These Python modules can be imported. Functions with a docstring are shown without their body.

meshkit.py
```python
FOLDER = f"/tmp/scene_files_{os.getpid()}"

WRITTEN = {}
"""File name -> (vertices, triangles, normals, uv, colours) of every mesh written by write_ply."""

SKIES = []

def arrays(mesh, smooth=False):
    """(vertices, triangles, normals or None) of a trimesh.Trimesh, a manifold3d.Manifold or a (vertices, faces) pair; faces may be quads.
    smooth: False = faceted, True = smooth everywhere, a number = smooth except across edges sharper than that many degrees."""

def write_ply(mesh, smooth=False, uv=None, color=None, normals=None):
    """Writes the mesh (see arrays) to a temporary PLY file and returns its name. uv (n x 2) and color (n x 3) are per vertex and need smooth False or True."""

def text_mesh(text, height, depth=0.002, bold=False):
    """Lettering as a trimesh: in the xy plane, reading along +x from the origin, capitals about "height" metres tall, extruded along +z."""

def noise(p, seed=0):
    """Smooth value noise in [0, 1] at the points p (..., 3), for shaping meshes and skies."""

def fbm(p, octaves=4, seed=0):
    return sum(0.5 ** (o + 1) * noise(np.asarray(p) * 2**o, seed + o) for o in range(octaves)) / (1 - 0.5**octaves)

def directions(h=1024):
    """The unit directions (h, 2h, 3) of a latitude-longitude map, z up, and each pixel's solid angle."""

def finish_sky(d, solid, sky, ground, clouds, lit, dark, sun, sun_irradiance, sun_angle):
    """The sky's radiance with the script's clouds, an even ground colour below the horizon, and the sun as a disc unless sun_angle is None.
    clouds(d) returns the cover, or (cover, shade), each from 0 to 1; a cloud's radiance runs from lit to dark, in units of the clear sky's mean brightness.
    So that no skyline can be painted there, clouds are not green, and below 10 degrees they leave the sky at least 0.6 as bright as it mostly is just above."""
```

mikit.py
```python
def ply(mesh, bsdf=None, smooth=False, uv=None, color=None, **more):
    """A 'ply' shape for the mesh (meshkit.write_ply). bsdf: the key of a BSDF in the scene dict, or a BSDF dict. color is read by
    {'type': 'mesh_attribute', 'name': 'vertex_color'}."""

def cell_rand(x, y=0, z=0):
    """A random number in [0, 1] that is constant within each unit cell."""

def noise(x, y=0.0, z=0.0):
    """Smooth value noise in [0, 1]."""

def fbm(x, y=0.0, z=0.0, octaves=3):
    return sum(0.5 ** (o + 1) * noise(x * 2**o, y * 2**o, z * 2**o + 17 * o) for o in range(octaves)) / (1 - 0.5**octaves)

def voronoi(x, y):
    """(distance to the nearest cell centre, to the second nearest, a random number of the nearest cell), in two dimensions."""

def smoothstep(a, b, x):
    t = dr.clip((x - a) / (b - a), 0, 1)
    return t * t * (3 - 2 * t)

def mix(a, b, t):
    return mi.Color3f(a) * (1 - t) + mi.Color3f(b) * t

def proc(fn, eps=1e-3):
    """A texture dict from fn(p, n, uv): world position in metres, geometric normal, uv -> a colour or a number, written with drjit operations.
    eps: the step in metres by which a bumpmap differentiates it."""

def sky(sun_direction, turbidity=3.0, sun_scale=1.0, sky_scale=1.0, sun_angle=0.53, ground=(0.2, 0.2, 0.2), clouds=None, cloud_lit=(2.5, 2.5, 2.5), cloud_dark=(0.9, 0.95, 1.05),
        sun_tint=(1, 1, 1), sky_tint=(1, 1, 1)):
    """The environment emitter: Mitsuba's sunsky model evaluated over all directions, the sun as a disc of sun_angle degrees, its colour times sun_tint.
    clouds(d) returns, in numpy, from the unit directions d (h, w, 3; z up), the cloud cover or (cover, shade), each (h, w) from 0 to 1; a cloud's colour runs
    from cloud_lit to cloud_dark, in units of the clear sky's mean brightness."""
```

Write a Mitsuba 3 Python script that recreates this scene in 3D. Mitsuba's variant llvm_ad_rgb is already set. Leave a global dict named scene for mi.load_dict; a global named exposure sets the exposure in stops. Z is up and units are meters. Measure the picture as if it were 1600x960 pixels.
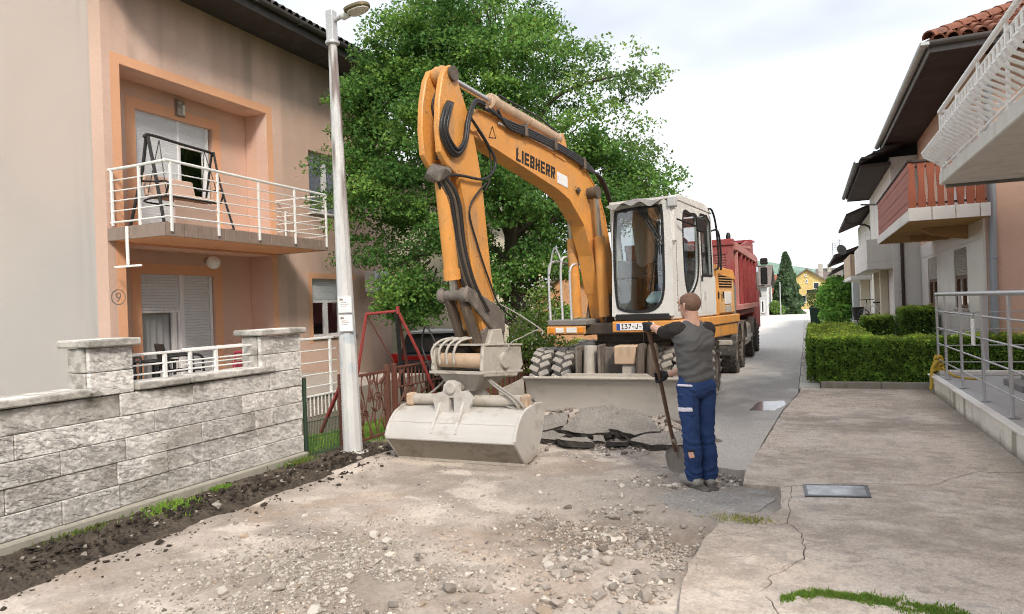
import math, random
import numpy as np, trimesh, shapely, shapely.affinity, mitsuba as mi, drjit as dr
import manifold3d as m3
from shapely.geometry import Polygon, Point, box as sbox
import meshkit, mikit
from mikit import noise, fbm, voronoi, smoothstep, mix, cell_rand
random.seed(7); np.random.seed(7)
RNG = np.random.default_rng(11)
T4 = mi.ScalarTransform4f
scene, labels, used = {}, {}, set()
exposure = 3.15

# ------------------------------------------------------------------ camera, sky
CAM = np.array([0, 0, 1.70]); TH = math.atan(465 / 1067.); ROLL = math.radians(2.0)
FW = np.array([-math.sin(TH), math.cos(TH), 0]); RT = np.array([math.cos(TH), math.sin(TH), 0])
UP = math.sin(ROLL) * RT + math.cos(ROLL) * np.array([0, 0, 1.])
scene['camera'] = {'type': 'perspective', 'fov': math.degrees(2 * math.atan(800 / 1067.)), 'fov_axis': 'x', 'near_clip': .05, 'far_clip': 4000.,
                   'to_world': T4().look_at(origin=CAM.tolist(), target=(CAM + FW).tolist(), up=UP.tolist())}

def cloud_cover(d):
    q = np.stack([d[..., 0], d[..., 1], d[..., 2] * 2.2], -1)
    s = meshkit.fbm(q * 2.3 + 5.1, 5, seed=4)
    s2 = meshkit.fbm(q * 6.0 + 1.7, 4, seed=9)
    v = .75 * s + .25 * s2
    return np.ones(d.shape[:2]), np.clip((v - .38) * 3.2, 0, 1)
scene['sky'] = mikit.sky((.50, -.64, .64), turbidity=3, sun_scale=.30, sun_angle=12, sun_tint=(.88, .985, 1.20), clouds=cloud_cover, cloud_lit=(1.58, 1.63, 1.71), cloud_dark=(1.0, 1.09, 1.23), ground=(.25, .23, .2))

# ------------------------------------------------------------------ helpers
def key(name, parent=None):
    base = (parent + '__' if parent else '') + name
    k, i = base, 0
    while k in used:
        i += 1; k = f'{base}_{i:03d}'
    used.add(k); return k
CUR = [None]
class frame:
    def __init__(s, M): s.M = np.asarray(M, float)
    def __enter__(s): s.old = CUR[0]; CUR[0] = s.M if s.old is None else s.old @ s.M
    def __exit__(s, *a): CUR[0] = s.old
def thing(name, label, cat, group=None, kind=None):
    k = key(name); labels[k] = {'label': label, 'category': cat}
    if group: labels[k]['group'] = group
    if kind: labels[k]['kind'] = kind
    return k
def shape(mesh, mat, smooth=30, color=None):
    if isinstance(mesh, (list,)): mesh = cat(mesh)
    if hasattr(mesh, 'to_mesh'):
        m = mesh.to_mesh(); mesh = trimesh.Trimesh(m.vert_properties[:, :3], m.tri_verts, process=False)
    if CUR[0] is not None: mesh = mesh.copy(); mesh.apply_transform(CUR[0])
    return mikit.ply(mesh, mat, smooth=smooth, color=color)
def part(parent, name, mesh, mat, smooth=30, label=None, stuff=False, color=None):
    k = key(name, parent); scene[k] = shape(mesh, mat, smooth, color)
    if label or stuff: labels[k] = {}
    if label: labels[k]['label'] = label
    if stuff: labels[k]['kind'] = 'stuff'
    return k
def one(name, mesh, mat, label, cat_, group=None, smooth=30, kind=None, color=None):
    k = thing(name, label, cat_, group, kind); scene[k] = shape(mesh, mat, smooth, color); return k
def struct(name, mesh, mat, smooth=30, label=None, color=None):
    k = key(name); scene[k] = shape(mesh, mat, smooth, color); labels[k] = {'kind': 'structure'}
    if label: labels[k]['label'] = label
    return k
def cat(ms):
    out = []
    for m in ms:
        if hasattr(m, 'to_mesh'):
            q = m.to_mesh(); m = trimesh.Trimesh(q.vert_properties[:, :3], q.tri_verts, process=False)
        out.append(m)
    return trimesh.util.concatenate(out)
def TM(v, f): return trimesh.Trimesh(np.asarray(v, float), np.asarray(f, int), process=False)
def rot(axis, deg, at=(0, 0, 0)): return trimesh.transformations.rotation_matrix(math.radians(deg), axis, at)
def trans(x, y, z): return trimesh.transformations.translation_matrix((x, y, z))
def rz(x, y, z, deg): return trans(x, y, z) @ rot((0, 0, 1), deg)
def moved(m, M): m = m.copy(); m.apply_transform(M); return m
_cb = None
def cbox_unit():
    global _cb
    if _cb is None:
        v = []
        for sx in (-1, 1):
            for sy in (-1, 1):
                for sz in (-1, 1):
                    for k in range(3):
                        s = [sx, sy, sz]; v.append([s[i] * (1 if i == k else .7) for i in range(3)])
        v = np.array(v); h = trimesh.Trimesh(v, process=False).convex_hull
        idx = [int(np.argmin(np.linalg.norm(v - p, axis=1))) for p in h.vertices]
        f = np.array(idx)[h.faces]
        sgn = []; ax = []
        for sx in (-1, 1):
            for sy in (-1, 1):
                for sz in (-1, 1):
                    for k in range(3): sgn.append((sx, sy, sz)); ax.append(k)
        _cb = (np.array(sgn, float), np.array(ax), f)
    return _cb
def box(x0, x1, y0, y1, z0, z1, c=.01):
    """chamfered box"""
    x0, x1 = min(x0, x1), max(x0, x1); y0, y1 = min(y0, y1), max(y0, y1); z0, z1 = min(z0, z1), max(z0, z1)
    ctr = np.array([(x0 + x1) / 2, (y0 + y1) / 2, (z0 + z1) / 2]); h = np.array([x1 - x0, y1 - y0, z1 - z0]) / 2
    c = min(c, h.min() * .6)
    sgn, ax, f = cbox_unit(); v = sgn * (h - c)
    v[np.arange(24), ax] = sgn[np.arange(24), ax] * h[ax]
    return TM(v + ctr, f)
def frame_of(d, up=(0, 0, 1)):
    d = np.asarray(d, float); d = d / np.linalg.norm(d); up = np.asarray(up, float)
    if abs(d @ up) > .999 * np.linalg.norm(up): up = np.array([0, 1., 0]) if abs(d[1]) < .9 else np.array([1., 0, 0])
    x = np.cross(up, d); x /= np.linalg.norm(x); y = np.cross(d, x); return x, y, d
def bar(p, q, w, h, c=.003, up=(0, 0, 1)):
    """box of width w, height h from p to q"""
    p, q = np.asarray(p, float), np.asarray(q, float); x, y, d = frame_of(q - p, up); L = np.linalg.norm(q - p)
    m = box(-w / 2, w / 2, -h / 2, h / 2, 0, L, c); M = np.eye(4); M[:3, 0], M[:3, 1], M[:3, 2], M[:3, 3] = x, y, d, p
    return moved(m, M)
def spline(pts, n=6, closed=False):
    P = np.asarray(pts, float); N = len(P); out = []
    rng = range(N if closed else N - 1)
    for i in rng:
        if closed: a, b, c, d = P[i - 1], P[i], P[(i + 1) % N], P[(i + 2) % N]
        else: a, b, c, d = P[max(i - 1, 0)], P[i], P[i + 1], P[min(i + 2, N - 1)]
        for t in np.arange(n) / n:
            out.append(.5 * (2 * b + (c - a) * t + (2 * a - 5 * b + 4 * c - d) * t * t + (3 * b - a - 3 * c + d) * t ** 3))
    if not closed: out.append(P[-1])
    return np.array(out)
def tube(pts, r, n=8, caps=True, closed=False):
    P = np.asarray(pts, float); N = len(P); r = np.broadcast_to(np.asarray(r, float), (N,))
    if closed: tan = np.roll(P, -1, 0) - np.roll(P, 1, 0)
    else: tan = np.gradient(P, axis=0)
    tan /= np.linalg.norm(tan, axis=1, keepdims=True) + 1e-12
    x, _, _ = frame_of(tan[0]); V = []
    a = np.arange(n) * 2 * math.pi / n
    for i in range(N):
        x = x - tan[i] * (x @ tan[i]); x /= np.linalg.norm(x); y = np.cross(tan[i], x)
        V.append(P[i] + r[i] * (np.cos(a)[:, None] * x + np.sin(a)[:, None] * y))
    V = np.vstack(V); F = []; j = np.arange(n); k = (j + 1) % n
    for i in range(N if closed else N - 1):
        A, B = i * n, ((i + 1) % N) * n
        F += [np.stack([A + j, A + k, B + k], 1), np.stack([A + j, B + k, B + j], 1)]
    F = np.vstack(F)
    if caps and not closed:
        V = np.vstack([V, P[0], P[-1]]); e = (N - 1) * n
        F = np.vstack([F, np.stack([k, j, j * 0 + N * n], 1), np.stack([e + j, e + k, j * 0 + N * n + 1], 1)])
    return TM(V, F)
def cyl(p, q, r, n=20, r2=None): return tube([p, q], [r, r if r2 is None else r2], n)
def lathe(prof, p=(0, 0, 0), axis=(0, 0, 1), n=24):
    """prof: (radius, along) pairs"""
    x, y, d = frame_of(axis); a = np.arange(n) * 2 * math.pi / n; p = np.asarray(p, float)
    V = np.vstack([p + d * h + max(r, 1e-4) * (np.cos(a)[:, None] * x + np.sin(a)[:, None] * y) for r, h in prof]); F = []; j = np.arange(n); k = (j + 1) % n
    for i in range(len(prof) - 1): F += [np.stack([i * n + j, i * n + k, (i + 1) * n + k], 1), np.stack([i * n + j, (i + 1) * n + k, (i + 1) * n + j], 1)]
    return TM(V, np.vstack(F))
def tri2d(P):
    v, f = trimesh.creation.triangulate_polygon(Polygon(P), engine='earcut'); v = np.asarray(v)
    idx = np.array([int(np.argmin(((np.asarray(P) - q) ** 2).sum(1))) for q in v]); return idx[f]
def prism(P, t0, t1, M=None, c=.006):
    """polygon (n,2) -> solid between heights t0, t1 along +z, edges chamfered by c. M 4x4 places it."""
    P = np.asarray(P, float); a2 = (P[:, 0] * np.roll(P[:, 1], -1) - np.roll(P[:, 0], -1) * P[:, 1]).sum()
    if a2 < 0: P = P[::-1]
    n = len(P); e = np.roll(P, -1, 0) - P; e /= np.linalg.norm(e, axis=1, keepdims=True) + 1e-12; nr = np.stack([e[:, 1], -e[:, 0]], 1)
    b = nr + np.roll(nr, 1, 0); b /= np.maximum((b * np.roll(nr, 1, 0)).sum(1, keepdims=True), .35)
    I = P - b * c
    V = np.vstack([np.c_[I, np.full(n, t0)], np.c_[P, np.full(n, t0 + c)], np.c_[P, np.full(n, t1 - c)], np.c_[I, np.full(n, t1)]])
    j = np.arange(n); k = (j + 1) % n; F = []
    for i in range(3): F += [np.stack([i * n + j, i * n + k, (i + 1) * n + k], 1), np.stack([i * n + j, (i + 1) * n + k, (i + 1) * n + j], 1)]
    cp = tri2d(P); A = P[cp]; s = np.cross(A[:, 1] - A[:, 0], A[:, 2] - A[:, 0]); cp[s < 0] = cp[s < 0][:, ::-1]
    F += [cp[:, ::-1], cp + 3 * n]; m = TM(V, np.vstack(F))
    return moved(m, M) if M is not None else m
# frames for prisms: polygon (u, v) -> world axes
def basis(o, u, v, w): M = np.eye(4); M[:3, 0], M[:3, 1], M[:3, 2], M[:3, 3] = u, v, w, o; return M
YZ = basis((0, 0, 0), (0, 1, 0), (0, 0, 1), (1, 0, 0))    # polygon (y, z), thickness along x
XZ = basis((0, 0, 0), (1, 0, 0), (0, 0, 1), (0, -1, 0))   # polygon (x, z), thickness along -y
def extrude(sh, t0, t1, M=None):
    """shapely polygon with holes -> mesh"""
    ms = [trimesh.creation.extrude_polygon(g, t1 - t0, engine='earcut') for g in getattr(sh, 'geoms', [sh]) if g.area > 1e-6]
    m = cat(ms); m.apply_translation((0, 0, t0)); return moved(m, M) if M is not None else m
def ring(x0, x1, y0, y1, w, t0, t1, M): return extrude(sbox(x0, y0, x1, y1).difference(sbox(x0 + w, y0 + w, x1 - w, y1 - w)), t0, t1, M)
def grid(xs, ys, zf):
    X, Y = np.meshgrid(xs, ys, indexing='ij'); Z = zf(X, Y); V = np.stack([X, Y, Z], -1).reshape(-1, 3); a, b = X.shape
    i = (np.arange(a - 1)[:, None] * b + np.arange(b - 1)).ravel()
    return TM(V, np.vstack([np.stack([i, i + b, i + b + 1], 1), np.stack([i, i + b + 1, i + 1], 1)]))
def hull(pts): return trimesh.Trimesh(np.asarray(pts, float), process=False).convex_hull
def rock(r, rng, n=9, flat=.6):
    p = rng.normal(size=(n, 3)); p /= np.linalg.norm(p, axis=1, keepdims=True); p *= rng.uniform(.7, 1.1, (n, 1)); p *= r * np.array([rng.uniform(.8, 1.3), rng.uniform(.7, 1.1), flat])
    return hull(p)
def ear(P): return spline(P, 5, True)

# ------------------------------------------------------------------ materials
def P(col, rough=.6, metal=0., spec=.4, **k):
    c = col if isinstance(col, dict) else {'type': 'rgb', 'value': list(col)}
    return {'type': 'twosided', 'b': {'type': 'principled', 'base_color': c, 'roughness': rough, 'metallic': metal, 'specular': spec, **k}}
def mat(name, b): scene[name] = b; return name
def bump(b, fn, scale=1., eps=2e-3):
    inner = b['b'] if b['type'] == 'twosided' else b
    return {'type': 'twosided', 'b': {'type': 'bumpmap', 'tex': mikit.proc(fn, eps), 'scale': scale, 'bsdf': inner}}
def n3(p, s, o=3): return fbm(p.x * s, p.y * s, p.z * s, o)
def worn(col, dirt=(.16, .12, .08), amt=.5, s=3., vert=True):
    def f(p, n, uv):
        a = n3(p, s); b = fbm(p.x * s * 4, p.y * s * 4, p.z * s * (1. if vert else 4.) + 9, 3)
        t = smoothstep(.45, .8, a * .55 + b * .45) * amt
        return mix(mi.Color3f(col) * (.88 + .24 * a), dirt, t)
    return mikit.proc(f)
def plaster(col, amt=.12, stain=(.30, .27, .24), st=.25):
    def f(p, n, uv):
        a = fbm(p.x * .6, p.y * .6, p.z * .45, 4); g = noise(p.x * 45, p.y * 45, p.z * 45)
        v = fbm(p.x * 2.2, p.y * 2.2, p.z * .18 + 4, 3)
        c = mi.Color3f(col) * (1 - amt + 2 * amt * a) * (.96 + .08 * g)
        return mix(c, stain, smoothstep(.5, .8, v) * st)
    return mikit.proc(f)
mat('m_peach', P(plaster((.62, .42, .325)), .92, spec=.2))
def _facade(p, n, uv):
    a = fbm(p.y * .7, p.z * .5, 3, 4); v = fbm(p.y * 2.6, p.z * .16, 7, 3); g = noise(p.x * 40, p.y * 40, p.z * 40)
    c = mi.Color3f((.64, .445, .36)) * (.86 + .24 * a) * (.95 + .1 * g)
    c = mix(c, (.42, .31, .25), smoothstep(.50, .70, v) * smoothstep(.3, .7, a) * .45); c = mix(c, (.70, .53, .45), smoothstep(.6, .75, fbm(p.y * 1.4, p.z * 1.2, 5., 4)) * .4)
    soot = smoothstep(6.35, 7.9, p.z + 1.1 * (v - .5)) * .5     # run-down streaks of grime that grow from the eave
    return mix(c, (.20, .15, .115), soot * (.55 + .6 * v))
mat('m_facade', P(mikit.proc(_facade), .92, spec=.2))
mat('m_band', P(plaster((.74, .40, .235), .07, st=.06), .9, spec=.2))
def _gable(p, n, uv):
    a = fbm(p.x * .5, p.y, p.z * .4, 4); v = fbm(p.x * 7, 3, p.z * .35, 3); g = noise(p.x * 40, p.y * 40, p.z * 40)
    c = mix((.51, .43, .39), (.45, .415, .395), smoothstep(5.5, 2.0, p.z + 2.5 * (a - .5))) * (.93 + .12 * a + .04 * g)
    return mix(c, (.26, .24, .22), smoothstep(-11.7, -10.85, p.x + .5 * (v - .5)) * smoothstep(.3, .7, v) * .32)
mat('m_gable', P(mikit.proc(_gable), .95, spec=.15))
mat('m_white', P(plaster((.74, .74, .74), .05, st=.06), .5))
mat('m_rail', P(plaster((.80, .79, .77), .05, (.35, .25, .18), .12), .4))
mat('m_shutter', P((.62, .64, .66), .45))
mat('m_glass', {'type': 'thindielectric', 'int_ior': 1.5})
mat('m_dark', P((.02, .02, .022), .5))
mat('m_black', P((.018, .018, .018), .45))
mat('m_curtain', P((.42, .43, .44), .9))
mat('m_roofdark', P(worn((.05, .045, .042), (.12, .11, .10), .4), .7))
mat('m_tile_brown', P(worn((.27, .20, .165), (.12, .09, .07), .5, 5), .55))
def stone(k):
  def _stone(p, n, uv):
      r = (.15, .5, 1.)[k]; p = mi.Point3f(p.x + 3.1 * k, p.y + 7.3 * k, p.z)
      a = fbm(p.y * 3.2 + p.z * 2.2, p.z * 8 - p.y * 2, p.x * 3, 4); b = fbm(p.y * 20 - 5 * p.z, p.z * 44 + p.y * 10, p.x * 9, 4); g = fbm(p.y * 60, p.z * 60, p.x * 60, 2)
      c = mix((.43, .41, .385), (.70, .675, .64), smoothstep(.36, .60, .35 * a + .65 * b)) * (.66 + .68 * g) * (.80 + .26 * r)
      flake = 1 - smoothstep(.0, .022, dr.abs(fbm(p.y * 8 + 3 * p.z, p.z * 20 + 5 * p.y, 2., 4) - .5))
      c = mix(c, (.12, .105, .09), flake * .7 * smoothstep(.40, .58, fbm(p.y * 2.4, p.z * 3.5, 9., 3)))
      damp = smoothstep(.52, .68, fbm(p.y * 1.6, p.z * 1.1, 5.5, 3)) * .7
      c = mix(c, (.22, .195, .165), damp * .65)
      moss = smoothstep(.90, 1.08, p.z + .22 * (fbm(p.y * 7, p.z * 3, 1., 3) - .5)) * smoothstep(.5, .62, fbm(p.y * 2.4, 4., 2., 3)) * (1 - smoothstep(1.1, 1.12, p.z))
      return mix(c, (.07, .062, .035), moss * .8)
  return mikit.proc(_stone)
def _stoneb(p, n, uv):
    a = fbm(p.y * 8 + 3 * p.z, p.z * 20 + 5 * p.y, p.x * 4, 4); b = fbm(p.y * 30, p.z * 46, p.x * 30, 3)
    return .013 * smoothstep(.0, .03, dr.abs(a - .5)) + .016 * b + .006 * smoothstep(.46, .54, fbm(p.y * 3 + 2 * p.z, p.z * 7, p.x * 4, 3))
for k_ in range(3): mat(f'm_granite{k_}', bump(P(stone(k_), .9, spec=.2), _stoneb, .85, 3e-3))
def _conc(p, n, uv):
    a = n3(p, 1.4, 4); b = n3(p, 9, 3); v = fbm(p.x * 5, p.y * 5, p.z * .8, 3)
    c = mix((.38, .36, .325), (.55, .53, .48), a) * (.85 + .3 * b)
    return mix(c, (.16, .145, .11), smoothstep(.55, .75, v) * .5)
mat('m_concrete', P(mikit.proc(_conc), .9, spec=.2))
def _rampw(p, n, uv):
    v = fbm(p.y * 4.5, 1., p.z * .7, 3); a = fbm(p.y * 1.2, p.z * 3, 0., 4); g = n3(p, 30, 2)
    c = mix((.50, .48, .42), (.72, .70, .64), a) * (.9 + .2 * g)
    c = mix(c, (.20, .18, .14), smoothstep(.52, .7, v) * .7)
    return mix(c, (.17, .15, .11), smoothstep(.10, -.02, p.z + .14 * (a - .5)) * .7)
mat('m_rampwall', P(mikit.proc(_rampw), .9, spec=.2))
mat('m_coping', P(mikit.proc(lambda p, n, uv: mix((.25, .235, .21), (.52, .495, .455), smoothstep(.32, .66, .5 * n3(p, 4, 4) + .5 * n3(p, 13, 3))) * (.8 + .4 * noise(p.x * 70, p.y * 70, p.z * 70))), .9))
# machine paints
def _yellow(p, n, uv):
    a = n3(p, 2.2, 3); b = fbm(p.x * 9, p.y * 9, p.z * 4, 3); sc = n3(p, 26, 2)
    c = mi.Color3f((.66, .295, .07)) * (.86 + .26 * a)
    c = mix(c, (.50, .27, .11), smoothstep(.45, .7, b) * .5)
    c = mix(c, (.30, .20, .12), smoothstep(.55, .75, fbm(p.x * 5, p.y * 5, p.z * 1.1, 3)) * .45)
    return mix(c, (.13, .075, .035), smoothstep(.68, .76, .5 * sc + .5 * b) * .7)
mat('m_yellow', P(mikit.proc(_yellow), .42, spec=.45))
mat('m_tan', P(worn((.48, .35, .24), (.22, .17, .13), .6, 4), .6)); mat('m_housing', P(worn((.64, .37, .15), (.34, .22, .13), .4, 2), .5))
mat('m_cabwhite', P(worn((.66, .65, .62), (.34, .31, .26), .35, 2.5), .35))
mat('m_steel', P(worn((.42, .385, .335), (.17, .135, .10), .6, 4), .6, spec=.5))
def _bucket(p, n, uv):
    a = n3(p, 2.6, 4); s = fbm(p.x * 3, p.y * 40, p.z * 70, 3); b = n3(p, 9, 3)
    c = mix((.46, .435, .40), (.60, .58, .545), a); c = mix(c, (.42, .395, .36), smoothstep(.56, .70, s) * .22)
    c = mix(c, (.27, .225, .18), smoothstep(.5, .72, .6 * a + .4 * b) * .6)
    return mix(c, (.30, .26, .21), smoothstep(.12, -.02, p.z + .08 * (b - .5)) * .7)
mat('m_bucket', bump(P(mikit.proc(_bucket), .5, .15, spec=.6), lambda p, n, uv: .006 * fbm(p.x * 6, p.y * 6, p.z * 6, 3) + .003 * n3(p, 40), .6)); mat('m_coupler', P(worn((.47, .435, .385), (.20, .165, .13), .75, 5, False), .6, .1))
mat('m_bucketlow', P(worn((.33, .29, .235), (.16, .13, .10), .7, 4, False), .75))
mat('m_grease', P(worn((.085, .065, .05), (.19, .145, .10), .6, 6), .5))
mat('m_grease2', P(worn((.14, .12, .105), (.27, .23, .19), .7, 7), .6))
mat('m_blade', P(worn((.35, .325, .29), (.20, .175, .145), .6, 2.2, False), .75, spec=.3))
mat('m_chrome', P((.55, .52, .5), .25, .9))
mat('m_rubber', P(worn((.075, .07, .065), (.30, .265, .22), .85, 3, False), .85, spec=.2))
mat('m_tread', P(worn((.34, .315, .285), (.46, .42, .365), .9, 4, False), .9, spec=.2))
mat('m_hose', P((.025, .024, .024), .42))
mat('m_hosegrey', P((.30, .28, .25), .6))
mat('m_red', P(worn((.30, .055, .055), (.28, .17, .15), .6, 2.2), .55))
mat('m_redpale', P(worn((.46, .20, .18), (.3, .2, .17), .5, 3), .55))
mat('m_amber', P((.75, .25, .02), .25))
mat('m_lens', P((.75, .74, .7), .15))
mat('m_taillight', P((.45, .015, .015), .2))
mat('m_platewhite', P((.74, .74, .74), .5))
mat('m_blue', P((.03, .08, .32), .5))
mat('m_seatblue', P((.06, .13, .24), .9))
mat('m_bagblue', P((.45, .62, .68), .8))
mat('m_ink', P((.025, .02, .018), .7))
mat('m_galv', P(worn((.53, .54, .55), (.30, .31, .33), .5, 2.2), .5, .25))
def _pole(p, n, uv):
    a = fbm(p.x * 14, p.y * 14, p.z * 3.0, 4); b = fbm(p.x * 9, p.y * 9, p.z * 1.1 + 5, 3)
    c = mix((.47, .475, .475), (.66, .66, .655), a)
    c = mix(c, (.15, .10, .085), smoothstep(.42, .60, b) * smoothstep(2.4, 3.6, p.z) * .85)
    return mix(c, (.30, .40, .47), smoothstep(.52, .66, fbm(p.x * 10, p.y * 10, p.z * 5, 2)) * (1 - smoothstep(1.5, 2.0, p.z)) * smoothstep(.4, 1., p.z) * .5)
mat('m_pole', P(mikit.proc(_pole), .6))
mat('m_rust', P(worn((.13, .048, .034), (.09, .035, .025), .6, 5), .7))
mat('m_rust2', P(worn((.125, .052, .036), (.12, .05, .035), .6, 6), .7))
mat('m_rustred', P(worn((.30, .045, .04), (.14, .045, .035), .5, 5), .6))
mat('m_greenwire', P((.035, .06, .04), .6))
mat('m_bronze', P((.16, .13, .07), .5, .3))
# ================================================================== SETTING: ground, road, driveway
def _dirt(p, n, uv):
    a = fbm(p.x * .8, p.y * .8, 1., 4); b = fbm(p.x * 4, p.y * 4, 2., 4); g = fbm(p.x * 55, p.y * 55, 3., 3)
    c = mix((.27, .232, .20), (.44, .38, .33), smoothstep(.30, .64, .55 * a + .45 * b))
    c = mix(c, (.57, .505, .44), smoothstep(.52, .72, fbm(p.x * 2.3, p.y * 3.1, 9., 4)) * .75)
    c = mix(c, (.33, .235, .17), smoothstep(.56, .70, fbm(p.x * 1.3 + 3, p.y * 1.3, 6., 3)) * .4)
    d1 = smoothstep(1.25, .25, dr.sqrt(dr.square(p.x + 2.9) + dr.square(1.3 * (p.y - 3.55))) + .6 * (b - .5))
    d2 = smoothstep(.85, .2, dr.sqrt(dr.square(.62 * (p.x + 1.25)) + dr.square(1.35 * (p.y - 4.95))) + .4 * (b - .5))
    c = mix(c, (.25, .215, .18), d1 * .85); c = mix(c, (.15, .105, .075), d2 * .9)
    d3 = smoothstep(1.6, .4, dr.sqrt(dr.square(.8 * (p.x + 1.6)) + dr.square(p.y - 6.2)) + .7 * (b - .5))
    c = mix(c, (.27, .24, .21), d3 * .6)
    d4 = smoothstep(.34, .1, dr.sqrt(dr.square(.9 * (p.x + .78)) + dr.square(p.y - 6.9)) + .12 * (b - .5)); c = mix(c, (.10, .085, .07), d4 * .75)
    d5 = smoothstep(.62, .34, dr.sqrt(dr.square(p.x + .8) + dr.square(1.5 * (p.y - 6.0))) + .3 * (b - .5)); c = mix(c, (.30, .28, .26), d5 * .8)
    return c * (.78 + .44 * g)
def _dirtb(p, n, uv): return .030 * fbm(p.x * 9, p.y * 9, 1., 3) + .022 * fbm(p.x * 34, p.y * 34, 2., 3) + .008 * noise(p.x * 120, p.y * 120, 3.)
mat('m_dirt', bump(P(mikit.proc(_dirt), .95, spec=.15), _dirtb, 1.2, 3e-3))
def _soil(p, n, uv):
    b = fbm(p.x * 7, p.y * 7, 2., 4); g = fbm(p.x * 70, p.y * 70, 3., 2)
    return mix((.042, .035, .029), (.125, .102, .08), b) * (.6 + .8 * g)
mat('m_soil', bump(P(mikit.proc(_soil), .97, spec=.1), _dirtb, 1.3, 3e-3))
def _drive(p, n, uv):
    a = fbm(p.x * 1.1, p.y * .9, 1., 5); b = fbm(p.x * 7., p.y * 11., 2., 4); g = fbm(p.x * 60, p.y * 60, 3., 3); g2 = noise(p.x * 160, p.y * 160, 1.)
    c = mix((.385, .322, .268), (.57, .488, .41), smoothstep(.30, .66, .62 * a + .38 * b))
    c = mix(c, (.25, .215, .185), smoothstep(.52, .74, fbm(p.x * 1.3 + 5, p.y * 1.0, 4., 5)) * .55)
    c = mix(c, (.62, .55, .485), smoothstep(.54, .72, fbm(p.x * 2.2, p.y * 3, 14., 5)) * .5)
    c = mix(c, (.17, .15, .12), smoothstep(1.45, 1.85, p.x + .25 * (b - .5)) * .6)
    cr = 1 - smoothstep(.0, .012, dr.abs(fbm(p.x * 2.6, p.y * 2.2, 31., 5) - .5))
    c = mix(c, (.16, .13, .11), cr * .55 * smoothstep(.42, .6, fbm(p.x * 1.2, p.y * 1.2, 8., 3)) * smoothstep(.9, .2, p.x))
    c = mix(c, (.27, .23, .20), smoothstep(.56, .72, fbm(p.x * 9, p.y * 14, 44., 4)) * .35)
    return c * (.66 + .46 * g + .22 * g2)
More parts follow.
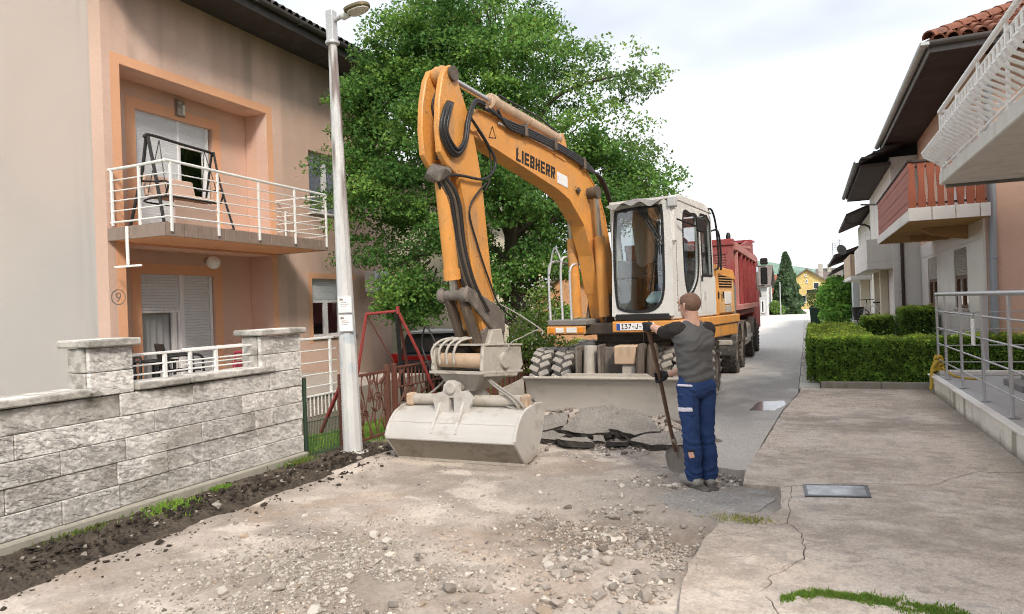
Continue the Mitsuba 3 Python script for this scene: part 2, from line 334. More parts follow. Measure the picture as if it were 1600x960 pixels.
def _driveb(p, n, uv): return .010 * fbm(p.x * 8, p.y * 12, 1., 4) + .006 * fbm(p.x * 45, p.y * 45, 2., 3) + .003 * noise(p.x * 150, p.y * 150, 1.)
mat('m_drive', bump(P(mikit.proc(_drive), .86, spec=.25), _driveb, 1.4, 2e-3))
def _asph(p, n, uv):
    a = fbm(p.x * .7, p.y * .35, 1., 4); b = fbm(p.x * 3, p.y * 2, 2., 4); g = fbm(p.x * 70, p.y * 70, 3., 2)
    c = mix((.27, .255, .24), (.40, .38, .35), smoothstep(.35, .65, .5 * a + .5 * b))
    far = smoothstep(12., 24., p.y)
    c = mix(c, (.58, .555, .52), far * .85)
    dust = smoothstep(11.5, 8.5, p.y + 2.5 * (b - .5)) * smoothstep(-2.2, -.9, p.x + .5 * (a - .5))
    c = mix(c, (.50, .45, .40), dust * .75)
    return c * (.78 + .44 * g)
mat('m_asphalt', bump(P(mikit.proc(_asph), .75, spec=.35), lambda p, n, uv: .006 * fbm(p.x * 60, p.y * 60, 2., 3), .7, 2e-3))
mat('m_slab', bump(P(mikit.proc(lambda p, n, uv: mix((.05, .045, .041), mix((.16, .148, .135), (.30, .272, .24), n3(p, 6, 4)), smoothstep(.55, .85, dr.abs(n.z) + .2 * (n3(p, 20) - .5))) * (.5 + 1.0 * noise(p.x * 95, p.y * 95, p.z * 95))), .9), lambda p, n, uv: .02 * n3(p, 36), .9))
mat('m_patch', bump(P(mikit.proc(lambda p, n, uv: mix((.20, .19, .18), (.36, .335, .305), fbm(p.x * 3, p.y * 4, 1., 4)) * (.7 + .6 * fbm(p.x * 60, p.y * 60, 3., 2))), .8), lambda p, n, uv: .012 * fbm(p.x * 40, p.y * 40, 2., 3), .8))
mat('m_vcol', P({'type': 'mesh_attribute', 'name': 'vertex_color'}, .92, spec=.2))
mat('m_earth', P(mikit.proc(lambda p, n, uv: mix((.055, .085, .028), (.12, .15, .055), n3(p, .6, 4)) * (.7 + .6 * noise(p.x * 30, p.y * 30, 1.))), .95))
mat('m_leaf', {'type': 'principledthin', 'base_color': {'type': 'mesh_attribute', 'name': 'vertex_color'}, 'roughness': .5, 'spec_trans': 0., 'diff_trans': 1.0, 'eta': 1.4})
mat('m_wet', P((.16, .155, .15), .08, spec=.6))
mat('m_plate', P(worn((.20, .20, .21), (.42, .42, .43), .8, 3.2), .22, .6))

FN = lambda x, y, s, o=4, k=0: meshkit.fbm(np.stack([x * s, y * s, np.full_like(x, k * 3.7)], -1), o)
def dirt_z(x, y):
    x, y = np.asarray(x, float), np.asarray(y, float)
    z = -.045 + .05 * (FN(x, y, .9) - .5) + .035 * (FN(x, y, 3., 4, 1) - .5) + .022 * (FN(x, y, 11., 3, 2) - .5)
    z += .085 * np.exp(-(((x + 2.95) / .95) ** 2 + ((y - 3.5) / .75) ** 2)) + .05 * np.exp(-(((x + 1.15) / .55) ** 2 + ((y - 4.3) / .5) ** 2))
    z -= .06 * np.exp(-(((x + .95) / .5) ** 2 + ((y - 4.95) / .35) ** 2)) + .07 * np.exp(-(((x + .76) / .24) ** 2 + ((y - 6.92) / .22) ** 2))
    z += .03 * np.exp(-((x + 5.1) / .5) ** 2); pw = np.clip(1.7 - 1.7 * (((x + .78) / .95) ** 2 + ((y - 6.02) / .72) ** 2), 0, 1); z = z * (1 - pw) + pw * (-.014 + .030 * (FN(x, y, 7., 4, 3) - .5))
    mnd = .24 * np.exp(-np.clip((y - 9.02) / .30, -3, 0) ** 2) * np.clip((x + 3.95) / .5, 0, 1) * np.clip((-1.35 - x) / .4, 0, 1) * np.clip((9.14 - y) / .06, 0, 1); z = z + mnd * (.6 + .8 * FN(x, y, 6., 3, 4))
    lim = -.004 + .3 * np.clip((-1.15 - x), 0, 1)
    return np.minimum(z, lim)
def yard_z(x, y): return -.04 - .42 * np.clip((-5.7 - x) / 3., 0, 1) * np.clip((y - 6.) / 3., 0, 1) * np.clip((60 - y) / 20., 0, 1)
gx = np.r_[-900, -300, -100, -40, -20, np.arange(-14, -4.9, .5), -5, 2, 10, 20, 60, 200, 900.]; gy = np.r_[-200, -20, 0, np.arange(4, 30, 1.), 40, 60, 100, 200, 500, 1500.]
struct('ground', grid(gx, gy, lambda X, Y: yard_z(X, Y) - .16 * ((X > -5.3) & (Y < 60))), 'm_earth', smooth=True)
struct('dirt_surface', grid(np.arange(-5.46, -.05, .035), np.arange(1.2, 10.2, .035), dirt_z), 'm_dirt', smooth=True, label='torn up roadbed of beige dirt and crushed stone')

def wob(pts, a=.02, step=.06, seed=0):
    """roughens an outline or line"""
    L = shapely.LineString(pts).segmentize(step); q = np.array(L.coords); q3 = np.c_[q * 6.0, np.full(len(q), seed * 1.3)]
    return q + a * 2 * np.c_[meshkit.fbm(q3, 3, seed) - .5, meshkit.fbm(q3 + 40, 3, seed + 5) - .5]
# driveway: one cracked concrete sheet; each piece between cracks is a part
left = [(-.60, 1.0), (-.68, 2.6), (-.71, 3.74), (-.74, 3.97), (-.77, 4.46), (-.74, 4.98), (-.68, 5.36), (-.41, 5.44), (-.26, 5.9), (-.29, 6.55), (-.61, 6.56), (-.63, 7.22), (-.54, 8.61), (-.41, 11.07), (-.22, 13.05), (-.2, 13.8)]
dp = Polygon(list(wob(left, .022, .05, 1)) + [(1.86, 13.8), (1.86, 1.0)]).buffer(0)
cracks = [[(-.8, 6.55), (-.3, 6.56), (.2, 6.82), (.9, 6.95), (1.4, 7.6), (1.95, 7.7)], [(-.8, 4.92), (-.4, 5.3), (-.2, 5.5), (-.2, 5.95), (-.22, 6.6)], [(-.2, 5.5), (-.08, 5.2), (-.1, 4.8), (-.3, 4.42), (-.3, 4.2)],
          [(-.85, 3.96), (-.5, 3.93), (-.2, 4.1), (.02, 4.3), (.5, 4.28), (.9, 4.18), (1.95, 3.9)], [(-.8, 4.48), (-.5, 4.62), (-.25, 4.52), (-.1, 4.8)], [(-.28, 4.15), (-.14, 3.6), (-.05, 2.2), (.1, .9)], [(-.5, 8.9), (.3, 9.0), (1.0, 9.1), (1.9, 9.0)], [(-.4, 11.6), (.6, 11.7), (1.9, 11.65)],
          [(-.8, 3.5), (-.4, 3.55), (-.15, 3.7)], [(-.30, 6.2), (-.22, 6.0)]]
cl = shapely.union_all([shapely.LineString(wob(c, .06, .03, 11 + i)).buffer(.0016 + .0012 * (i % 3), cap_style=2) for i, c in enumerate(cracks)])
pieces = dp.difference(cl); dk = key('driveway'); labels[dk] = {'kind': 'structure', 'label': 'cracked beige concrete driveway'}
for g in sorted(getattr(pieces, 'geoms', [pieces]), key=lambda g: -g.area):
    if g.area > .002: part(dk, 'concrete_slab', extrude(g, -.12, 0. + .004 * math.sin(g.centroid.x * 9 + g.centroid.y * 5)), 'm_drive', smooth=False)
# worn asphalt patch at the worker's feet
pt = [(-1.23, 5.85), (-1.16, 6.21), (-.83, 6.44), (-.37, 6.43), (-.36, 5.97), (-.67, 5.63), (-.98, 5.54)]
struct('worn_patch', extrude(Polygon(wob(pt + pt[:1], .10, .03, 3)[:-1]).buffer(0), -.09, -.012), 'm_patch', smooth=False, label='grey leftover patch of old asphalt')
# road, its near edge torn off
edge = [(-.62, 7.17), (-.75, 7.12), (-.93, 7.2), (-1.03, 7.41), (-1.08, 8.05), (-1.02, 8.6), (-1.3, 8.95), (-1.6, 9.0), (-1.98, 8.8), (-2.3, 9.1), (-3.4, 9.2), (-4.3, 9.1), (-5.2, 9.4)]
rp = [tuple(q) for q in wob(edge, .06, .06, 4)] + [(-5.2, 96), (-.5, 96), (-.42, 60), (-.26, 24), (-.24, 13.05), (-.43, 11.07), (-.56, 8.61)]
struct('asphalt_road', extrude(Polygon(rp).buffer(0), -.10, -.002), 'm_asphalt', smooth=False)
struct('side_street', extrude(sbox(-40, 96.02, 60, 101), -.10, -.004), 'm_asphalt', smooth=False)
struct('verge', extrude(Polygon([(-.232, 13.83), (-.252, 24), (-.412, 60), (-.49, 95.9), (1.2, 95.9), (.65, 60), (.13, 45), (.13, 13.83)]), -.12, -.01), 'm_concrete', smooth=False, label='narrow concrete strip between road and hedge')
struct('front_gardens', extrude(sbox(.14, 13.95, 3.0, 44.5), -.12, .03), 'm_earth', smooth=False)
struct('soil_bed', grid(np.arange(-5.46, -4.40, .025), np.arange(1.2, 7.4, .025), lambda X, Y: dirt_z(X, Y) + (.015 + .075 * FN(X, Y, 4., 4, 5)) * np.clip((-4.70 - .08 * (Y > 6) - .25 * (FN(X, Y, 2.2, 4, 7) - .5) - X) / .22, -.5, 1) - .012), 'm_soil', smooth=True, label='strip of dug over dark soil along the wall')

# --- rubble: shared rock shapes scattered by density
ROCKS = [rock(1., RNG, 10, .7) for _ in range(24)]
def scatter_rocks(pos, r, cols, sub=.25):
    Vs, Fs, Cs, o = [], [], [], 0
    for (x, y, z), s, c in zip(pos, r, cols):
        m = ROCKS[RNG.integers(24)]; a = RNG.uniform(0, 6.28); ca, sa = math.cos(a), math.sin(a)
        v = m.vertices @ np.array([[ca, sa, 0], [-sa, ca, 0], [0, 0, 1]]) * s + (x, y, z + s * sub)
        Vs.append(v); Fs.append(m.faces + o); o += len(v); Cs.append(np.tile(c, (len(v), 1)) * RNG.uniform(.9, 1.1, (len(v), 1)))
    return TM(np.vstack(Vs), np.vstack(Fs)), np.vstack(Cs)
def soup(m, c):  # faceted shading with vertex colours
    return TM(m.vertices[m.faces].reshape(-1, 3), np.arange(len(m.faces) * 3).reshape(-1, 3)), c[m.faces].reshape(-1, 3)
PAL = np.array([(.42, .37, .32), (.50, .455, .40), (.35, .305, .265), (.26, .23, .20), (.58, .54, .48), (.17, .145, .125), (.38, .30, .23)])
def rubble(n, cx, cy, sx, sy, r0, sg, pal=(.28, .22, .2, .12, .1, .04, .04), xmax=-.78):
    x, y = RNG.normal(cx, sx, n), RNG.normal(cy, sy, n); ok = (x < xmax) & (x > -5.3) & (y > 1.6) & (y < 9.0) & (FN(x, y, 3.2, 3, 8) > .42); x, y = x[ok], y[ok]; n = len(x)
    r = np.clip(r0 * np.exp(RNG.normal(0, sg, n)), .004, .055); c = PAL[RNG.choice(7, n, p=pal)] * RNG.uniform(.8, 1.15, (n, 1))
    return np.c_[x, y, dirt_z(x, y)], r, c
sets = [rubble(9000, -2.95, 3.55, .60, .5, .0075, .5), rubble(2200, -1.15, 4.2, .4, .42, .011, .6), rubble(1700, -1.5, 5.2, .6, .4, .0085, .5), rubble(4200, -1.25, 4.95, .42, .28, .0075, .45, (.14, .05, .2, .25, .02, .2, .14)),
        rubble(1700, -2.2, 4.6, 1.0, .9, .007, .55), rubble(1300, -2.6, 6.2, 1.3, 1.0, .006, .5), rubble(1100, -2.6, 7.9, 1.0, .4, .010, .55), rubble(600, -.85, 6.85, .15, .2, .012, .5, xmax=-.66), rubble(700, -1.3, 6.75, .2, .22, .012, .5), rubble(700, -3.9, 4.6, .5, 1.4, .0055, .5), rubble(500, -2.0, 3.2, .5, .4, .012, .6)]
pos, rr, cc = (np.concatenate([s[i] for s in sets]) for i in range(3))
FR = rubble(1700, -2.4, 8.5, .8, .32, .020, .55, (.05, .03, .22, .3, .05, .35, 0.)); pos, rr, cc = np.r_[pos, FR[0]], np.r_[rr, FR[1]], np.r_[cc, FR[2] * .8]
m, c = soup(*scatter_rocks(pos, rr, cc)); one('rubble', m, 'm_vcol', 'loose crushed stone and gravel strewn over the torn up roadbed', 'rubble', smooth=False, kind='stuff', color=c)
n = 1500; y = RNG.uniform(1.6, 7.2, n); x = RNG.normal(-4.95, .20, n); ok = (x > -5.38) & (x < -4.3); x, y = x[ok], y[ok]
z = dirt_z(x, y) + np.where(x < -4.72, .06, .0)
m, c = soup(*scatter_rocks(np.c_[x, y, z], np.clip(.012 * np.exp(RNG.normal(0, .6, len(x))), .004, .05), np.array([(.04, .032, .026), (.06, .048, .038), (.3, .27, .23)])[RNG.choice(3, len(x), p=(.55, .37, .08))]))
one('soil_clods', m, 'm_vcol', 'dark clods and pebbles lying in the soil strip under the stone wall', 'clods', smooth=False, kind='stuff', color=c)
# larger single stones
big = [(-2.05, 3.62, .062, 3), (-1.83, 3.70, .045, 2), (-1.42, 3.56, .05, 6), (-2.5, 3.72, .04, 1), (-2.7, 3.5, .035, 4), (-1.5, 4.05, .05, 0), (-1.25, 4.28, .055, 0), (-1.62, 4.18, .045, 4), (-1.38, 4.42, .05, 1), (-1.0, 4.1, .05, 2), (-.92, 3.88, .06, 2), (-.98, 3.7, .05, 0), (-1.12, 3.95, .04, 3), (-1.9, 4.95, .05, 3), (-2.1, 5.2, .045, 2), (-1.75, 5.5, .04, 0), (-1.5, 5.4, .05, 2),
       (-1.35, 5.55, .045, 0), (-1.6, 5.95, .04, 4), (-2.9, 4.2, .045, 4), (-3.1, 4.35, .05, 4), (-3.3, 3.9, .04, 0), (-3.6, 3.55, .04, 2), (-3.0, 3.2, .05, 0), (-2.6, 3.05, .05, 4), (-3.35, 3.1, .045, 1), (-2.25, 3.3, .04, 3), (-1.95, 3.15, .05, 0), (-1.5, 3.2, .05, 1), (-1.15, 3.35, .055, 2), (-4.2, 3.95, .03, 1), (-4.1, 5.6, .035, 0), (-2.35, 5.9, .03, 4), (-1.7, 6.35, .035, 4), (-2.6, 6.5, .03, 4), (-1.2, 6.4, .04, 4), (-.95, 5.35, .04, 2), (-1.2, 5.05, .04, 5)]
for i, (x, y, r, k) in enumerate(big):
    m = moved(rock(1., RNG, 16, .72), trans(0, 0, 0)); v = m.vertices * r; m = TM(v + (x, y, float(dirt_z(x, y)) + r * .4), m.faces)
    m = trimesh.Trimesh(m.vertices, m.faces).subdivide(); m.vertices += (meshkit.fbm(m.vertices * 30, 3)[:, None] - .5) * r * .35
    m, c = soup(m, np.tile(PAL[k] * .9, (len(m.vertices), 1)))
    one('rubble_stone', m, 'm_vcol', 'dark brown clod lying alone at the bottom edge of the dirt' if i == 0 else 'fist sized broken stone lying on the torn up roadbed', 'stone', None if i == 0 else 'loose stones on the roadbed', smooth=False, color=c)
# broken asphalt slabs
def slab(pts, z, t, tilt, ax, label, seed, group=None):
    q = wob(list(pts) + [pts[0]], .055, .025, seed)[:-1]; cx, cy = np.mean(q, 0); q = q - (cx, cy)
    base = Polygon(q).buffer(0); base = base if base.geom_type == 'Polygon' else max(base.geoms, key=lambda g: g.area)
    v, f = trimesh.creation.triangulate_polygon(base.simplify(.004), engine='earcut'); m = extrude(base.simplify(.004), -t, 0)
    m = m.subdivide(); m = m.subdivide_to_size(.07, 12); m = TM(m.vertices, m.faces); k = m.vertices[:, 2] < -t * .2; m.vertices[k, :2] *= (.84 + .24 * meshkit.noise(m.vertices[k] * 22, seed))[:, None]
    m.vertices[:, 2] += .02 * (meshkit.fbm(np.c_[m.vertices[:, :2] * 5, np.full(len(m.vertices), seed)], 3) - .5)
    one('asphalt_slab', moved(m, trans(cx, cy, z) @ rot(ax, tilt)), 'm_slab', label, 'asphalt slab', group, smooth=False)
slab([(-2.98, 8.28), (-2.86, 8.82), (-2.56, 8.96), (-2.36, 8.88), (-2.37, 8.3), (-2.6, 8.22)], .20, .085, 22, (1, 0, 0), 'broad asphalt slab leaning on the middle of the dozer blade, left of the big crack', 1)
slab([(-2.35, 8.3), (-2.34, 8.88), (-2.1, 8.84), (-1.86, 8.62), (-1.72, 8.4), (-2.0, 8.24)], .19, .085, 20, (1, .25, 0), 'pointed asphalt slab leaning on the blade, right of the big crack', 2)
slab([(-3.55, 8.45), (-3.42, 8.85), (-3.05, 8.9), (-3.0, 8.5), (-3.3, 8.35)], .14, .09, 17, (1, -.2, 0), 'asphalt slab with a thick dark edge at the left foot of the blade', 3)
slab([(-3.98, 8.7), (-3.92, 9.0), (-3.62, 9.0), (-3.55, 8.65)], .26, .07, 50, (1, .1, 0), 'dark asphalt slab standing upright at the left end of the blade', 4)
slab([(-3.36, 8.12), (-3.1, 8.3), (-2.9, 8.2), (-2.92, 8.0), (-3.2, 7.98)], .055, .07, 9, (1, .6, 0), 'dark flat asphalt chunk lying just right of the bucket', 5)
slab([(-2.93, 8.12), (-2.5, 8.02), (-2.42, 7.86), (-2.7, 7.78), (-2.9, 7.92)], .05, .07, -8, (1, -.3, 0), 'long dark asphalt chunk lying nearest to the camera right of the bucket', 6)
slab([(-2.02, 8.1), (-1.9, 8.42), (-1.6, 8.5), (-1.3, 8.38), (-1.42, 8.0), (-1.75, 7.95)], .06, .07, 8, (1, .2, 0), 'cracked asphalt slab lying flat behind the shovel shaft', 7)
slab([(-2.30, 8.02), (-2.22, 8.2), (-2.06, 8.2), (-2.05, 8.0), (-2.2, 7.92)], .03, .05, -10, (1, .2, 0), 'small dark asphalt chunk below the pointed slab', 8)
slab([(-2.78, 8.1), (-2.62, 8.24), (-2.5, 8.16), (-2.62, 7.98)], .03, .045, 8, (.3, 1, 0), 'small pale broken piece below the broad slab', 9)
slab([(-2.56, 8.22), (-2.44, 8.3), (-2.36, 8.16), (-2.48, 8.06)], .035, .045, 14, (1, 1, 0), 'small grey broken piece between the two big slabs', 10)
slab([(-1.62, 8.66), (-1.5, 8.9), (-1.22, 8.86), (-1.15, 8.62), (-1.4, 8.55)], .05, .07, 10, (1, .2, 0), 'asphalt slab at the right foot of the blade behind the worker', 12)
# drain cover, puddle
ck = thing('drain_cover', 'grey metal drain cover lying in the concrete driveway', 'drain cover')
dc = np.array([(-.11, 6.68), (.42, 6.79), (.42, 6.40), (-.09, 6.29)])
part(ck, 'rim', extrude(Polygon(dc).difference(Polygon(dc).buffer(-.03)), .001, .013), 'm_darkrim', smooth=False); mat('m_darkrim', P((.12, .12, .125), .4, .4)); part(ck, 'plate', extrude(Polygon(dc).buffer(-.026), .001, .011), 'm_plate', smooth=False)
struct('puddle', extrude(Polygon(wob([(-.89, 10.93), (-.83, 11.9), (-.44, 12.1), (-.40, 11.57), (-.54, 10.99), (-.89, 10.93)], .03, .05, 7)), -.05, .0015), 'm_wet', smooth=False, label='shallow puddle at the road edge')

# --- grass
def blades(x, y, z, h, col, lean=.5, w=.006):
    n = len(x); a = RNG.uniform(0, 6.28, n); h = h * RNG.uniform(.5, 1.2, n); d = np.c_[np.cos(a), np.sin(a)]; s = np.c_[-np.sin(a), np.cos(a)] * w; b = np.c_[x, y]; l = RNG.uniform(.1, lean, n)[:, None] * h[:, None]
    V = np.stack([np.c_[b - s, z], np.c_[b + s, z], np.c_[b + d * l * .35 + s * .7, z + h * .6], np.c_[b + d * l, z + h]], 1).reshape(-1, 3)
    i = np.arange(n)[:, None] * 4; F = np.vstack([i + (0, 1, 2), i + (0, 2, 3)]); C = np.asarray(col) * RNG.uniform(.6, 1.35, (n, 1)) * np.array([1, 1, .8]); C[:, 0] *= RNG.uniform(.8, 1.5, n)
    return TM(V, F), np.repeat(C, 4, 0)
def tuft(name, label, cx, cy, sx, sy, n, h, z0=0., col=(.10, .21, .035)):
    x, y = RNG.normal(cx, sx, n), RNG.normal(cy, sy, n); x = np.maximum(x, -5.42) if cx < -4 else x
    m, c = blades(x, y, np.full(n, z0) if z0 > -1 else dirt_z(x, y), h, col); one(name, m, 'm_leaf', label, 'grass', kind='stuff', smooth=True, color=c)
x = np.r_[RNG.uniform(-.2, 1.25, 12000)]; yc = np.interp(x, [-.2, 0, .26, .52, .78, 1.15], [4.10, 4.26, 4.25, 4.21, 4.14, 3.95]); wv = np.interp(x, [-.2, 0, .3, 1.15], [.04, .085, .10, .09]) * (.2 + 1.5 * FN(x, x * 0, 6., 3)); y = yc + RNG.normal(0, 1, len(x)) * wv * .62; kp = FN(x, y, 9., 3, 6) > .33; x, y = x[kp], y[kp]
m, c = blades(x, y, np.full(len(x), -.012), .032, (.20, .36, .09), w=.005); one('grass_strip', m, 'm_leaf', 'low strip of grass growing in the driveway crack at the bottom of the picture', 'grass', kind='stuff', smooth=True, color=c)
tuft('grass_tuft', 'bright green weed at the foot of the wall, middle of the soil strip', -5.2, 4.28, .10, .12, 700, .045, .03, (.24, .46, .10))
tuft('grass_tuft', 'small green weed just beyond the big weed at the wall foot', -5.32, 4.95, .04, .06, 220, .035, .03, (.2, .4, .09))
tuft('grass_tuft', 'thin grass at the far end of the stone wall', -5.34, 6.1, .05, .12, 300, .06, .02, (.17, .27, .09))
tuft('grass_tuft', 'sparse weeds at the near end of the wall foot', -5.38, 3.6, .05, .2, 200, .03, .03, (.16, .26, .08))
tuft('grass_tuft', 'pale weeds growing at the corner of the cracked concrete', -.50, 5.52, .11, .055, 300, .022, -.003, (.34, .40, .17))
n = 30000; x = RNG.uniform(-10.5, -5.1, n); y = RNG.uniform(6.7, 15.5, n); ok = ((x < -5.75) | (y > 7.5)) & ~((x < -7.1) & (y < 12.3)); x, y = x[ok], y[ok]
m, c = blades(x, y, yard_z(x, y), .06, (.22, .42, .09), w=.009); one('lawn', m, 'm_leaf', 'green lawn behind the wire fence and the red gate', 'lawn', kind='stuff', smooth=True, color=c)
# ================================================================== LEFT HOUSE
FX = lambda x: basis((x, 0, 0), (0, 1, 0), (0, 0, 1), (1, 0, 0))      # facing +x: (u, v) = (y, z)
FMX = lambda x: basis((x, 0, 0), (0, -1, 0), (0, 0, 1), (-1, 0, 0))   # facing -x: (u, v) = (-y, z)
FMY = lambda y: basis((0, y, 0), (1, 0, 0), (0, 0, 1), (0, -1, 0))    # facing -y: (u, v) = (x, z)
def window(parent, M, u0, u1, v0, v1, rec=.12, shutter=0., mull=(.5,), fr=.06, mf='m_white', curtain=None, sill=None, backing=True, ms='m_shutter', name='window', flat=False):
    vs = v1 - shutter * (v1 - v0); w = rec
    hole = sbox(u0, v0, u1, vs); fr_ = hole
    us = [u0] + [u0 + m * (u1 - u0) for m in mull] + [u1]
    for a, b in zip(us[:-1], us[1:]): fr_ = fr_.difference(sbox(a + fr, v0 + fr, b - fr, vs - fr))
    with frame(M):
        k = part(parent, name, extrude(fr_, -w - .06, -w), mf, smooth=False)
        for a, b in zip(us[:-1], us[1:]): part(k, 'pane', TM([(a + fr - .01, v0 + fr - .01, -w - .03), (b - fr + .01, v0 + fr - .01, -w - .03), (b - fr + .01, vs - fr + .01, -w - .03), (a + fr - .01, vs - fr + .01, -w - .03)], [(0, 1, 2), (0, 2, 3)]), 'm_glass', smooth=False)
        if shutter > 0:
            n = max(2, int((v1 - vs) / .055)); h = (v1 - vs) / n
            part(k, 'roller_shutter', cat([box(u0 + .01, u1 - .01, vs + i * h + .003, vs + (i + 1) * h - (.0 if flat else .001), -w - .03, -w + .012, .0015 if flat else .006) for i in range(n)]), ms, smooth=20)
        if curtain:
            uu = np.linspace(u0 + fr, u1 - fr, 50); zz = -w - .14 - .025 * np.sin(uu * 42)
            V = np.r_[np.c_[uu, np.full(50, v0), zz], np.c_[uu, np.full(50, vs), zz]]; i = np.arange(49); part(k, 'curtain', TM(V, np.r_[np.c_[i, i + 1, i + 51], np.c_[i, i + 51, i + 50]]), curtain, smooth=True)
        if backing: part(k, 'room_backing', extrude(sbox(u0 - .04, v0 - .04, u1 + .04, v1 + .04), -w - .62, -w - .6), 'm_dark', smooth=False)
        if sill: part(k, 'sill', box(u0 - .06, u1 + .06, v0 - .045, v0 - .003, -w - .02, sill, .006), 'm_coping')
    return k
H = thing('peach_house', 'large peach plastered house with balcony, grey gable wall and dark eaves on the left', 'house')
XF, XR = -10.83, -11.46
with frame(FX(XF)):
    hole = [sbox(8.18, 3.27, 11.68, 6.15), sbox(8.18, .2, 11.70, 3.02), sbox(13.02, 4.13, 14.78, 5.62), sbox(13.0, 1.13, 14.62, 2.55)]
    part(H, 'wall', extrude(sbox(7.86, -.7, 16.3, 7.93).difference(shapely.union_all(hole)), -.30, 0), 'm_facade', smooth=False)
    for (u0, u1, v0, v1) in ((8.18, 11.68, 3.27, 6.15), (8.18, 11.70, .2, 3.02)):   # recesses: cheeks and ceiling
        part(H, 'recess_lining', cat([box(u0 - .25, u0 - .001, v0, v1 + .25, -.62, -.302, .001), box(u1 + .001, u1 + .25, v0, v1 + .25, -.62, -.302, .001), box(u0 - .0009, u1 + .0009, v1 + .001, v1 + .25, -.62, -.302, .001)]), 'm_peach', smooth=False)
        o = sbox(u0 - .17, v0, u1 + .17, v1 + .17).difference(sbox(u0, v0 - 1, u1, v1)); part(H, 'painted_band', extrude(o, .001, .005), 'm_band', smooth=False)
    o = sbox(12.9, 2.55, 14.72, 2.68).union(sbox(12.86, 1.0, 12.99, 2.68)); part(H, 'painted_band', extrude(o, .001, .005), 'm_band', smooth=False)
with frame(FX(XR)):
    part(H, 'back_wall', extrude(sbox(7.9, .2, 11.95, 6.4).difference(sbox(8.95, 3.3, 10.76, 5.67)).difference(sbox(8.95, .45, 10.68, 2.57)), -.2, 0), 'm_peach', smooth=False)
    for (u0, u1, v0, v1) in ((8.95, 10.76, 3.3, 5.67), (8.95, 10.68, .45, 2.57)):
        part(H, 'painted_band', extrude(sbox(u0 - .2, v0, u1 + .2, v1 + .2).difference(sbox(u0, v0 - 1, u1, v1)), .001, .005), 'm_band', smooth=False)
    part(H, 'painted_band', extrude(sbox(8.19, 3.02, 11.69, 3.05), .001, .02), 'm_band', smooth=False)
# upper balcony door: closed white shutter left, half open leaf right
d = window(H, FX(XR), 8.95, 9.94, 3.36, 5.67, .08, 1 - .02 / 2.3, (), .008, name='balcony_door', flat=True)
d = window(H, FX(XR), 9.96, 10.62, 3.36, 5.67, .08, .20, (), .05, name='balcony_door', flat=True)
with frame(FX(XR)):
    part(d, 'door_post', box(10.62, 10.70, 3.36, 5.67, -.14, -.06, .006), 'm_white'); part(d, 'door_post', box(9.925, 9.975, 3.36, 5.67, -.14, -.055, .006), 'm_white')
d = window(H, FX(XR), 8.96, 9.86, .45, 2.57, .08, .33, (.86,), .045, curtain='m_curtain', name='terrace_door')
d = window(H, FX(XR), 9.88, 10.60, .45, 2.57, .08, .985, (), .02, name='terrace_door')
with frame(FX(XR)):
    part(d, 'door_post', box(9.855, 9.95, .45, 2.57, -.14, -.05, .006), 'm_white'); part(d, 'door_post', box(10.60, 10.66, .45, 2.57, -.14, -.05, .006), 'm_white')
window(H, FX(XF), 13.02, 14.78, 4.13, 5.62, .14, .06, (.42, .72), .07, sill=.05)
window(H, FX(XF), 13.0, 14.62, 1.13, 2.55, .14, .36, (.40, .75), .07, sill=.05)
# gable wall (faces the camera), rear shell, roof
part(H, 'gable_wall', prism([(-21.6, -.7), (-10.832, -.7), (-10.832, 7.85), (-16.2, 10.7), (-21.6, 7.85)], -.25, 0, FMY(7.862), .001), 'm_gable', smooth=False)
part(H, 'rear_wall', cat([box(-21.6, -10.84, 16.05, 16.29, -.7, 7.9, .001), box(-21.6, -21.4, 8.1, 16.0, -.7, 7.9, .001), prism([(-21.6, 7.9), (-10.84, 7.9), (-16.2, 10.7)], -.24, 0, FMY(16.05), .001)]), 'm_gable', smooth=False)
part(H, 'floor', box(-21.3, -12.2, 8.2, 16.0, 2.95, 3.05, .001), 'm_dark', smooth=False)
rf = part(H, 'roof', cat([prism([(-9.88, 7.82), (-9.88, 7.96), (-16.2, 11.05), (-16.2, 10.9)], -.0, 9.2, basis((0, 16.75, 0), (1, 0, 0), (0, 0, 1), (0, -1, 0)), .002), prism([(-22.5, 7.82), (-22.5, 7.96), (-16.21, 11.05), (-16.21, 10.9)], -.0, 9.2, basis((0, 16.75, 0), (1, 0, 0), (0, 0, 1), (0, -1, 0)), .002)]), 'm_roofdark', smooth=False)
part(rf, 'soffit', box(-10.82, -9.86, 7.58, 16.74, 7.76, 7.815, .003), 'm_roofdark', smooth=False)
part(rf, 'fascia', box(-9.855, -9.83, 7.57, 16.76, 7.70, 7.97, .003), 'm_roofdark', smooth=False)
g = [(math.cos(a) * .075, math.sin(a) * .075) for a in np.linspace(math.pi, 2 * math.pi, 9)]; g = [(-.075, .012)] + g + [(.075, .012)] + [(u * .88, v * .88) for u, v in g[::-1]]
part(rf, 'gutter', prism(g, 7.5, 16.85, basis((-9.745, 0, 7.93), (-1, 0, 0), (0, 0, 1), (0, 1, 0)), .001), 'm_roofdark')
for i in range(8): part(rf, 'gutter_bracket', box(-9.84, -9.67, 7.8 + i * 1.25, 7.83 + i * 1.25, 7.835, 7.86, .003), 'm_roofdark')
part(rf, 'eave_tiles', cat([moved(lathe([(.085, 0), (.10, .42)], n=10), trans(-9.72 - r * .33, 7.7 + i * .21, 7.965 + r * .165) @ rot((0, 1, 0), -64)) for i in range(44) for r in range(2)]), 'm_roofdark', stuff=True)
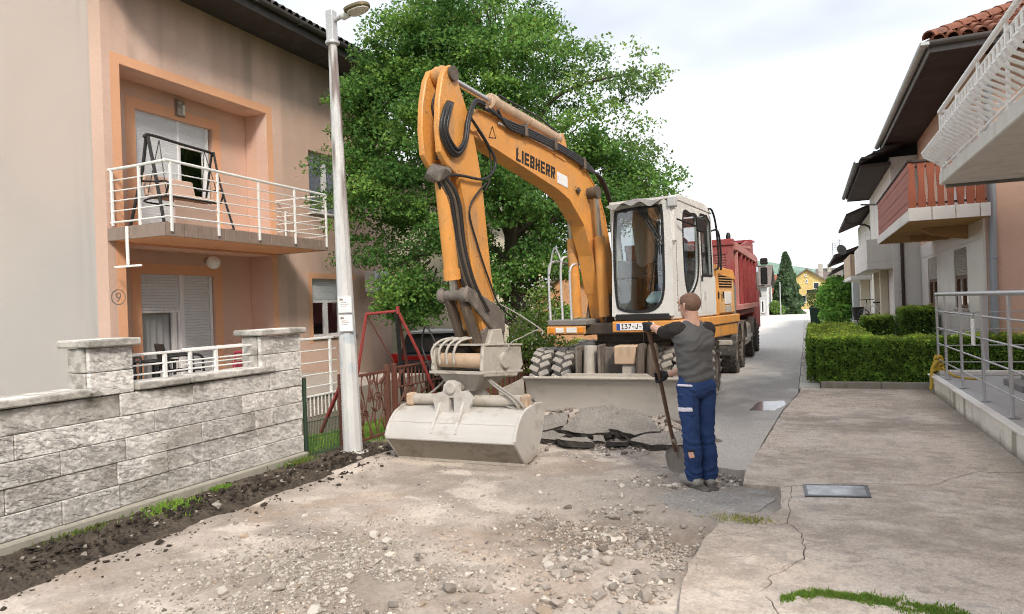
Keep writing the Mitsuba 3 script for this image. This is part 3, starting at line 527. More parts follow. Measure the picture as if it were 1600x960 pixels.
# balcony: slab, tiled edge, railing
b = part(H, 'balcony', box(-10.829, -9.50, 7.89, 11.9, 3.06, 3.24, .004), 'm_band', smooth=False)
part(b, 'deck', box(-10.829, -9.49, 7.89, 11.9, 3.242, 3.27, .003), 'm_tile_brown', smooth=False)
part(b, 'end_panel', box(-10.829, -9.475, 7.865, 7.888, 3.05, 3.262, .003), 'm_tile_brown', smooth=False)
yy = np.r_[7.89, 7.97 + np.arange(14) * .283, 11.9]
for a, c_ in zip(yy[:-1], yy[1:]): part(b, 'edge_tile', box(-9.497, -9.475, a + .004, min(c_, 11.9) - .004, 3.05, 3.265, .004), 'm_tile_brown')
part(b, 'end_panel', box(-10.829, -9.475, 11.902, 11.925, 3.05, 3.262, .003), 'm_tile_brown', smooth=False)
R = part(H, 'balcony_railing', cat([tube(spline([(-10.9, 7.92, 4.26), (-10.2, 7.92, 4.26), (-9.56, 7.92, 4.27), (-9.45, 8.03, 4.27), (-9.45, 9.5, 4.25), (-9.45, 11.9, 4.24)], 6), .026, 8), tube([(-9.45, 11.9, 4.24), (-10.83, 11.9, 4.24)], .02, 8)]), 'm_rail')
for y in (7.985, 8.95, 9.92, 10.9, 11.87): part(R, 'post', box(-9.47, -9.435, y - .02, y + .02, 3.12, 4.25, .004), 'm_rail')
for x in (-10.76, -10.1): part(R, 'post', box(x - .02, x + .02, 7.90, 7.94, 3.2 if x > -10.5 else 3.3, 4.25, .004), 'm_rail')
part(R, 'post', box(-10.6, -10.57, 11.88, 11.92, 3.27, 4.0, .004), 'm_rail')
for z in (3.36, 3.55, 3.72, 3.89, 4.07):
    part(R, 'rail', tube(spline([(-10.82, 7.92, z), (-10.2, 7.92, z), (-9.56, 7.92, z), (-9.45, 8.03, z), (-9.45, 9.5, z), (-9.45, 11.9, z)], 5), .016 if z < 3.4 else .011, 6), 'm_rail')
    part(R, 'rail', tube([(-9.45, 11.9, z), (-10.82, 11.9, z)], .011, 6), 'm_rail')
with frame(trans(-10.33, 7.845, 0)):
    k = part(H, 'laundry_bracket', box(-.03, .03, -.012, .012, 2.62, 3.26, .004), 'm_rail', label='white bracket hanging below the balcony corner'); part(k, 'crossbar', box(-.32, .32, -.014, .014, 2.58, 2.615, .004), 'm_rail')
# lamps, number, air conditioner
with frame(FX(XR)):
    k = part(H, 'wall_lamp', box(9.83, 10.06, 5.74, 6.08, .005, .03, .004), 'm_tile_brown', label='square wall lamp above the balcony door'); part(k, 'shade', box(9.86, 9.96, 5.76, 6.06, .031, .09, .008), 'm_coping'); part(k, 'shade', box(9.975, 10.03, 5.78, 5.98, .031, .07, .006), 'm_lens')
k = part(H, 'globe_lamp', lathe([(.001, 0), (.06, .006), (.11, .06), (.13, .13), (.11, .20), (.06, .245), (.001, .26)], (-10.75, 9.9, 2.80), (1, 0, -.25)), 'm_lens', smooth=60, label='round globe lamp under the balcony'); part(k, 'base', cyl((-10.825, 9.9, 2.82), (-10.74, 9.9, 2.80), .07), 'm_tile_brown')
with frame(FX(XF)):
    nm = meshkit.text_mesh('9', .15, .008); nm.apply_translation((8.02 - nm.bounds[:, 0].mean(), 2.03, .002)); rg = extrude(Point(8.02, 2.105).buffer(.135).difference(Point(8.02, 2.105).buffer(.12)), .001, .008)
    part(H, 'house_number', cat([nm, rg]), 'm_greytext', smooth=False, label='small house number 9 in a ring')
ac = thing('air_conditioner', 'white air conditioner unit on a bracket on the peach facade, half hidden by leaves', 'air conditioner')
part(ac, 'casing', box(XF + .10, XF + .42, 14.95, 15.75, 2.22, 2.78, .02), 'm_white'); part(ac, 'fan_grille', cat([tube(np.c_[np.full(25, XF + .43), 15.3 + r * np.cos(np.linspace(0, 6.283, 25)), 2.5 + r * np.sin(np.linspace(0, 6.283, 25))], .006, 5) for r in (.06, .12, .18, .23)]), 'm_dark')
for y in (15.05, 15.65): part(ac, 'bracket', cat([box(XF + .002, XF + .42, y, y + .03, 2.19, 2.218, .003), bar((XF + .01, y + .015, 1.95), (XF + .38, y + .015, 2.2), .025, .025)]), 'm_galv')
# ------------------------------------------------------------------ terrace
mat('m_terr', P(worn((.28, .24, .205), (.17, .145, .12), .6, 1.5), .9))
struct('terrace', box(-10.829, -7.2, 3.0, 12.0, -.5, .42, .01), 'm_terr', smooth=False, label='raised concrete terrace in front of the left house')
t = thing('terrace_railing', 'white metal railing at the edge of the terrace beyond the stone wall', 'railing')
for z in (.55, .74, .93, 1.12): part(t, 'rail', tube([(-7.22, 6.2, z), (-7.22, 9.2, z)], .011, 6), 'm_rail')
part(t, 'top_rail', box(-7.245, -7.195, 6.2, 9.12, 1.29, 1.325, .006), 'm_rail')
for y in (6.3, 8.0, 9.05): part(t, 'post', box(-7.24, -7.2, y - .02, y + .02, .30, 1.29, .004), 'm_rail')
t = thing('balcony_grille', 'low white metal grille below the terrace railing', 'grille')
part(t, 'frame_bar', box(-7.19, -7.16, 7.9, 9.3, .40, .43, .004), 'm_rail')
for i in range(16): part(t, 'bar', box(-7.185, -7.165, 7.93 + i * .09, 7.945 + i * .09, .10, .40, .002), 'm_rail')
def garden_chair(px, py, a, label, m, seat_h=.42):
    t = thing('garden_chair', label, 'chair')
    with frame(rz(px, py, .42, a)):
        part(t, 'seat', box(-.25, .25, -.25, .25, seat_h - .03, seat_h, .012), m); part(t, 'backrest', moved(box(-.25, .25, -.02, .02, 0, .46, .012), trans(0, .25, seat_h) @ rot((1, 0, 0), -12)), m)
        for s in (-1, 1):
            part(t, 'armrest', tube(spline([(s * .28, .27, .66), (s * .29, 0, .67), (s * .29, -.22, .65), (s * .28, -.27, .5), (s * .27, -.27, 0)], 4), .022, 8), m); part(t, 'leg', bar((s * .26, .27, .66), (s * .27, .30, 0), .035, .035), m)
    return t
garden_chair(-9.86, 8.42, 155, 'black garden armchair on the terrace in front of the closed shutter', 'm_black'); garden_chair(-10.25, 7.55, 60, 'black garden armchair right behind the left stone pillar', 'm_black')
garden_chair(-8.95, 9.25, 100, 'low red garden seat just peeking over the wall left of the right stone pillar', 'm_redseat', .04); mat('m_redseat', P((.30, .03, .06), .6))
t = thing('terrace_table', 'low black table between the black garden chairs', 'table'); part(t, 'tabletop', box(-10.25, -9.65, 7.75, 8.2, 1.0, 1.03, .008), 'm_black')
for x in (-10.2, -9.7):
    for y in (7.8, 8.15): part(t, 'leg', box(x - .02, x + .02, y - .02, y + .02, .42, 1.0, .004), 'm_black')
# garden swing on the balcony
s = thing('garden_swing', 'dark metal garden swing with peach cushion standing on the balcony', 'garden swing')
YA, YB = 8.22, 9.62; XS = -10.25
part(s, 'top_bar', tube(spline([(XS, YA - .06, 4.80), (XS, YA + .06, 4.86), (XS, 8.9, 4.83), (XS, YB - .06, 4.80), (XS, YB + .02, 4.74)], 6), .026, 8), 'm_hose')
for y in (YA, YB):
    for sx in (-1, 1): part(s, 'leg', tube(spline([(XS + sx * .02, y, 4.82), (XS + sx * .16, y, 4.2), (XS + sx * .42, y + (.06 if y > 9 else -.06), 3.28)], 5), .028 if y < 9 else .02, 8), 'm_hose')
    part(s, 'foot_bar', tube([(XS - .42, y, 3.32), (XS + .42, y, 3.32)], .02, 8), 'm_hose')
    for dx in (-.22, .22): part(s, 'hanger', tube([(XS + .02, y + (.22 if y < 9 else -.22), 4.8), (XS + dx, y + (.16 if y < 9 else -.1), 3.9)], .008, 5), 'm_hose')
part(s, 'seat_frame', cat([tube(spline([(XS + .28, 8.30, 3.78), (XS + .3, 8.9, 3.80), (XS + .28, 9.45, 3.78), (XS - .2, 9.5, 3.74), (XS - .24, 8.9, 3.74), (XS - .2, 8.28, 3.74)], 5, True), .016, 6, closed=True)] + [tube(spline([(XS + .3, y, 3.8), (XS + .36, y, 4.02), (XS + .05, y, 4.06), (XS - .25, y, 4.1)], 5), .018, 6) for y in (8.3, 9.48)]), 'm_hose')
part(s, 'cushion', box(XS - .2, XS + .26, 8.36, 9.42, 3.80, 3.88, .03), 'm_cushion'); part(s, 'back_cushion', moved(box(-.05, .05, 8.36, 9.42, 0, .42, .03), trans(XS - .25, 0, 3.84) @ rot((0, 1, 0), -14)), 'm_cushion'); part(s, 'side_panel', box(XS + .31, XS + .33, 8.45, 9.35, 3.34, 3.74, .008), 'm_cushion')
mat('m_cushion', P((.52, .36, .28), .9)); mat('m_greytext', P((.22, .19, .17), .8))
# ------------------------------------------------------------------ stone wall along the street
W = thing('stone_wall', 'pale split granite garden wall with two capped pillars and stained coping', 'garden wall')
part(W, 'core', cat([box(-5.74, -5.53, 1.0, 6.34, -.3, 1.06, .001), box(-5.74, -5.53, 3.81, 4.17, 1.0, 1.46, .001), box(-5.74, -5.53, 5.74, 6.33, 1.0, 1.46, .001)]), 'm_concrete', smooth=False)
part(W, 'plinth', box(-5.745, -5.435, 1.0, 6.37, -.3, .088, .012), 'm_plinth'); mat('m_plinth', P(worn((.34, .32, .27), (.20, .185, .15), .6, 3), .9))
rg_ = np.random.default_rng(5)
for r in range(5):
    z0, z1 = .09 + r * .195, .09 + (r + 1) * .195; y = 1.0
    if r == 4: z1 = 1.066
    while y < 6.34:
        L = rg_.uniform(.45, 1.25); y1 = y + L if y + L < 5.95 else 6.355
        part(W, 'stone_block', box(-5.54, -5.497 + rg_.uniform(-.012, .010), y + .002, y1 - .002, z0 + .002, z1 - .003, .006), f'm_granite{rg_.integers(3)}'); y = y1
for (a, b_) in ((3.79, 4.19), (5.72, 6.357)):
    for z0, z1 in ((1.068, 1.27), (1.27, 1.478)):
        part(W, 'stone_block', box(-5.54, -5.495 + rg_.uniform(-.005, .005), a, b_, z0 + .003, z1 - .003, .006), f'm_granite{rg_.integers(3)}')
        part(W, 'quoin_block', box(-5.755, -5.545, a - .012, a + .2, z0 + .004, z1 - .004, .006), 'm_coping')
    part(W, 'pillar_cap', box(-5.84, -5.44, a - .05, b_ + .05, 1.482, 1.548, .012), 'm_coping')
for y0, y1, n in ((1.0, 3.775, 3), (4.205, 5.90, 3)):
    for i in range(n): part(W, 'coping_stone', box(-5.80, -5.455, y0 + (y1 - y0) * i / n + .002, y0 + (y1 - y0) * (i + 1) / n - .002, 1.078, 1.142 + .004 * (i % 2), .012), 'm_coping')
r = thing('wall_railing', 'white two bar railing on top of the stone wall between the pillars', 'railing')
part(r, 'top_rail', box(-5.66, -5.62, 4.195, 5.715, 1.372, 1.395, .004), 'm_rail')
for z in (1.20, 1.285): part(r, 'rail', tube([(-5.64, 4.195, z), (-5.64, 5.715, z)], .009, 6), 'm_rail')
for y in (4.63, 5.24): part(r, 'post', box(-5.655, -5.625, y - .018, y + .018, 1.143, 1.371, .003), 'm_rail')
# ------------------------------------------------------------------ street lamp
l = thing('street_lamp', 'tall tapered grey street lamp pole with flat lamp head and two notices', 'street lamp')
with frame(trans(-5.10, 6.76, 0) @ rot((0, 1, 0), -1.1)):
    part(l, 'pole', lathe([(.118, -.2), (.115, 0), (.108, .6), (.10, 1.5), (.078, 3.2), (.052, 4.95), (.05, 5.0)], n=10), 'm_pole', smooth=20); part(l, 'base_collar', lathe([(.19, -.06), (.185, .02), (.15, .035), (.12, .036)]), 'm_concrete'); part(l, 'pole_top', box(-.05, .05, -.05, .05, 4.99, 5.36, .006), 'm_galv'); part(l, 'top_flange', lathe([(.05, 4.95), (.085, 4.96), (.085, 4.99), (.05, 5.0)], n=10), 'm_galv')
    hd_ = part(l, 'lamp_arm', tube([(.04, 0, 5.235), (.13, 0, 5.26), (.17, 0, 5.27)], .028, 10), 'm_galv'); part(hd_, 'arm_joint', lathe([(.04, 0), (.055, .02), (.05, .10), (.04, .12)], (.15, 0, 5.265), (1, 0, .12)), 'm_white')
    hp = spline([(.24, -.05), (.29, -.11), (.47, -.10), (.55, -.035), (.55, .035), (.47, .10), (.29, .11), (.24, .05)], 4, True)
    k = part(l, 'lamp_head', prism(hp, 0, .055, trans(0, 0, 5.23) @ rot((0, 1, 0), -7), .015), 'm_bronze'); part(k, 'lens', prism(hp * .82 + (.08, 0), -.012, 0., trans(0, 0, 5.23) @ rot((0, 1, 0), -7), .004), 'm_lens')
    for i, z in enumerate((1.79, 1.57)):
        with frame(rot((0, 0, 1), 33)):
            k = part(l, 'notice', box(-.075, .075, -.128, -.118, z - .09, z + .10, .003), 'm_platewhite', label=('upper white notice', 'lower white notice')[i]); part(k, 'backboard', box(-.085, .085, -.117, -.095, z - .10, z + .11, .003), 'm_galv')
            part(k, 'print', cat([box(-.06, -.02, -.1292, -.1284, z + .055, z + .08, .0001)] + [box(-.055, .02 + .02 * (j % 2), -.1292, -.1284, z + .03 - j * .022, z + .036 - j * .022, .0001) for j in range(3)]), 'm_greytext', smooth=False)
# ------------------------------------------------------------------ wire fence, gate, wrought iron fence
w = thing('wire_fence', 'low green wire fence between the stone wall and the red gate post', 'fence')
for y, x in ((6.42, -5.52), (7.0, -5.46)):
    if y < 6.5: part(w, 'post', box(x - .02, x + .02, y - .02, y + .02, -.1, .95, .004), 'm_greenwire')
for i in range(24): part(w, 'wire', cyl((-5.52 + .003 * i, 6.44 + i * .0245, -.05), (-5.52 + .003 * i, 6.44 + i * .0245, .42), .0035, 5), 'm_greenwire')
for z in (.02, .22, .41): part(w, 'rail', tube([(-5.52, 6.43, z), (-5.45, 7.02, z)], .005, 5), 'm_greenwire')
g = thing('rusty_gate', 'rust red gate post and gate leaf with wavy iron bars behind the street lamp', 'gate')
part(g, 'post', box(-5.49, -5.41, 7.0, 7.08, -.1, .93, .006), 'm_rust'); part(g, 'brace', bar((-5.46, 7.02, .78), (-6.1, 7.4, .1), .04, .04), 'm_rustred')
def wavy(x, y0, y1, z0, z1, n, m='m_rust2', parent=None, ph=0):
    rw = np.random.default_rng(int(1000 * y0)); L = z1 - z0
    for i in range(n):
        y = y0 + (y1 - y0) * (i + .5) / n; t_ = np.linspace(0, 1, 15); s = 1 if i % 2 else -1; am, fq = rw.uniform(.025, .06), rw.uniform(7, 12)
        part(parent, 'wavy_bar', tube(np.c_[x + .012 * np.sin(t_ * 9 + i), y + s * am * np.sin(t_ * fq + rw.uniform(0, 3)), z0 + L * t_], .010 + .004 * np.sin(t_ * 19 + i), 6), m)
        for q in range(2):
            zc = z0 + L * rw.uniform(.15, .85); part(parent, 'iron_leaf', moved(lathe([(.002, 0), (.022, .05), (.020, .10), (.002, .17)], n=6), trans(x, y + s * .03, zc) @ rot((1, 0, 0), rw.uniform(-70, 70)) @ rot((0, 1, 0), rw.uniform(-40, 40))), m)
        if i % 3 == 0:
            th_ = np.linspace(0, 8.5, 22); part(parent, 'scroll', tube(np.c_[np.full(22, x + .012), y + (.075 - .0075 * th_) * np.cos(th_), z0 + L * .5 + .10 * s + (.075 - .0075 * th_) * np.sin(th_)], .008, 5), m)
part(g, 'rail', box(-5.26, -5.23, 7.13, 7.72, .88, .915, .003), 'm_rust'); part(g, 'rail', box(-5.26, -5.23, 7.13, 7.72, .06, .09, .003), 'm_rust'); wavy(-5.245, 7.15, 7.7, .09, .88, 6, parent=g)
part(g, 'post', box(-5.29, -5.22, 7.72, 7.79, -.12, .98, .006), 'm_rust2')
f = thing('iron_fence', 'long rust brown wrought iron fence running along the yard behind the digger', 'fence')
Y0, Y1 = 7.85, 14.0
part(f, 'top_rail', tube([(-5.2, Y0, .93), (-5.1, 10.9, .93), (-5.1, Y1, .93)], .018, 6), 'm_rust'); part(f, 'bottom_rail', tube([(-5.2, Y0, .10), (-5.1, 10.9, .10), (-5.1, Y1, .10)], .016, 6), 'm_rust'); part(f, 'mid_rail', tube([(-5.2, Y0, .66), (-5.1, 10.9, .66), (-5.1, Y1, .66)], .012, 6), 'm_rust')
for i, y in enumerate(np.arange(Y0, Y1 + .1, 1.54)): part(f, 'post', box(-5.23 + .03 * (y > 10), -5.17 + .03 * (y > 10), y - .03, y + .03, -.12, .99, .005), 'm_rust')
part(f, 'arch', tube([(-5.2, Y0 + .05 + .32 * (1 - math.cos(a)), .55 + .38 * math.sin(a)) for a in np.linspace(0, math.pi / 2, 9)], .016, 6), 'm_rust')
wavy(-5.19, Y0 + .1, 9.4, .10, .66, 15, parent=f)
for i in range(15): part(f, 'picket', box(-5.20, -5.18, Y0 + .12 + i * .1, Y0 + .135 + i * .1, .66, .93, .002), 'm_rust')
for i in range(44): part(f, 'lattice_slat', bar((-5.14, 9.44 + i * .104, .11), (-5.14, 9.44 + i * .104 + (.07 if i % 2 else -.07), .92), .012, .062, .002, (0, 1, 0)), 'm_rust')
# ------------------------------------------------------------------ playground swing frame, parked car, cream house
s = thing('swing_frame', 'red tubular playground swing frame standing in the yard in front of the parked car', 'swing frame')
A, B = np.array([-5.80, 8.1, 1.67]), np.array([-5.27, 8.1, 1.70])
part(s, 'top_bar', tube([A - (.01, 0, 0), B + (.02, 0, 0)], .02, 8), 'm_rustred')
part(s, 'leg', tube([A, (-6.15, 8.05, -.1)], .022, 8), 'm_rustred'); part(s, 'leg', tube([B, (-4.98 - .1, 8.3, 1.1), (-4.72 - .25, 8.5, .55), (-4.9, 8.6, -.1)], .022, 8), 'm_rustred'); part(s, 'leg', tube([B, (-5.5, 8.7, .7), (-5.75, 8.9, -.1)], .022, 8), 'm_rust'); part(s, 'leg', tube([A, (-5.55, 8.7, .6), (-5.5, 8.9, -.1)], .012, 8), 'm_rust')
part(s, 'strut', tube([B - (.02, 0, 0), B + (-.16, .3, -1.3)], .03, 8), 'm_black'); part(s, 'strut', tube([B + (0, 0, .07), B - (0, 0, .04)], .026, 8), 'm_rustred')
c = thing('parked_car', 'dark grey estate car with red tail light parked in the yard behind the red fence', 'car')
with frame(rz(-9.65, 17.5, -.52, 191)):
    low = [(-2.2, .35), (-2.25, .75), (-2.15, .98), (-1.2, 1.08), (1.9, 1.12), (2.16, 1.06), (2.22, .6), (2.15, .35)]
    part(c, 'body', prism(low, -.88, .88, basis((0, 0, 0), (0, 1, 0), (0, 0, 1), (1, 0, 0)), .08), 'm_carpaint', smooth=40)
    up_ = [(-1.15, 1.06), (-.35, 1.52), (.3, 1.60), (1.6, 1.58), (2.05, 1.11)]
    part(c, 'greenhouse', prism(up_, -.74, .74, basis((0, 0, 0), (0, 1, 0), (0, 0, 1), (1, 0, 0)), .06), 'm_carglass', smooth=30)
    part(c, 'roof', prism([(-.4, 1.53), (.3, 1.605), (1.72, 1.59), (1.72, 1.64), (.3, 1.67), (-.42, 1.57)], -.70, .70, basis((0, 0, 0), (0, 1, 0), (0, 0, 1), (1, 0, 0)), .02), 'm_galv', smooth=30)
    for sx in (-1, 1):
        for y in (-.4, .55, 1.5): part(c, 'pillar', bar((sx * .74, y, 1.02), (sx * .70, y + .05, 1.56), .03, .07), 'm_carpaint')
        part(c, 'tail_light', box(sx * .62, sx * .895, 1.98, 2.225, .86, 1.10, .02), 'm_taillight')
        for y in (-1.4, 1.35): k = part(c, 'wheel', lathe([(.12, -.11), (.33, -.10), (.34, 0), (.33, .10), (.12, .11)], (sx * .80, y, .34), (1, 0, 0)), 'm_rubber'); part(k, 'rim', cyl((sx * .78, y, .34), (sx * .925, y, .34), .21), 'm_galv')
    part(c, 'tail_band', box(-.6, .6, 2.17, 2.235, .92, 1.04, .01), 'm_taillight'); part(c, 'bumper', box(-.86, .86, 2.12, 2.30, .36, .64, .05), 'm_black')
mat('m_carpaint', P((.035, .037, .042), .25, .3, clearcoat=1.)); mat('m_carglass', P((.03, .035, .038), .06, spec=.7))
def simple_house(name, label, x0, x1, y0, y1, ze, zr, mw, mr, ridge='y', wins=(), over=.5, z0=-.6, chimney=None, group=None):
    """wins: (face, u0, u1, v0, v1); face '-y' or '+x' or '-x'"""
    t = thing(name, label, 'house', group); cx, cy = (x0 + x1) / 2, (y0 + y1) / 2; faces = {'-y': (FMY(y0), 1), '+x': (FX(x1), 1), '-x': (FMX(x0), -1)}
    part(t, 'wall', box(x0, x1, y0, y1, z0, ze, .002) if ridge != 'y' else prism([(x0, z0), (x1, z0), (x1, ze), (cx, zr), (x0, ze)], 0, y1 - y0, basis((0, y1, 0), (1, 0, 0), (0, 0, 1), (0, -1, 0)), .002), mw, smooth=False)
    if ridge == 'y':
        k = (zr - ze) / (cx - x0); e = ze - over * k
        part(t, 'roof', prism([(x0 - over, e), (x0 - over, e + .18), (cx, zr + .2), (x1 + over, e + .18), (x1 + over, e), (cx, zr + .012)], 0, y1 - y0 + 2 * over, basis((0, y1 + over, 0), (1, 0, 0), (0, 0, 1), (0, -1, 0)), .004), mr, smooth=False)
    else:
        k = (zr - ze) / (cy - y0); e = ze - over * k
        part(t, 'wall_gable', prism([(y0 + .01, ze), (y1 - .01, ze), (cy, zr)], x0 + .01, x1 - .01, YZ, .002), mw, smooth=False)
        part(t, 'roof', prism([(y0 - over, e), (y0 - over, e + .18), (cy, zr + .2), (y1 + over, e + .18), (y1 + over, e), (cy, zr + .012)], x0 - over, x1 + over, YZ, .004), mr, smooth=False)
    for f_, u0, u1, v0, v1 in wins:
        M, s_ = faces[f_]; u0, u1 = (u0, u1) if s_ > 0 else (-u1, -u0)
        with frame(M): k = part(t, 'window', ring(u0, u1, v0, v1, .08, .002, .04, np.eye(4)), 'm_white', smooth=False); part(k, 'pane', extrude(sbox(u0 + .08, v0 + .08, u1 - .08, v1 - .08), .002, .015), 'm_carglass', smooth=False); part(k, 'sill', box(u0 - .05, u1 + .05, v0 - .06, v0 - .002, .002, .1, .006), 'm_coping')
    if chimney: part(t, 'chimney', box(chimney[0] - .3, chimney[0] + .3, chimney[1] - .3, chimney[1] + .3, ze, zr + .9, .02), 'm_concrete')
    return t
mat('m_cream', P(plaster((.66, .60, .47), .06), .9, spec=.2)); mat('m_yellowwall', P(plaster((.66, .50, .20), .08), .9, spec=.2)); mat('m_whitewall', P(plaster((.68, .66, .63), .06), .9, spec=.2)); mat('m_roofred', P(worn((.30, .10, .06), (.15, .08, .06), .5, .8), .85)); mat('m_roofgrey', P(worn((.17, .14, .125), (.10, .085, .08), .5, .8), .85)); mat('m_orangewall', P(plaster((.60, .33, .18), .08), .9, spec=.2)); mat('m_greyhouse', P(plaster((.50, .50, .50), .06), .9))
simple_house('cream_house', 'cream plastered house behind the parked car, mostly hidden by the tree', -17.5, -10.6, 19.5, 28, 5.2, 7.2, 'm_cream', 'm_roofgrey', wins=(('+x', 21, 22.2, 1.0, 2.3), ('+x', 24, 25.2, 1.0, 2.3)))
simple_house('orange_shed', 'small orange plastered outbuilding with lean roof seen behind the digger boom', -10.5, -7.4, 26.5, 31, 2.05, 3.0, 'm_orangewall', 'm_roofgrey', wins=(('-y', -9.6, -8.8, .9, 1.7),), over=.25)
# ================================================================== FOLIAGE
def leaves(C, N, size, col, jit=.35, flat=.55):
    n = len(C); d = RNG.normal(size=(n, 3)); d = d / np.linalg.norm(d, axis=1, keepdims=True) + np.asarray(N) * flat; d /= np.linalg.norm(d, axis=1, keepdims=True)
    u = np.cross(d, RNG.normal(size=(n, 3))); u /= np.linalg.norm(u, axis=1, keepdims=True) + 1e-9; v = np.cross(d, u); s = (size * RNG.uniform(.6, 1.3, n))[:, None]
    V = np.stack([C - u * s * .5, C + v * s * .3 + d * s * .06, C + u * s * .5, C - v * s * .3 + d * s * .06], 1).reshape(-1, 3); i = np.arange(n)[:, None] * 4
    F = np.vstack([i + (0, 1, 2), i + (0, 2, 3)]); c = np.broadcast_to(np.asarray(col, float), (n, 3)) * RNG.uniform(1 - jit, 1 + jit, (n, 1)); c = c * np.c_[RNG.uniform(.85, 1.2, n), np.ones(n), RNG.uniform(.7, 1.2, n)]
    return TM(V, F), np.repeat(c, 4, 0)
def limb(p, q, r0, r1, sag=.15, n=6):
    p, q = np.asarray(p, float), np.asarray(q, float); L = np.linalg.norm(q - p); m = (p + q) / 2 + RNG.normal(0, .06, 3) * L + (0, 0, sag * L); c = spline([p, m, q], n); return tube(c, np.linspace(r0, r1, len(c)), 7)
mat('m_bark', bump(P(mikit.proc(lambda p, n, uv: mix((.045, .036, .028), (.13, .105, .08), fbm(p.x * 9, p.y * 9, p.z * 2.5, 4))), .95), lambda p, n, uv: .05 * fbm(p.x * 14, p.y * 14, p.z * 3, 3), .8))
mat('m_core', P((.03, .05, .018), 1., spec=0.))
TR = thing('broadleaf_tree', 'big dense green broadleaf tree rising behind the digger boom', 'tree')
ELL = [(-6.32, 13.93, 7.45, 2.15, 2.01), (-8.39, 13.69, 6.47, 1.49, 1.56), (-8.74, 12.99, 4.40, 1.04, 1.73), (-7.42, 13.24, 3.03, 1.70, 1.63), (-5.49, 14.73, 5.06, 2.06, 2.21), (-4.20, 14.86, 6.07, 1.22, 1.72), (-3.86, 15.01, 4.41, 1.03, 1.08), (-5.61, 14.79, 2.56, 1.41, 1.33), (-3.27, 15.05, 6.83, .59, .71), (-6.78, 13.08, 4.91, 1.65, 1.93), (-9.30, 12.96, 6.35, .58, 1.02), (-7.69, 12.79, 1.91, .83, .69), (-3.64, 15.43, 5.19, .73, .73), (-7.6, 13.4, 7.7, 1.1, 1.1), (-9.0, 13.2, 5.4, .9, 1.1)]
TRUNK = np.array([-6.05, 14.25, -.4])
br = [tube(spline([TRUNK, TRUNK + (.03, 0, 1.2), TRUNK + (-.05, .03, 2.6), TRUNK + (-.1, -.1, 4.2), TRUNK + (-.2, -.3, 6.4)], 6), np.linspace(.34, .09, 25), 12)]
Cs, Ns, cols = [], [], []
for i, (x, y, z, rx, rz_) in enumerate(ELL):
    e = np.array([x, y, z]); sparse = i in (5, 8, 12); h = min(max(z - .8, 1.8), 5.5); br.append(limb(TRUNK + (-.08, -.05, h * .75 + .3), e, .075, .015))
    n = max(9, int((14 if not sparse else 12) * rx * rz_)); d = RNG.normal(size=(n, 3)); d[:, 2] = d[:, 2] * .9 + .1; d /= np.linalg.norm(d, axis=1, keepdims=True); r = RNG.uniform(.35, 1., n) ** .5; B_ = e + d * r[:, None] * (rx * .92, rx * .9, rz_ * .92)
    for c0, dd in zip(B_, d):      # a bough: a drooping pad of leaf clusters round a twig
        R_ = RNG.uniform(.34, .78) * (.75 if sparse else 1.); k = int((1350 if not sparse else 600) * R_ ** 1.7)
        if not sparse: br.append(limb(e + (c0 - e) * .35, c0, .018, .006, .05, 3))
        q = RNG.normal(0, 1, (k, 3)); q /= np.linalg.norm(q, axis=1, keepdims=True); q *= (RNG.uniform(0, 1, k) ** .45)[:, None] * R_; q[:, 2] = q[:, 2] * .42 - .30 * (q[:, 0] ** 2 + q[:, 1] ** 2) / R_
        q += dd * (q @ dd)[:, None] * .35; w = c0 + q; w += (meshkit.noise(w * 3.1, 6)[:, None] - .5) * .22; kp = meshkit.noise(w * 4.2, 21) > .29; w, q = w[kp], q[kp]
        Cs.append(w); Ns.append(np.tile(dd * .35 + (0, 0, .85), (len(w), 1))); tone = RNG.uniform(.6, 1.35)
        cols.append(np.tile(np.array([.160, .305, .084]) * tone * np.array([1 + .35 * (tone - 1), 1, 1 - .2 * (tone - 1)]) + (np.array([.055, .04, .035]) if sparse else 0), (len(w), 1)) * RNG.uniform(.8, 1.25, (len(w), 1)))
m, c = leaves(np.vstack(Cs), np.vstack(Ns), .088, np.vstack(cols)); part(TR, 'trunk', cat(br[:1]), 'm_bark', smooth=True); part(TR, 'branches', cat(br[1:]), 'm_bark', smooth=True); part(TR, 'crown', m, 'm_leaf', smooth=True, color=c)
def bush(name, label, ells, n, size, col, cat_='bush', trunk=None, group=None, flat=.6, z0=0.):
    t = thing(name, label, cat_, group); Cs, Ns, cs = [], [], []; tot = sum(e[3] * e[3] * e[4] for e in ells)
    for x, y, z, rx, rz_ in ells:
        k = int(n * rx * rx * rz_ / tot); d = RNG.normal(size=(k, 3)); d /= np.linalg.norm(d, axis=1, keepdims=True); r = RNG.uniform(.1, 1, k) ** .3; q = np.array([x, y, z]) + d * r[:, None] * (rx, rx, rz_)
        q += (meshkit.noise(q * 2.6 / max(rx, .3), 5)[:, None] - .5) * d * rx * .55; tone = .55 + .9 * meshkit.noise(q * 3.2 / max(rx, .3), 8); q[:, 2] = np.maximum(q[:, 2], z0 + .02); Cs.append(q); Ns.append(d); cs.append(np.asarray(col) * tone[:, None])
    m, c = leaves(np.vstack(Cs), np.vstack(Ns), size, np.vstack(cs), flat=flat); part(t, 'crown', m, 'm_leaf', smooth=True, color=c)
    ells0 = ells[0]; tp = trunk or (ells0[0], ells0[1], z0 - .1)
    part(t, 'trunk', cat([limb(tp, (x, y, z), .02 + .03 * rz_, .012, 0.) for x, y, z, rx, rz_ in ells]), 'm_bark', smooth=True); return t
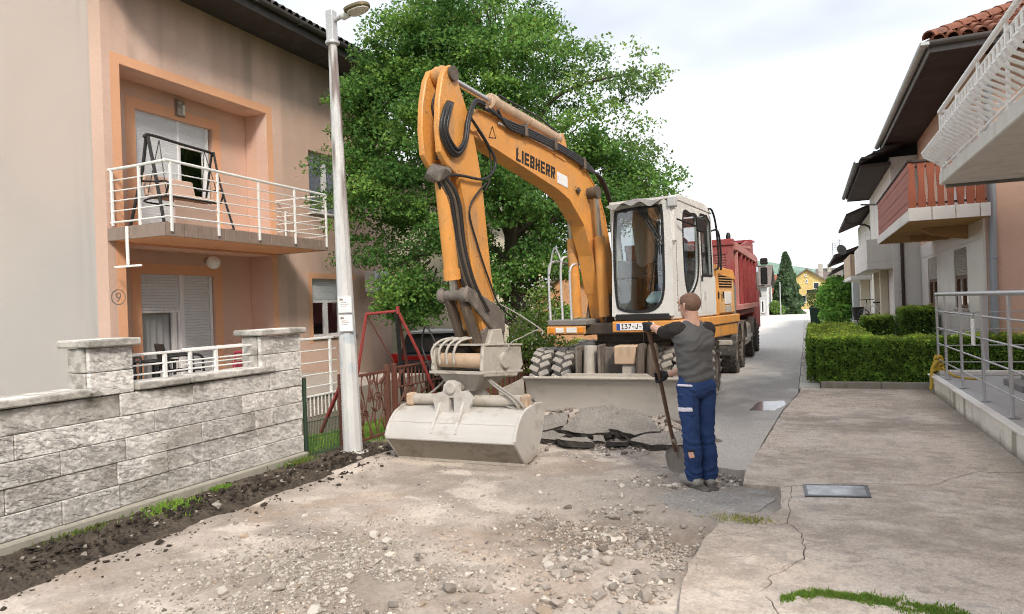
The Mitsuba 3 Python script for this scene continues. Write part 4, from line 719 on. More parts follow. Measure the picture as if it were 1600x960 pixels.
bush('flowering_bush', 'light green bush with pale blossoms between the tree trunk and the digger', [(-4.95, 12.3, 1.15, .42, .5), (-4.8, 12.4, 1.75, .28, .4), (-5.2, 12.6, .8, .45, .5), (-4.55, 12.5, .75, .3, .4)], 4200, .07, (.27, .40, .12), z0=-.1)
q = np.array([-4.85, 12.25, 1.3]) + RNG.normal(size=(420, 3)) * (.4, .25, .55); m, c = leaves(q, (0, 0, 1), .06, (.72, .72, .62), .1); part('flowering_bush', 'blossoms', m, 'm_leaf', smooth=True, color=c, stuff=True)
def hedge(name, label, x0, x1, y0, y1, z0, z1, n, size=.048, col=(.17, .30, .065), wob_=.10, group=None, topcol=(.36, .50, .12)):
    t = thing(name, label, 'hedge', group); A = [(x1 - x0) * (z1 - z0), (y1 - y0) * (z1 - z0), (x1 - x0) * (y1 - y0)]; w = np.array([A[0], A[0], A[1], A[1], A[2] * 1.1]); k = RNG.choice(5, n, p=w / w.sum()); u, v = RNG.uniform(0, 1, n), RNG.uniform(0, 1, n)
    x = np.where(k < 2, x0 + u * (x1 - x0), np.where(k == 2, x0, np.where(k == 3, x1, x0 + u * (x1 - x0)))); y = np.where(k == 0, y0, np.where(k == 1, y1, np.where(k < 4, y0 + u * (y1 - y0), y0 + v * (y1 - y0)))); z = np.where(k < 4, z0 + v * (z1 - z0), z1)
    N = np.select([(k == 0)[:, None], (k == 1)[:, None], (k == 2)[:, None], (k == 3)[:, None]], [np.array([[0, -1., 0]]), np.array([[0, 1., 0]]), np.array([[-1., 0, 0]]), np.array([[1., 0, 0]])], np.array([[0, 0, 1.]])); Q = np.c_[x, y, z]
    Q += N * ((meshkit.fbm(Q * 2.2, 3) - .5) * wob_ * 2 - RNG.exponential(.028, n) + .03 * (RNG.uniform(0, 1, n) < .05) + RNG.uniform(.02, .09, n) * (RNG.uniform(0, 1, n) < .012))[:, None]; cut = .12; ex = np.maximum(0, (Q[:, 2] - (z1 - cut)) / cut); cx, cy = (x0 + x1) / 2, (y0 + y1) / 2
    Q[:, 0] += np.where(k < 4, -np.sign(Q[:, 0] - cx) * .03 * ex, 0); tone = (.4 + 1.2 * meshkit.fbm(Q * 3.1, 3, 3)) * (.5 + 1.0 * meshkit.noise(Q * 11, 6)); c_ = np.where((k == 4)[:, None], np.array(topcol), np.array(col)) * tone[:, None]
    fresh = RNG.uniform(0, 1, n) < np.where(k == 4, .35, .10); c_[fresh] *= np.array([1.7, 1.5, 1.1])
    m, c = leaves(Q, N, size, c_, .3, 1.0); part(t, 'foliage', m, 'm_leaf', smooth=True, color=c)
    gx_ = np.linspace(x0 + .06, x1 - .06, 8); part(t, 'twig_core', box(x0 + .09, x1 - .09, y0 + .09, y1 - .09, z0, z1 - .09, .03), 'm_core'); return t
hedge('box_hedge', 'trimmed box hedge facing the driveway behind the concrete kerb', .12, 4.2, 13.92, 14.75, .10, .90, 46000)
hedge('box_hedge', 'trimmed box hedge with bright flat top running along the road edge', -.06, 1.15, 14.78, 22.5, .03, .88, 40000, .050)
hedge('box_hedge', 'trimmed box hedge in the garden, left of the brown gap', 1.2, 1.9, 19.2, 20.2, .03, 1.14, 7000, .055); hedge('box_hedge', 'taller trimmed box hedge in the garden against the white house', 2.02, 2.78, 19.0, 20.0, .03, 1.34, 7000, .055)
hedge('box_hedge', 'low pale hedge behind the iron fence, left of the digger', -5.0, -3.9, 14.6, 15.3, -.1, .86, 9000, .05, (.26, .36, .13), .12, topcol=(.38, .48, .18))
k = thing('hedge_kerb', 'grey concrete kerb at the foot of the front hedge', 'kerb')
for i in range(4): part(k, 'kerb_stone', box(.14 + i * .99, .14 + (i + 1) * .99 - .008, 13.80, 13.905, -.1, .125, .012), 'm_conckerb')
mat('m_conckerb', P(worn((.27, .25, .21), (.14, .12, .09), .7, 4), .9))
# ================================================================== RIGHT ROW OF HOUSES
mat('m_tilewall', P(plaster((.68, .66, .63), .06), .35)); mat('m_brownwin', P(worn((.13, .06, .03), (.07, .035, .02), .4, 3), .6)); mat('m_soffit', P(worn((.045, .03, .027), (.08, .06, .05), .4, 2), .7)); mat('m_terracotta', P(worn((.22, .085, .05), (.09, .06, .05), .6, 5), .8)); mat('m_redwood', P(worn((.30, .075, .04), (.10, .03, .02), .45, 5), .6)); mat('m_plank', P(worn((.28, .08, .04), (.11, .035, .02), .5, 6), .55)); mat('m_under', P(plaster((.40, .225, .11), .12, (.2, .12, .07), .3), .9)); mat('m_fascia', P(plaster((.66, .64, .60), .05), .6)); mat('m_galvdark', P(worn((.16, .155, .155), (.30, .29, .28), .5, 3), .5, .2))
B = thing('row_house', 'peach row house with white tiled ground floor, dark eaves and red tiled hip roof', 'house')
XB = 2.87
with frame(FMX(XB)):
    wn = [(-20.78, -19.42, 1.35, 2.58), (-17.25, -15.95, 1.35, 2.58)]
    part(B, 'lower_wall', extrude(sbox(-21.9, -.2, -14.5, 3.0).difference(shapely.union_all([sbox(a, c, b_, d) for a, b_, c, d in wn])), -.25, 0), 'm_tilewall', smooth=False)
    for i in range(6): part(B, 'wall_panel', box(-21.88 + i * 1.23, -21.88 + (i + 1) * 1.23 - .012, 2.64, 2.97, .001, .014, .004), 'm_tilewall')
    part(B, 'upper_wall', extrude(sbox(-21.9, 3.0, -14.5, 5.93), -.25, 0), 'm_peach', smooth=False)
for a, b_, c, d in wn: window(B, FMX(XB), a, b_, c, d, .03, .45, (.5,), .07, 'm_brownwin', 'm_brownwin', .04, ms='m_brownshut')
mat('m_brownshut', P((.36, .33, .29), .6))
part(B, 'end_wall', box(XB + .001, 11, 14.45, 14.7, -.2, 5.93, .002), 'm_peach', smooth=False); part(B, 'far_wall', box(XB + .255, 11, 21.6, 21.88, -.2, 5.93, .002), 'm_whitewall', smooth=False)
part(B, 'corner_trim', box(XB - .012, XB + .02, 14.43, 14.52, -.1, 3.0, .004), 'm_fascia')
k = part(B, 'drainpipe', tube(spline([(XB + .12, 14.37, 5.7), (XB + .12, 14.37, 3.2), (XB + .10, 14.37, 2.0), (XB + .10, 14.37, -.1)], 4), .062, 12), 'm_pipegrey', label='grey drainpipe at the corner of the peach wall'); part(k, 'collar', lathe([(.063, 0), (.075, .005), (.075, .05), (.063, .055)], (XB + .107, 14.37, 2.25)), 'm_pipegrey'); mat('m_pipegrey', P((.30, .33, .37), .45, .2))
# hip roof
x0, x1, y0, y1, ze = 2.05, 11.5, 13.75, 22.6, 5.97
xm = (x0 + x1) / 2; sl = .52; zr = ze + sl * (xm - x0); ya, yb = y0 + (xm - x0), y1 + 2.
V = np.array([(x0, y0, ze), (x1, y0, ze), (x1, y1, ze), (x0, y1, ze), (xm, ya, zr), (xm, y1, zr)]); rf = part(B, 'roof', TM(V, [(0, 1, 4), (1, 2, 5), (1, 5, 4), (3, 0, 4), (3, 4, 5), (2, 3, 5)]), 'm_terracotta', smooth=False)
part(rf, 'soffit', cat([box(x0, XB - .001, y0, y1, ze - .10, ze - .06, .004), box(XB - .0005, x1, y0, 14.449, ze - .10, ze - .06, .004)]), 'm_soffit', smooth=False)
part(rf, 'fascia', cat([box(x0 - .03, x0 - .002, y0 - .03, y1, ze - .14, ze + .02, .004), box(x0 - .001, x1, y0 - .03, y0 - .002, ze - .14, ze + .02, .004)]), 'm_galvdark', smooth=False)
gp = [(math.cos(a) * .07, math.sin(a) * .07) for a in np.linspace(math.pi, 2 * math.pi, 9)]; gp = gp + [(u * .88, v * .88) for u, v in gp[::-1]]
part(rf, 'gutter', prism(gp, y0 - .12, y1, basis((x0 - .105, 0, ze + .02), (-1, 0, 0), (0, 0, 1), (0, 1, 0)), .001), 'm_galv'); part(rf, 'gutter', prism(gp, x0 - .1, x1, basis((0, y0 - .105, ze + .022), (0, 1, 0), (0, 0, 1), (1, 0, 0)), .001), 'm_galvdark')
part(rf, 'gutter_corner', box(x0 - .175, x0 - .032, y0 - .175, y0 - .032, ze - .05, ze + .022, .012), 'm_galv')
def barrel(L, r0, r1, n=7):
    a = np.linspace(0, math.pi, n); V = np.r_[np.c_[r0 * np.cos(a), np.zeros(n), r0 * np.sin(a)], np.c_[r1 * np.cos(a), np.full(n, L), r1 * np.sin(a)], np.c_[.8 * r0 * np.cos(a), np.zeros(n), .8 * r0 * np.sin(a)]]; i = np.arange(n - 1)
    return TM(V, np.r_[np.c_[i, i + 1, i + n + 1], np.c_[i, i + n + 1, i + n], np.c_[i + 2 * n, i + 2 * n + 1, i + 1], np.c_[i + 2 * n, i + 1, i]])
pit = math.degrees(math.atan(sl))
for r in range(6):
    for i in range(13):
        x = x0 + .12 + .21 * i; d = .36 * r; y = y0 - .05 + d * math.cos(math.radians(pit))
        if x > x0 + d * .9 - .05: part(rf, 'roof_tile', moved(barrel(.43, .105, .085), trans(x, y, ze + .03 + d * math.sin(math.radians(pit)) + .025) @ rot((1, 0, 0), pit - 3)), 'm_terracotta', smooth=40)
part(rf, 'hip_cap', cat([moved(barrel(.42, .13, .11), trans(x0 - .02 + i * .25, y0 - .02 + i * .25, ze + .11 + i * .25 * sl) @ rot((0, 0, 1), -45) @ rot((1, 0, 0), 20)) for i in range(16)]), 'm_terracotta', smooth=40)
part(rf, 'street_tiles', cat([moved(barrel(.43, .105, .085), trans(x0 - .05 + .33 * r, y, ze + .05 + .33 * r * sl) @ rot((0, 0, 1), -90) @ rot((1, 0, 0), pit - 3)) for r in range(5) for y in np.arange(y0 + .3 + .33 * r, y1, .21)]), 'm_terracotta', smooth=40, stuff=True)
# red balcony
xa, ya_, yb_ = 1.65, 13.9, 19.9
b = part(B, 'red_balcony', box(xa + .03, XB - .001, ya_ + .03, yb_, 2.98, 3.16, .004), 'm_under', smooth=False, label='balcony with red wooden railing')
part(b, 'beam', box(xa + .45, XB - .001, 17.5, 17.75, 2.86, 2.978, .004), 'm_under'); part(b, 'beam', prism([(xa + .6, 2.84), (XB - .001, 2.72), (XB - .001, 2.977), (xa + .4, 2.977)], 0, .22, FMY(15.9), .004), 'm_under')
for i in range(4): part(b, 'front_panel', box(xa + i * .355 + (.012 if i else 0), min(xa + (i + 1) * .355, XB + .0), ya_, ya_ + .028, 2.97, 3.20, .004), 'm_fascia')
part(b, 'side_panel', box(xa, xa + .028, ya_ + .03, yb_, 2.975, 3.17, .004), 'm_fascia')
for i in range(6):
    for j in range(3): part(b, 'side_plank', box(xa + .03 - .004 * (i % 2), xa + .055, 13.97 + j * 1.97, 13.97 + (j + 1) * 1.97 - .008, 3.20 + i * .135, 3.20 + (i + 1) * .135 - .006, .004), 'm_redwood')
part(b, 'side_cap', box(xa + .01, xa + .08, 13.93, yb_, 4.02, 4.065, .006), 'm_soffit'); part(b, 'front_cap', box(xa + .081, XB - .05, 13.92, 13.99, 4.0, 4.045, .006), 'm_soffit')
for i in range(8):
    x = xa + .07 + i * .145; t_ = np.linspace(0, 1, 9); e = .050 + .010 * np.sin(t_ * 6.28 + i); poly = np.r_[np.c_[x - e, 3.19 + t_ * .81], np.c_[x + .012 + e[::-1], 3.19 + t_[::-1] * .81]]
    part(b, 'front_plank', prism(poly, 0, .025, FMY(13.972), .004), 'm_plank')
for z in (3.27, 3.93): part(b, 'rail', box(xa + .07, XB - .03, 13.975, 14.0, z - .02, z + .02, .003), 'm_soffit')
part(b, 'balcony_door', box(XB - .03, XB - .002, 15.2, 17.0, 3.2, 5.2, .01), 'm_fascia')
# near house with white balcony (mostly outside the frame)
N0 = thing('near_house', 'near house whose white balcony juts in at the top right corner', 'house')
part(N0, 'wall', box(2.95, 11, 0.5, 10.45, -.3, 5.6, .01), 'm_peach', smooth=False); part(N0, 'roof', prism([(2.5, 5.6), (2.5, 5.75), (6.9, 7.9), (11.4, 5.75), (11.4, 5.6)], .1, 10.0, basis((0, 10.5, 0), (1, 0, 0), (0, 0, 1), (0, -1, 0)), .004), 'm_terracotta', smooth=False)
b = part(N0, 'white_balcony', box(1.60, 2.949, 3.6, 10.42, 3.09, 3.25, .012), 'm_balc', smooth=False, label='concrete balcony slab with white bellied railing'); mat('m_balc', P(worn((.58, .57, .54), (.24, .22, .18), .5, 1.8), .85))
part(b, 'drip_edge', box(1.66, 2.9, 10.36, 10.40, 3.05, 3.088, .003), 'm_galvdark')
for x, z in ((1.62, 4.03), (1.64, 3.93)):
    part(b, 'handrail', tube([(x, 3.7, z), (x, 10.36, z)], .028 if z > 4 else .018, 8), 'm_rail'); part(b, 'handrail', tube([(x, 10.36, z), (2.94, 10.36, z)], .022, 8), 'm_rail')
for y in np.arange(3.9, 10.4, 1.08): part(b, 'post', box(1.615, 1.645, y - .02, y + .02, 3.25, 4.0, .004), 'm_rail')
part(b, 'post', box(1.61, 1.65, 10.33, 10.37, 3.25, 4.03, .004), 'm_rail'); part(b, 'bottom_rail', box(1.625, 1.65, 3.7, 10.36, 3.30, 3.325, .003), 'm_rail')
t_ = np.linspace(0, 1, 11); bel = -.25 * np.exp(-((t_ - .28) / .2) ** 2)
for i in range(43):
    y = 3.75 + i * .154
    part(b, 'baluster', tube(np.c_[1.635 + bel, np.full(11, y), 3.31 + t_ * .62], .0165, 6), 'm_rail')
for i in range(13): x = 1.70 + i * .095; part(b, 'baluster', tube(np.c_[np.full(11, x), 10.36 - bel, 3.31 + t_ * .62], .0165, 6), 'm_rail')
for z in (3.36, 3.44, 3.52): part(b, 'planter_rail', tube([(1.52, 8.3, z), (1.52, 10.2, z)], .007, 5), 'm_rail')
# white curtain hung inside the bellied railing
yy = np.linspace(9.35, 10.3, 60); V = np.vstack([np.c_[1.69 + .03 * np.sin(yy * 26) + .015 * k, yy, np.full(60, 3.9 - .105 * k)] for k in range(7)]); i = (np.arange(6)[:, None] * 60 + np.arange(59)).ravel()
one('balcony_cloth', TM(V, np.r_[np.c_[i, i + 1, i + 61], np.c_[i, i + 61, i + 60]]), 'm_cloth', 'thin white cloth hung behind the bellied railing of the white balcony', 'cloth', smooth=True)
mat('m_cloth', {'type': 'principledthin', 'base_color': {'type': 'rgb', 'value': [.78, .74, .74]}, 'roughness': .9, 'spec_trans': 0., 'diff_trans': .8})
q = hull(RNG.normal(size=(60, 3)) * (.07, .16, .13)); q = q.subdivide().subdivide(); q.vertices += (meshkit.fbm(q.vertices * 12, 3)[:, None] - .5) * .06
one('laundry_bundle', moved(q, trans(1.75, 10.12, 3.62)), 'm_cloth', 'bundled pale pink laundry at the far corner of the white balcony', 'laundry', smooth=True)
# second house, protrudes
S = thing('second_house', 'white house beyond the red balcony with dark eaves, brown drainpipe and white balcony', 'house')
part(S, 'wall', box(2.2, 11, 22.0, 29.2, -.3, 5.55, .004), 'm_whitewall', smooth=False); part(S, 'drainpipe', cyl((2.42, 21.94, -.1), (2.42, 21.94, 3.3), .045, 10), 'm_soffit', label='brown drainpipe')
sl2 = .42; rf = part(S, 'roof', prism([(1.42, 5.40), (1.42, 5.52), (6.6, 7.75), (11.8, 5.52), (11.8, 5.40), (6.6, 7.6)], 0, 7.9, basis((0, 29.5, 0), (1, 0, 0), (0, 0, 1), (0, -1, 0)), .004), 'm_soffit', smooth=False)
part(rf, 'soffit', box(1.45, 2.199, 21.7, 29.4, 5.30, 5.38, .004), 'm_soffit', smooth=False); part(rf, 'gutter', prism(gp, 21.5, 29.5, basis((1.34, 0, 5.47), (-1, 0, 0), (0, 0, 1), (0, 1, 0)), .001), 'm_galvdark'); part(rf, 'verge_tiles', cat([box(1.45 + i * .3, 1.72 + i * .3, 21.52, 21.7, 5.5 + i * .13, 5.56 + i * .13, .01) for i in range(12)]), 'm_roofdark', stuff=True)
b = part(S, 'balcony', box(1.55, 2.199, 22.1, 27.8, 2.42, 2.62, .006), 'm_fascia', smooth=False); part(b, 'parapet', cat([box(1.55, 1.62, 22.1, 27.8, 2.621, 3.28, .006), box(1.621, 2.199, 22.1, 22.17, 2.621, 3.28, .006)]), 'm_fascia', smooth=False); part(S, 'awning_arm', bar((1.5, 23.0, 4.4), (2.2, 22.6, 4.3), .05, .05), 'm_galvdark')
for y in (23.4, 25.6): part(S, 'porch_column', box(1.98, 2.19, y, y + .3, -.1, 2.41, .01), 'm_cream')
for y in (24.2, 26.6): part(S, 'door', box(2.16, 2.198, y, y + .9, 0, 2.05, .01), 'm_brownwin')
S3 = thing('third_house', 'grey white house with lower dark roof and brown wooden balcony beyond the white balcony', 'house')
part(S3, 'wall', box(2.25, 11, 29.6, 37, -.3, 4.9, .004), 'm_whitewall', smooth=False); rf = part(S3, 'roof', prism([(1.4, 4.72), (1.4, 4.84), (6.6, 6.9), (11.8, 4.84), (11.8, 4.72), (6.6, 6.75)], 0, 7.6, basis((0, 37, 0), (1, 0, 0), (0, 0, 1), (0, -1, 0)), .004), 'm_soffit', smooth=False); part(rf, 'gutter_pipe', tube(spline([(1.4, 29.6, 4.72), (1.45, 29.6, 4.5), (2.2, 29.6, 4.3), (2.22, 29.58, 3.5)], 4), .04, 8), 'm_soffit')
b = part(S3, 'balcony', box(1.5, 2.24, 29.8, 35, 2.3, 2.45, .006), 'm_fascia', smooth=False); part(b, 'wood_panel', cat([box(1.5, 1.55, 29.8, 35, 2.46, 3.3, .006), box(1.551, 2.24, 29.8, 29.85, 2.46, 3.3, .006)]), 'm_tan', smooth=False); part(S3, 'porch_wall', box(1.9, 2.24, 31, 31.3, -.1, 2.29, .01), 'm_cream'); part(S3, 'door', box(2.2, 2.248, 32.5, 33.5, 0, 2.0, .01), 'm_brownwin')
S4 = thing('fourth_house', 'far grey house with dark roof and antennas ending the right row', 'house')
part(S4, 'wall', box(2.0, 11, 38, 50, -.5, 3.5, .004), 'm_greyhouse', smooth=False); part(S4, 'roof', prism([(1.2, 3.6), (1.2, 3.75), (6.6, 5.6), (11.8, 3.75), (11.8, 3.6), (6.6, 5.45)], 0, 12.8, basis((0, 50.5, 0), (1, 0, 0), (0, 0, 1), (0, -1, 0)), .004), 'm_soffit', smooth=False); part(S4, 'porch_roof', prism([(1.1, 2.9), (1.1, 3.0), (2.0, 3.5), (2.0, 3.35)], 0, 9, basis((0, 48, 0), (1, 0, 0), (0, 0, 1), (0, -1, 0)), .004), 'm_soffit', smooth=False)
for x, y in ((1.8, 47), (1.5, 49.5)): part(S4, 'antenna', cat([cyl((x, y, 3.9), (x, y, 5.2), .02, 6)] + [bar((x - .3, y, 5.1 - i * .13), (x + .3, y, 5.1 - i * .13), .015, .015) for i in range(4)]), 'm_galvdark')
k = thing('satellite_dish', 'grey satellite dish under the dark eaves of the third house', 'satellite dish'); part(k, 'dish', lathe([(.001, .04), (.13, .03), (.25, 0), (.255, .004), (.13, .036), (.001, .046)], (1.5, 36.5, 3.9), (-.6, 1, -.3)), 'm_galvdark', smooth=60); part(k, 'arm', bar((1.5, 36.5, 3.88), (1.5, 37.0, 3.8), .03, .03), 'm_galvdark')
# terrace ramp with railing
r = thing('terrace_ramp', 'raised grey concrete terrace with white stained side wall at the right edge', 'terrace')
part(r, 'side_wall', box(1.87, 2.05, 4.0, 13.82, -.2, .255, .008), 'm_rampwall', smooth=False); part(r, 'edge_strip', box(1.85, 1.95, 3.98, 13.84, .257, .292, .008), 'm_fascia'); part(r, 'floor', cat([box(1.951, 2.949, 4.0, 13.8, .2, .285, .003), box(2.951, 5.2, 10.5, 13.8, .2, .2855, .003)]), 'm_rampfloor', smooth=False); part(r, 'back_kerb', box(2.0, 5.2, 13.55, 13.75, .286, .36, .01), 'm_fascia')
mat('m_rampfloor', P(worn((.36, .365, .37), (.26, .255, .25), .5, 1.2), .55))
for i in range(3): part(r, 'step', box(2.62 + i * .22, 5.0, 11.3 + i * .2, 12.3, .287 + i * .09, .287 + (i + 1) * .09, .006), 'm_rampstep')
mat('m_rampstep', P((.20, .195, .19), .7)); mat('m_alu', P((.50, .51, .53), .38, .6))
t = thing('terrace_handrail', 'grey metal handrail with five bars along the right terrace', 'railing')
part(t, 'top_rail', cat([tube([(2.0, 4.2, 1.665), (2.0, 13.7, 1.665)], .030, 12), tube([(2.0, 13.7, 1.665), (5.0, 13.7, 1.665)], .024, 10)]), 'm_alu', smooth=60)
for z in (1.375, 1.09, .82, .54):
    part(t, 'bar', tube([(2.0, 4.2, z), (2.0, 13.7, z)], .0125, 8), 'm_alu', smooth=60); part(t, 'bar', tube([(2.0, 13.7, z - .04), (5.0, 13.7, z - .04)], .010, 8), 'm_alu', smooth=60)
for y in (13.7, 12.95, 11.7, 10.35, 9.05, 7.75, 6.4, 5.1): k = part(t, 'post', box(1.985, 2.015, y - .035, y + .035, .286, 1.64, .004), 'm_alu'); part(k, 'foot_plate', box(1.96, 2.06, y - .06, y + .06, .2925, .303, .003), 'm_alu')
for x in (2.7, 3.6): part(t, 'post', box(x - .03, x + .03, 13.685, 13.715, .286, 1.64, .004), 'm_alu')
k = thing('rail_tag', 'small white plastic tag hanging on the terrace handrail', 'tag'); part(k, 'plate', box(1.955, 1.975, 10.62, 10.78, .98, 1.33, .005), 'm_white'); part(k, 'hook', tube([(1.965, 10.7, 1.33), (1.98, 10.7, 1.40), (2.0, 10.7, 1.41)], .005, 5), 'm_galvdark')
k = thing('yellow_strap', 'yellow cloth strap knotted round the corner post of the terrace railing', 'strap')
part(k, 'wrap', cat([tube(np.c_[2.0 + (.055 + .012 * math.sin(i)) * np.cos(np.linspace(0, 6.283, 17)), 13.7 + .06 * np.sin(np.linspace(0, 6.283, 17)), .36 + i * .055 + .02 * np.sin(np.linspace(0, 6.283, 17) * 2 + i)], .026, 7) for i in range(5)]), 'm_yellowcloth', smooth=60)
part(k, 'tail', tube(spline([(1.97, 13.62, .52), (1.88, 13.5, .42), (1.85, 13.4, .2), (1.83, 13.35, .06)], 5), .026, 7), 'm_yellowcloth', smooth=60); part(k, 'tail', tube(spline([(2.04, 13.6, .40), (2.15, 13.2, .31), (2.3, 12.9, .305), (2.5, 12.8, .305)], 5), .018, 6), 'm_yellowcloth', smooth=60); mat('m_yellowcloth', P(worn((.50, .34, .05), (.25, .17, .05), .5, 9), .9))
# ================================================================== FAR STREET
bush('round_bush', 'round bright green garden bush beyond the hedge on the right', [(1.40, 40, 1.95, .95, .85), (1.0, 39.8, 1.5, .75, .7), (1.9, 40, 1.5, .7, .8), (1.3, 39.7, .9, .9, .8)], 5200, .20, (.25, .46, .11), trunk=(1.4, 40, 0)); bush('round_bush', 'dark olive shrub behind the green bin on the right', [(.55, 46, 1.5, .75, .65), (.9, 46, .9, .8, .8)], 3000, .12, (.17, .23, .08))
CF = thing('conifer', 'tall narrow dark conifer standing at the far end of the street', 'tree'); n = 7500; h = RNG.uniform(0, 1, n) ** 1.25; a = RNG.uniform(0, 6.283, n); lo = .55 + .85 * meshkit.noise(np.c_[np.cos(a) * 2.5, np.sin(a) * 2.5, h * 11], 4); rad = (1.62 * (1 - h) ** .8 * lo + .06) * RNG.uniform(.35, 1, n) ** .4
Q = np.c_[-2.12 + rad * np.cos(a), 75 + rad * np.sin(a), .35 + 5.95 * h - .25 * rad]; tone = .6 + .8 * meshkit.noise(Q * 1.6, 7); m, c = leaves(Q, np.c_[np.cos(a), np.sin(a), a * 0 + .3], .38, np.array([.15, .23, .13]) * tone[:, None]); part(CF, 'crown', m, 'm_leaf', smooth=True, color=c); part(CF, 'trunk', tube([(-2.12, 75, -.1), (-2.12, 75, 5.8)], [.16, .03], 8), 'm_bark')
bush('garden_shrub', 'light green shrub at the foot of the conifer', [(-3.15, 73, .75, .55, .75), (-2.7, 73, .5, .5, .5)], 1800, .14, (.27, .42, .14))
t = thing('wheelie_bin', 'dark green wheelie bin at the road edge beyond the hedge', 'bin'); part(t, 'body', hull([(x * s + .25, y * s + 42, z) for x in (-.27, .27) for y in (-.3, .3) for z, s in ((.1, .8), (1.0, 1.))]), 'm_bin'); part(t, 'lid', box(-.05, .56, 41.66, 42.34, 1.005, 1.07, .02), 'm_bin')
for sx in (-.05, .55): part(t, 'wheel', cyl((sx - .03, 42.2, .1), (sx + .03, 42.2, .1), .1, 12), 'm_black')
mat('m_bin', P((.02, .045, .03), .5))
struct('garden_wall', box(.65, 1.25, 44.8, 45.3, -.1, .95, .01), 'm_greyhouse', label='low grey garden wall beside the bin')
for i, (x, y) in enumerate(((1.72, 30), (2.05, 28.2))): t = thing('plant_pot', ('black plant pot left of the bicycle', 'black plant pot in front of the white house')[i], 'pot'); part(t, 'pot', lathe([(.15, 0), (.22, .45), (.24, .46), (.24, .5), (.2, .5)], (x, y, .72 if i == 0 else .5)), 'm_black'); part(t, 'stand', box(x - .2, x + .2, y - .2, y + .2, .03, .70 if i == 0 else .48, .02), 'm_concrete')
t = thing('bicycle', 'dark bicycle parked before the white house', 'bicycle')
with frame(rz(1.95, 25.5, .55, 35)):
    for y in (-.5, .5): k = part(t, 'wheel', tube(np.c_[np.zeros(25), y + .32 * np.cos(np.linspace(0, 6.283, 25)), .34 + .32 * np.sin(np.linspace(0, 6.283, 25))], .02, 6), 'm_black'); part(k, 'spokes', cat([bar((0, y, .34), (0, y + .31 * math.cos(a), .34 + .31 * math.sin(a)), .004, .004, .001) for a in np.arange(0, 6.28, .52)]), 'm_galv')
    part(t, 'frame', cat([bar(p, q, .03, .03) for p, q in (((0, -.5, .34), (0, -.1, .75)), ((0, -.1, .75), (0, .38, .78)), ((0, -.02, .32), (0, .38, .78)), ((0, -.5, .34), (0, -.02, .32)), ((0, -.02, .32), (0, -.12, .85)), ((0, .5, .34), (0, .36, .9)))]), 'm_greyhouse'); part(t, 'handlebar', cat([bar((-.28, .3, .98), (.28, .3, .98), .025, .025), bar((0, .36, .88), (0, .34, .98), .025, .025)]), 'm_black'); part(t, 'saddle', box(-.07, .07, -.26, -.02, .86, .91, .02), 'm_black')
part_y = [('-y', -.52, -.22, 4.5, 4.85), ('-y', -.42, -.12, 3.6, 4.1), ('-y', .55, 1.3, 2.75, 3.65), ('-y', -1.0, -.4, .9, 1.9)]
yh = simple_house('yellow_house', 'yellow gabled house closing the far end of the street', -3.4, 2.9, 104, 114, 3.3, 5.45, 'm_yellowwall', 'm_roofgrey', wins=part_y, over=.45, chimney=(1.6, 108))
with frame(FMY(104)): k = part(yh, 'balcony', box(-.3, 2.5, 2.1, 2.2, .002, .8, .01), 'm_roofgrey'); part(k, 'flower_box', box(-.3, 2.5, 2.2, 2.62, .7, .8, .02), 'm_black')
simple_house('grey_villa', 'pale grey house on the left at the far end beside the truck mirror', -13, -3.75, 70, 80, 2.9, 4.9, 'm_greyhouse', 'm_roofgrey', ridge='x', wins=(('-y', -4.75, -4.45, 2.0, 2.6), ('-y', -4.3, -4.0, .3, 1.5), ('-y', -5.6, -5.1, 1.9, 2.6)), over=.4); simple_house('red_roof_house', 'small house with red tiled roof left of the conifer', -9, -2.9, 82, 90, 2.2, 4.2, 'm_cream', 'm_roofred', ridge='x', over=.3, wins=(('-y', -3.7, -3.3, 1.2, 1.9),)); simple_house('white_gabled_house', 'white house with dark arched porch behind the truck mirror', -11, -4.3, 58, 66, 1.9, 3.0, 'm_whitewall', 'm_roofdark', ridge='x', over=.3, wins=(('-y', -4.9, -4.6, .2, 1.4),)); simple_house('distant_house', 'distant grey roofed house behind the yellow house', 1.5, 12, 122, 132, 3.6, 6.2, 'm_greyhouse', 'm_roofgrey', ridge='x', over=.4, wins=(('-y', 3.0, 4.0, 1.5, 2.6),), chimney=(3.2, 126))
def far_car(x, y, a, m, label):
    t = thing('parked_car', label, 'car', None)
    with frame(rz(x, y, 0, a)):
        part(t, 'body', prism([(-2.1, .3), (-2.15, .75), (-1.1, .85), (2.0, .9), (2.1, .5), (2.05, .3)], -.82, .82, basis((0, 0, 0), (0, 1, 0), (0, 0, 1), (1, 0, 0)), .08), m, smooth=40); part(t, 'greenhouse', prism([(-1.05, .84), (-.4, 1.3), (1.4, 1.34), (1.95, .89)], -.70, .70, basis((0, 0, 0), (0, 1, 0), (0, 0, 1), (1, 0, 0)), .06), 'm_carglass', smooth=30); part(t, 'roof', prism([(-.42, 1.31), (-.4, 1.36), (1.4, 1.40), (1.45, 1.345)], -.66, .66, basis((0, 0, 0), (0, 1, 0), (0, 0, 1), (1, 0, 0)), .02), m)
        for sx in (-1, 1):
            for yy_ in (-1.35, 1.3): part(t, 'wheel', cyl((sx * .62, yy_, .3), (sx * .84, yy_, .3), .3, 16), 'm_rubber')
            part(t, 'headlight', box(sx * .5, sx * .78, -2.16, -2.05, .6, .75, .02), 'm_lens')
far_car(-4.55, 84, 8, 'm_white', 'white car parked far down the street on the left'); far_car(-3.7, 89, 5, 'm_galv', 'silver grey car parked beyond the white car far down the street')
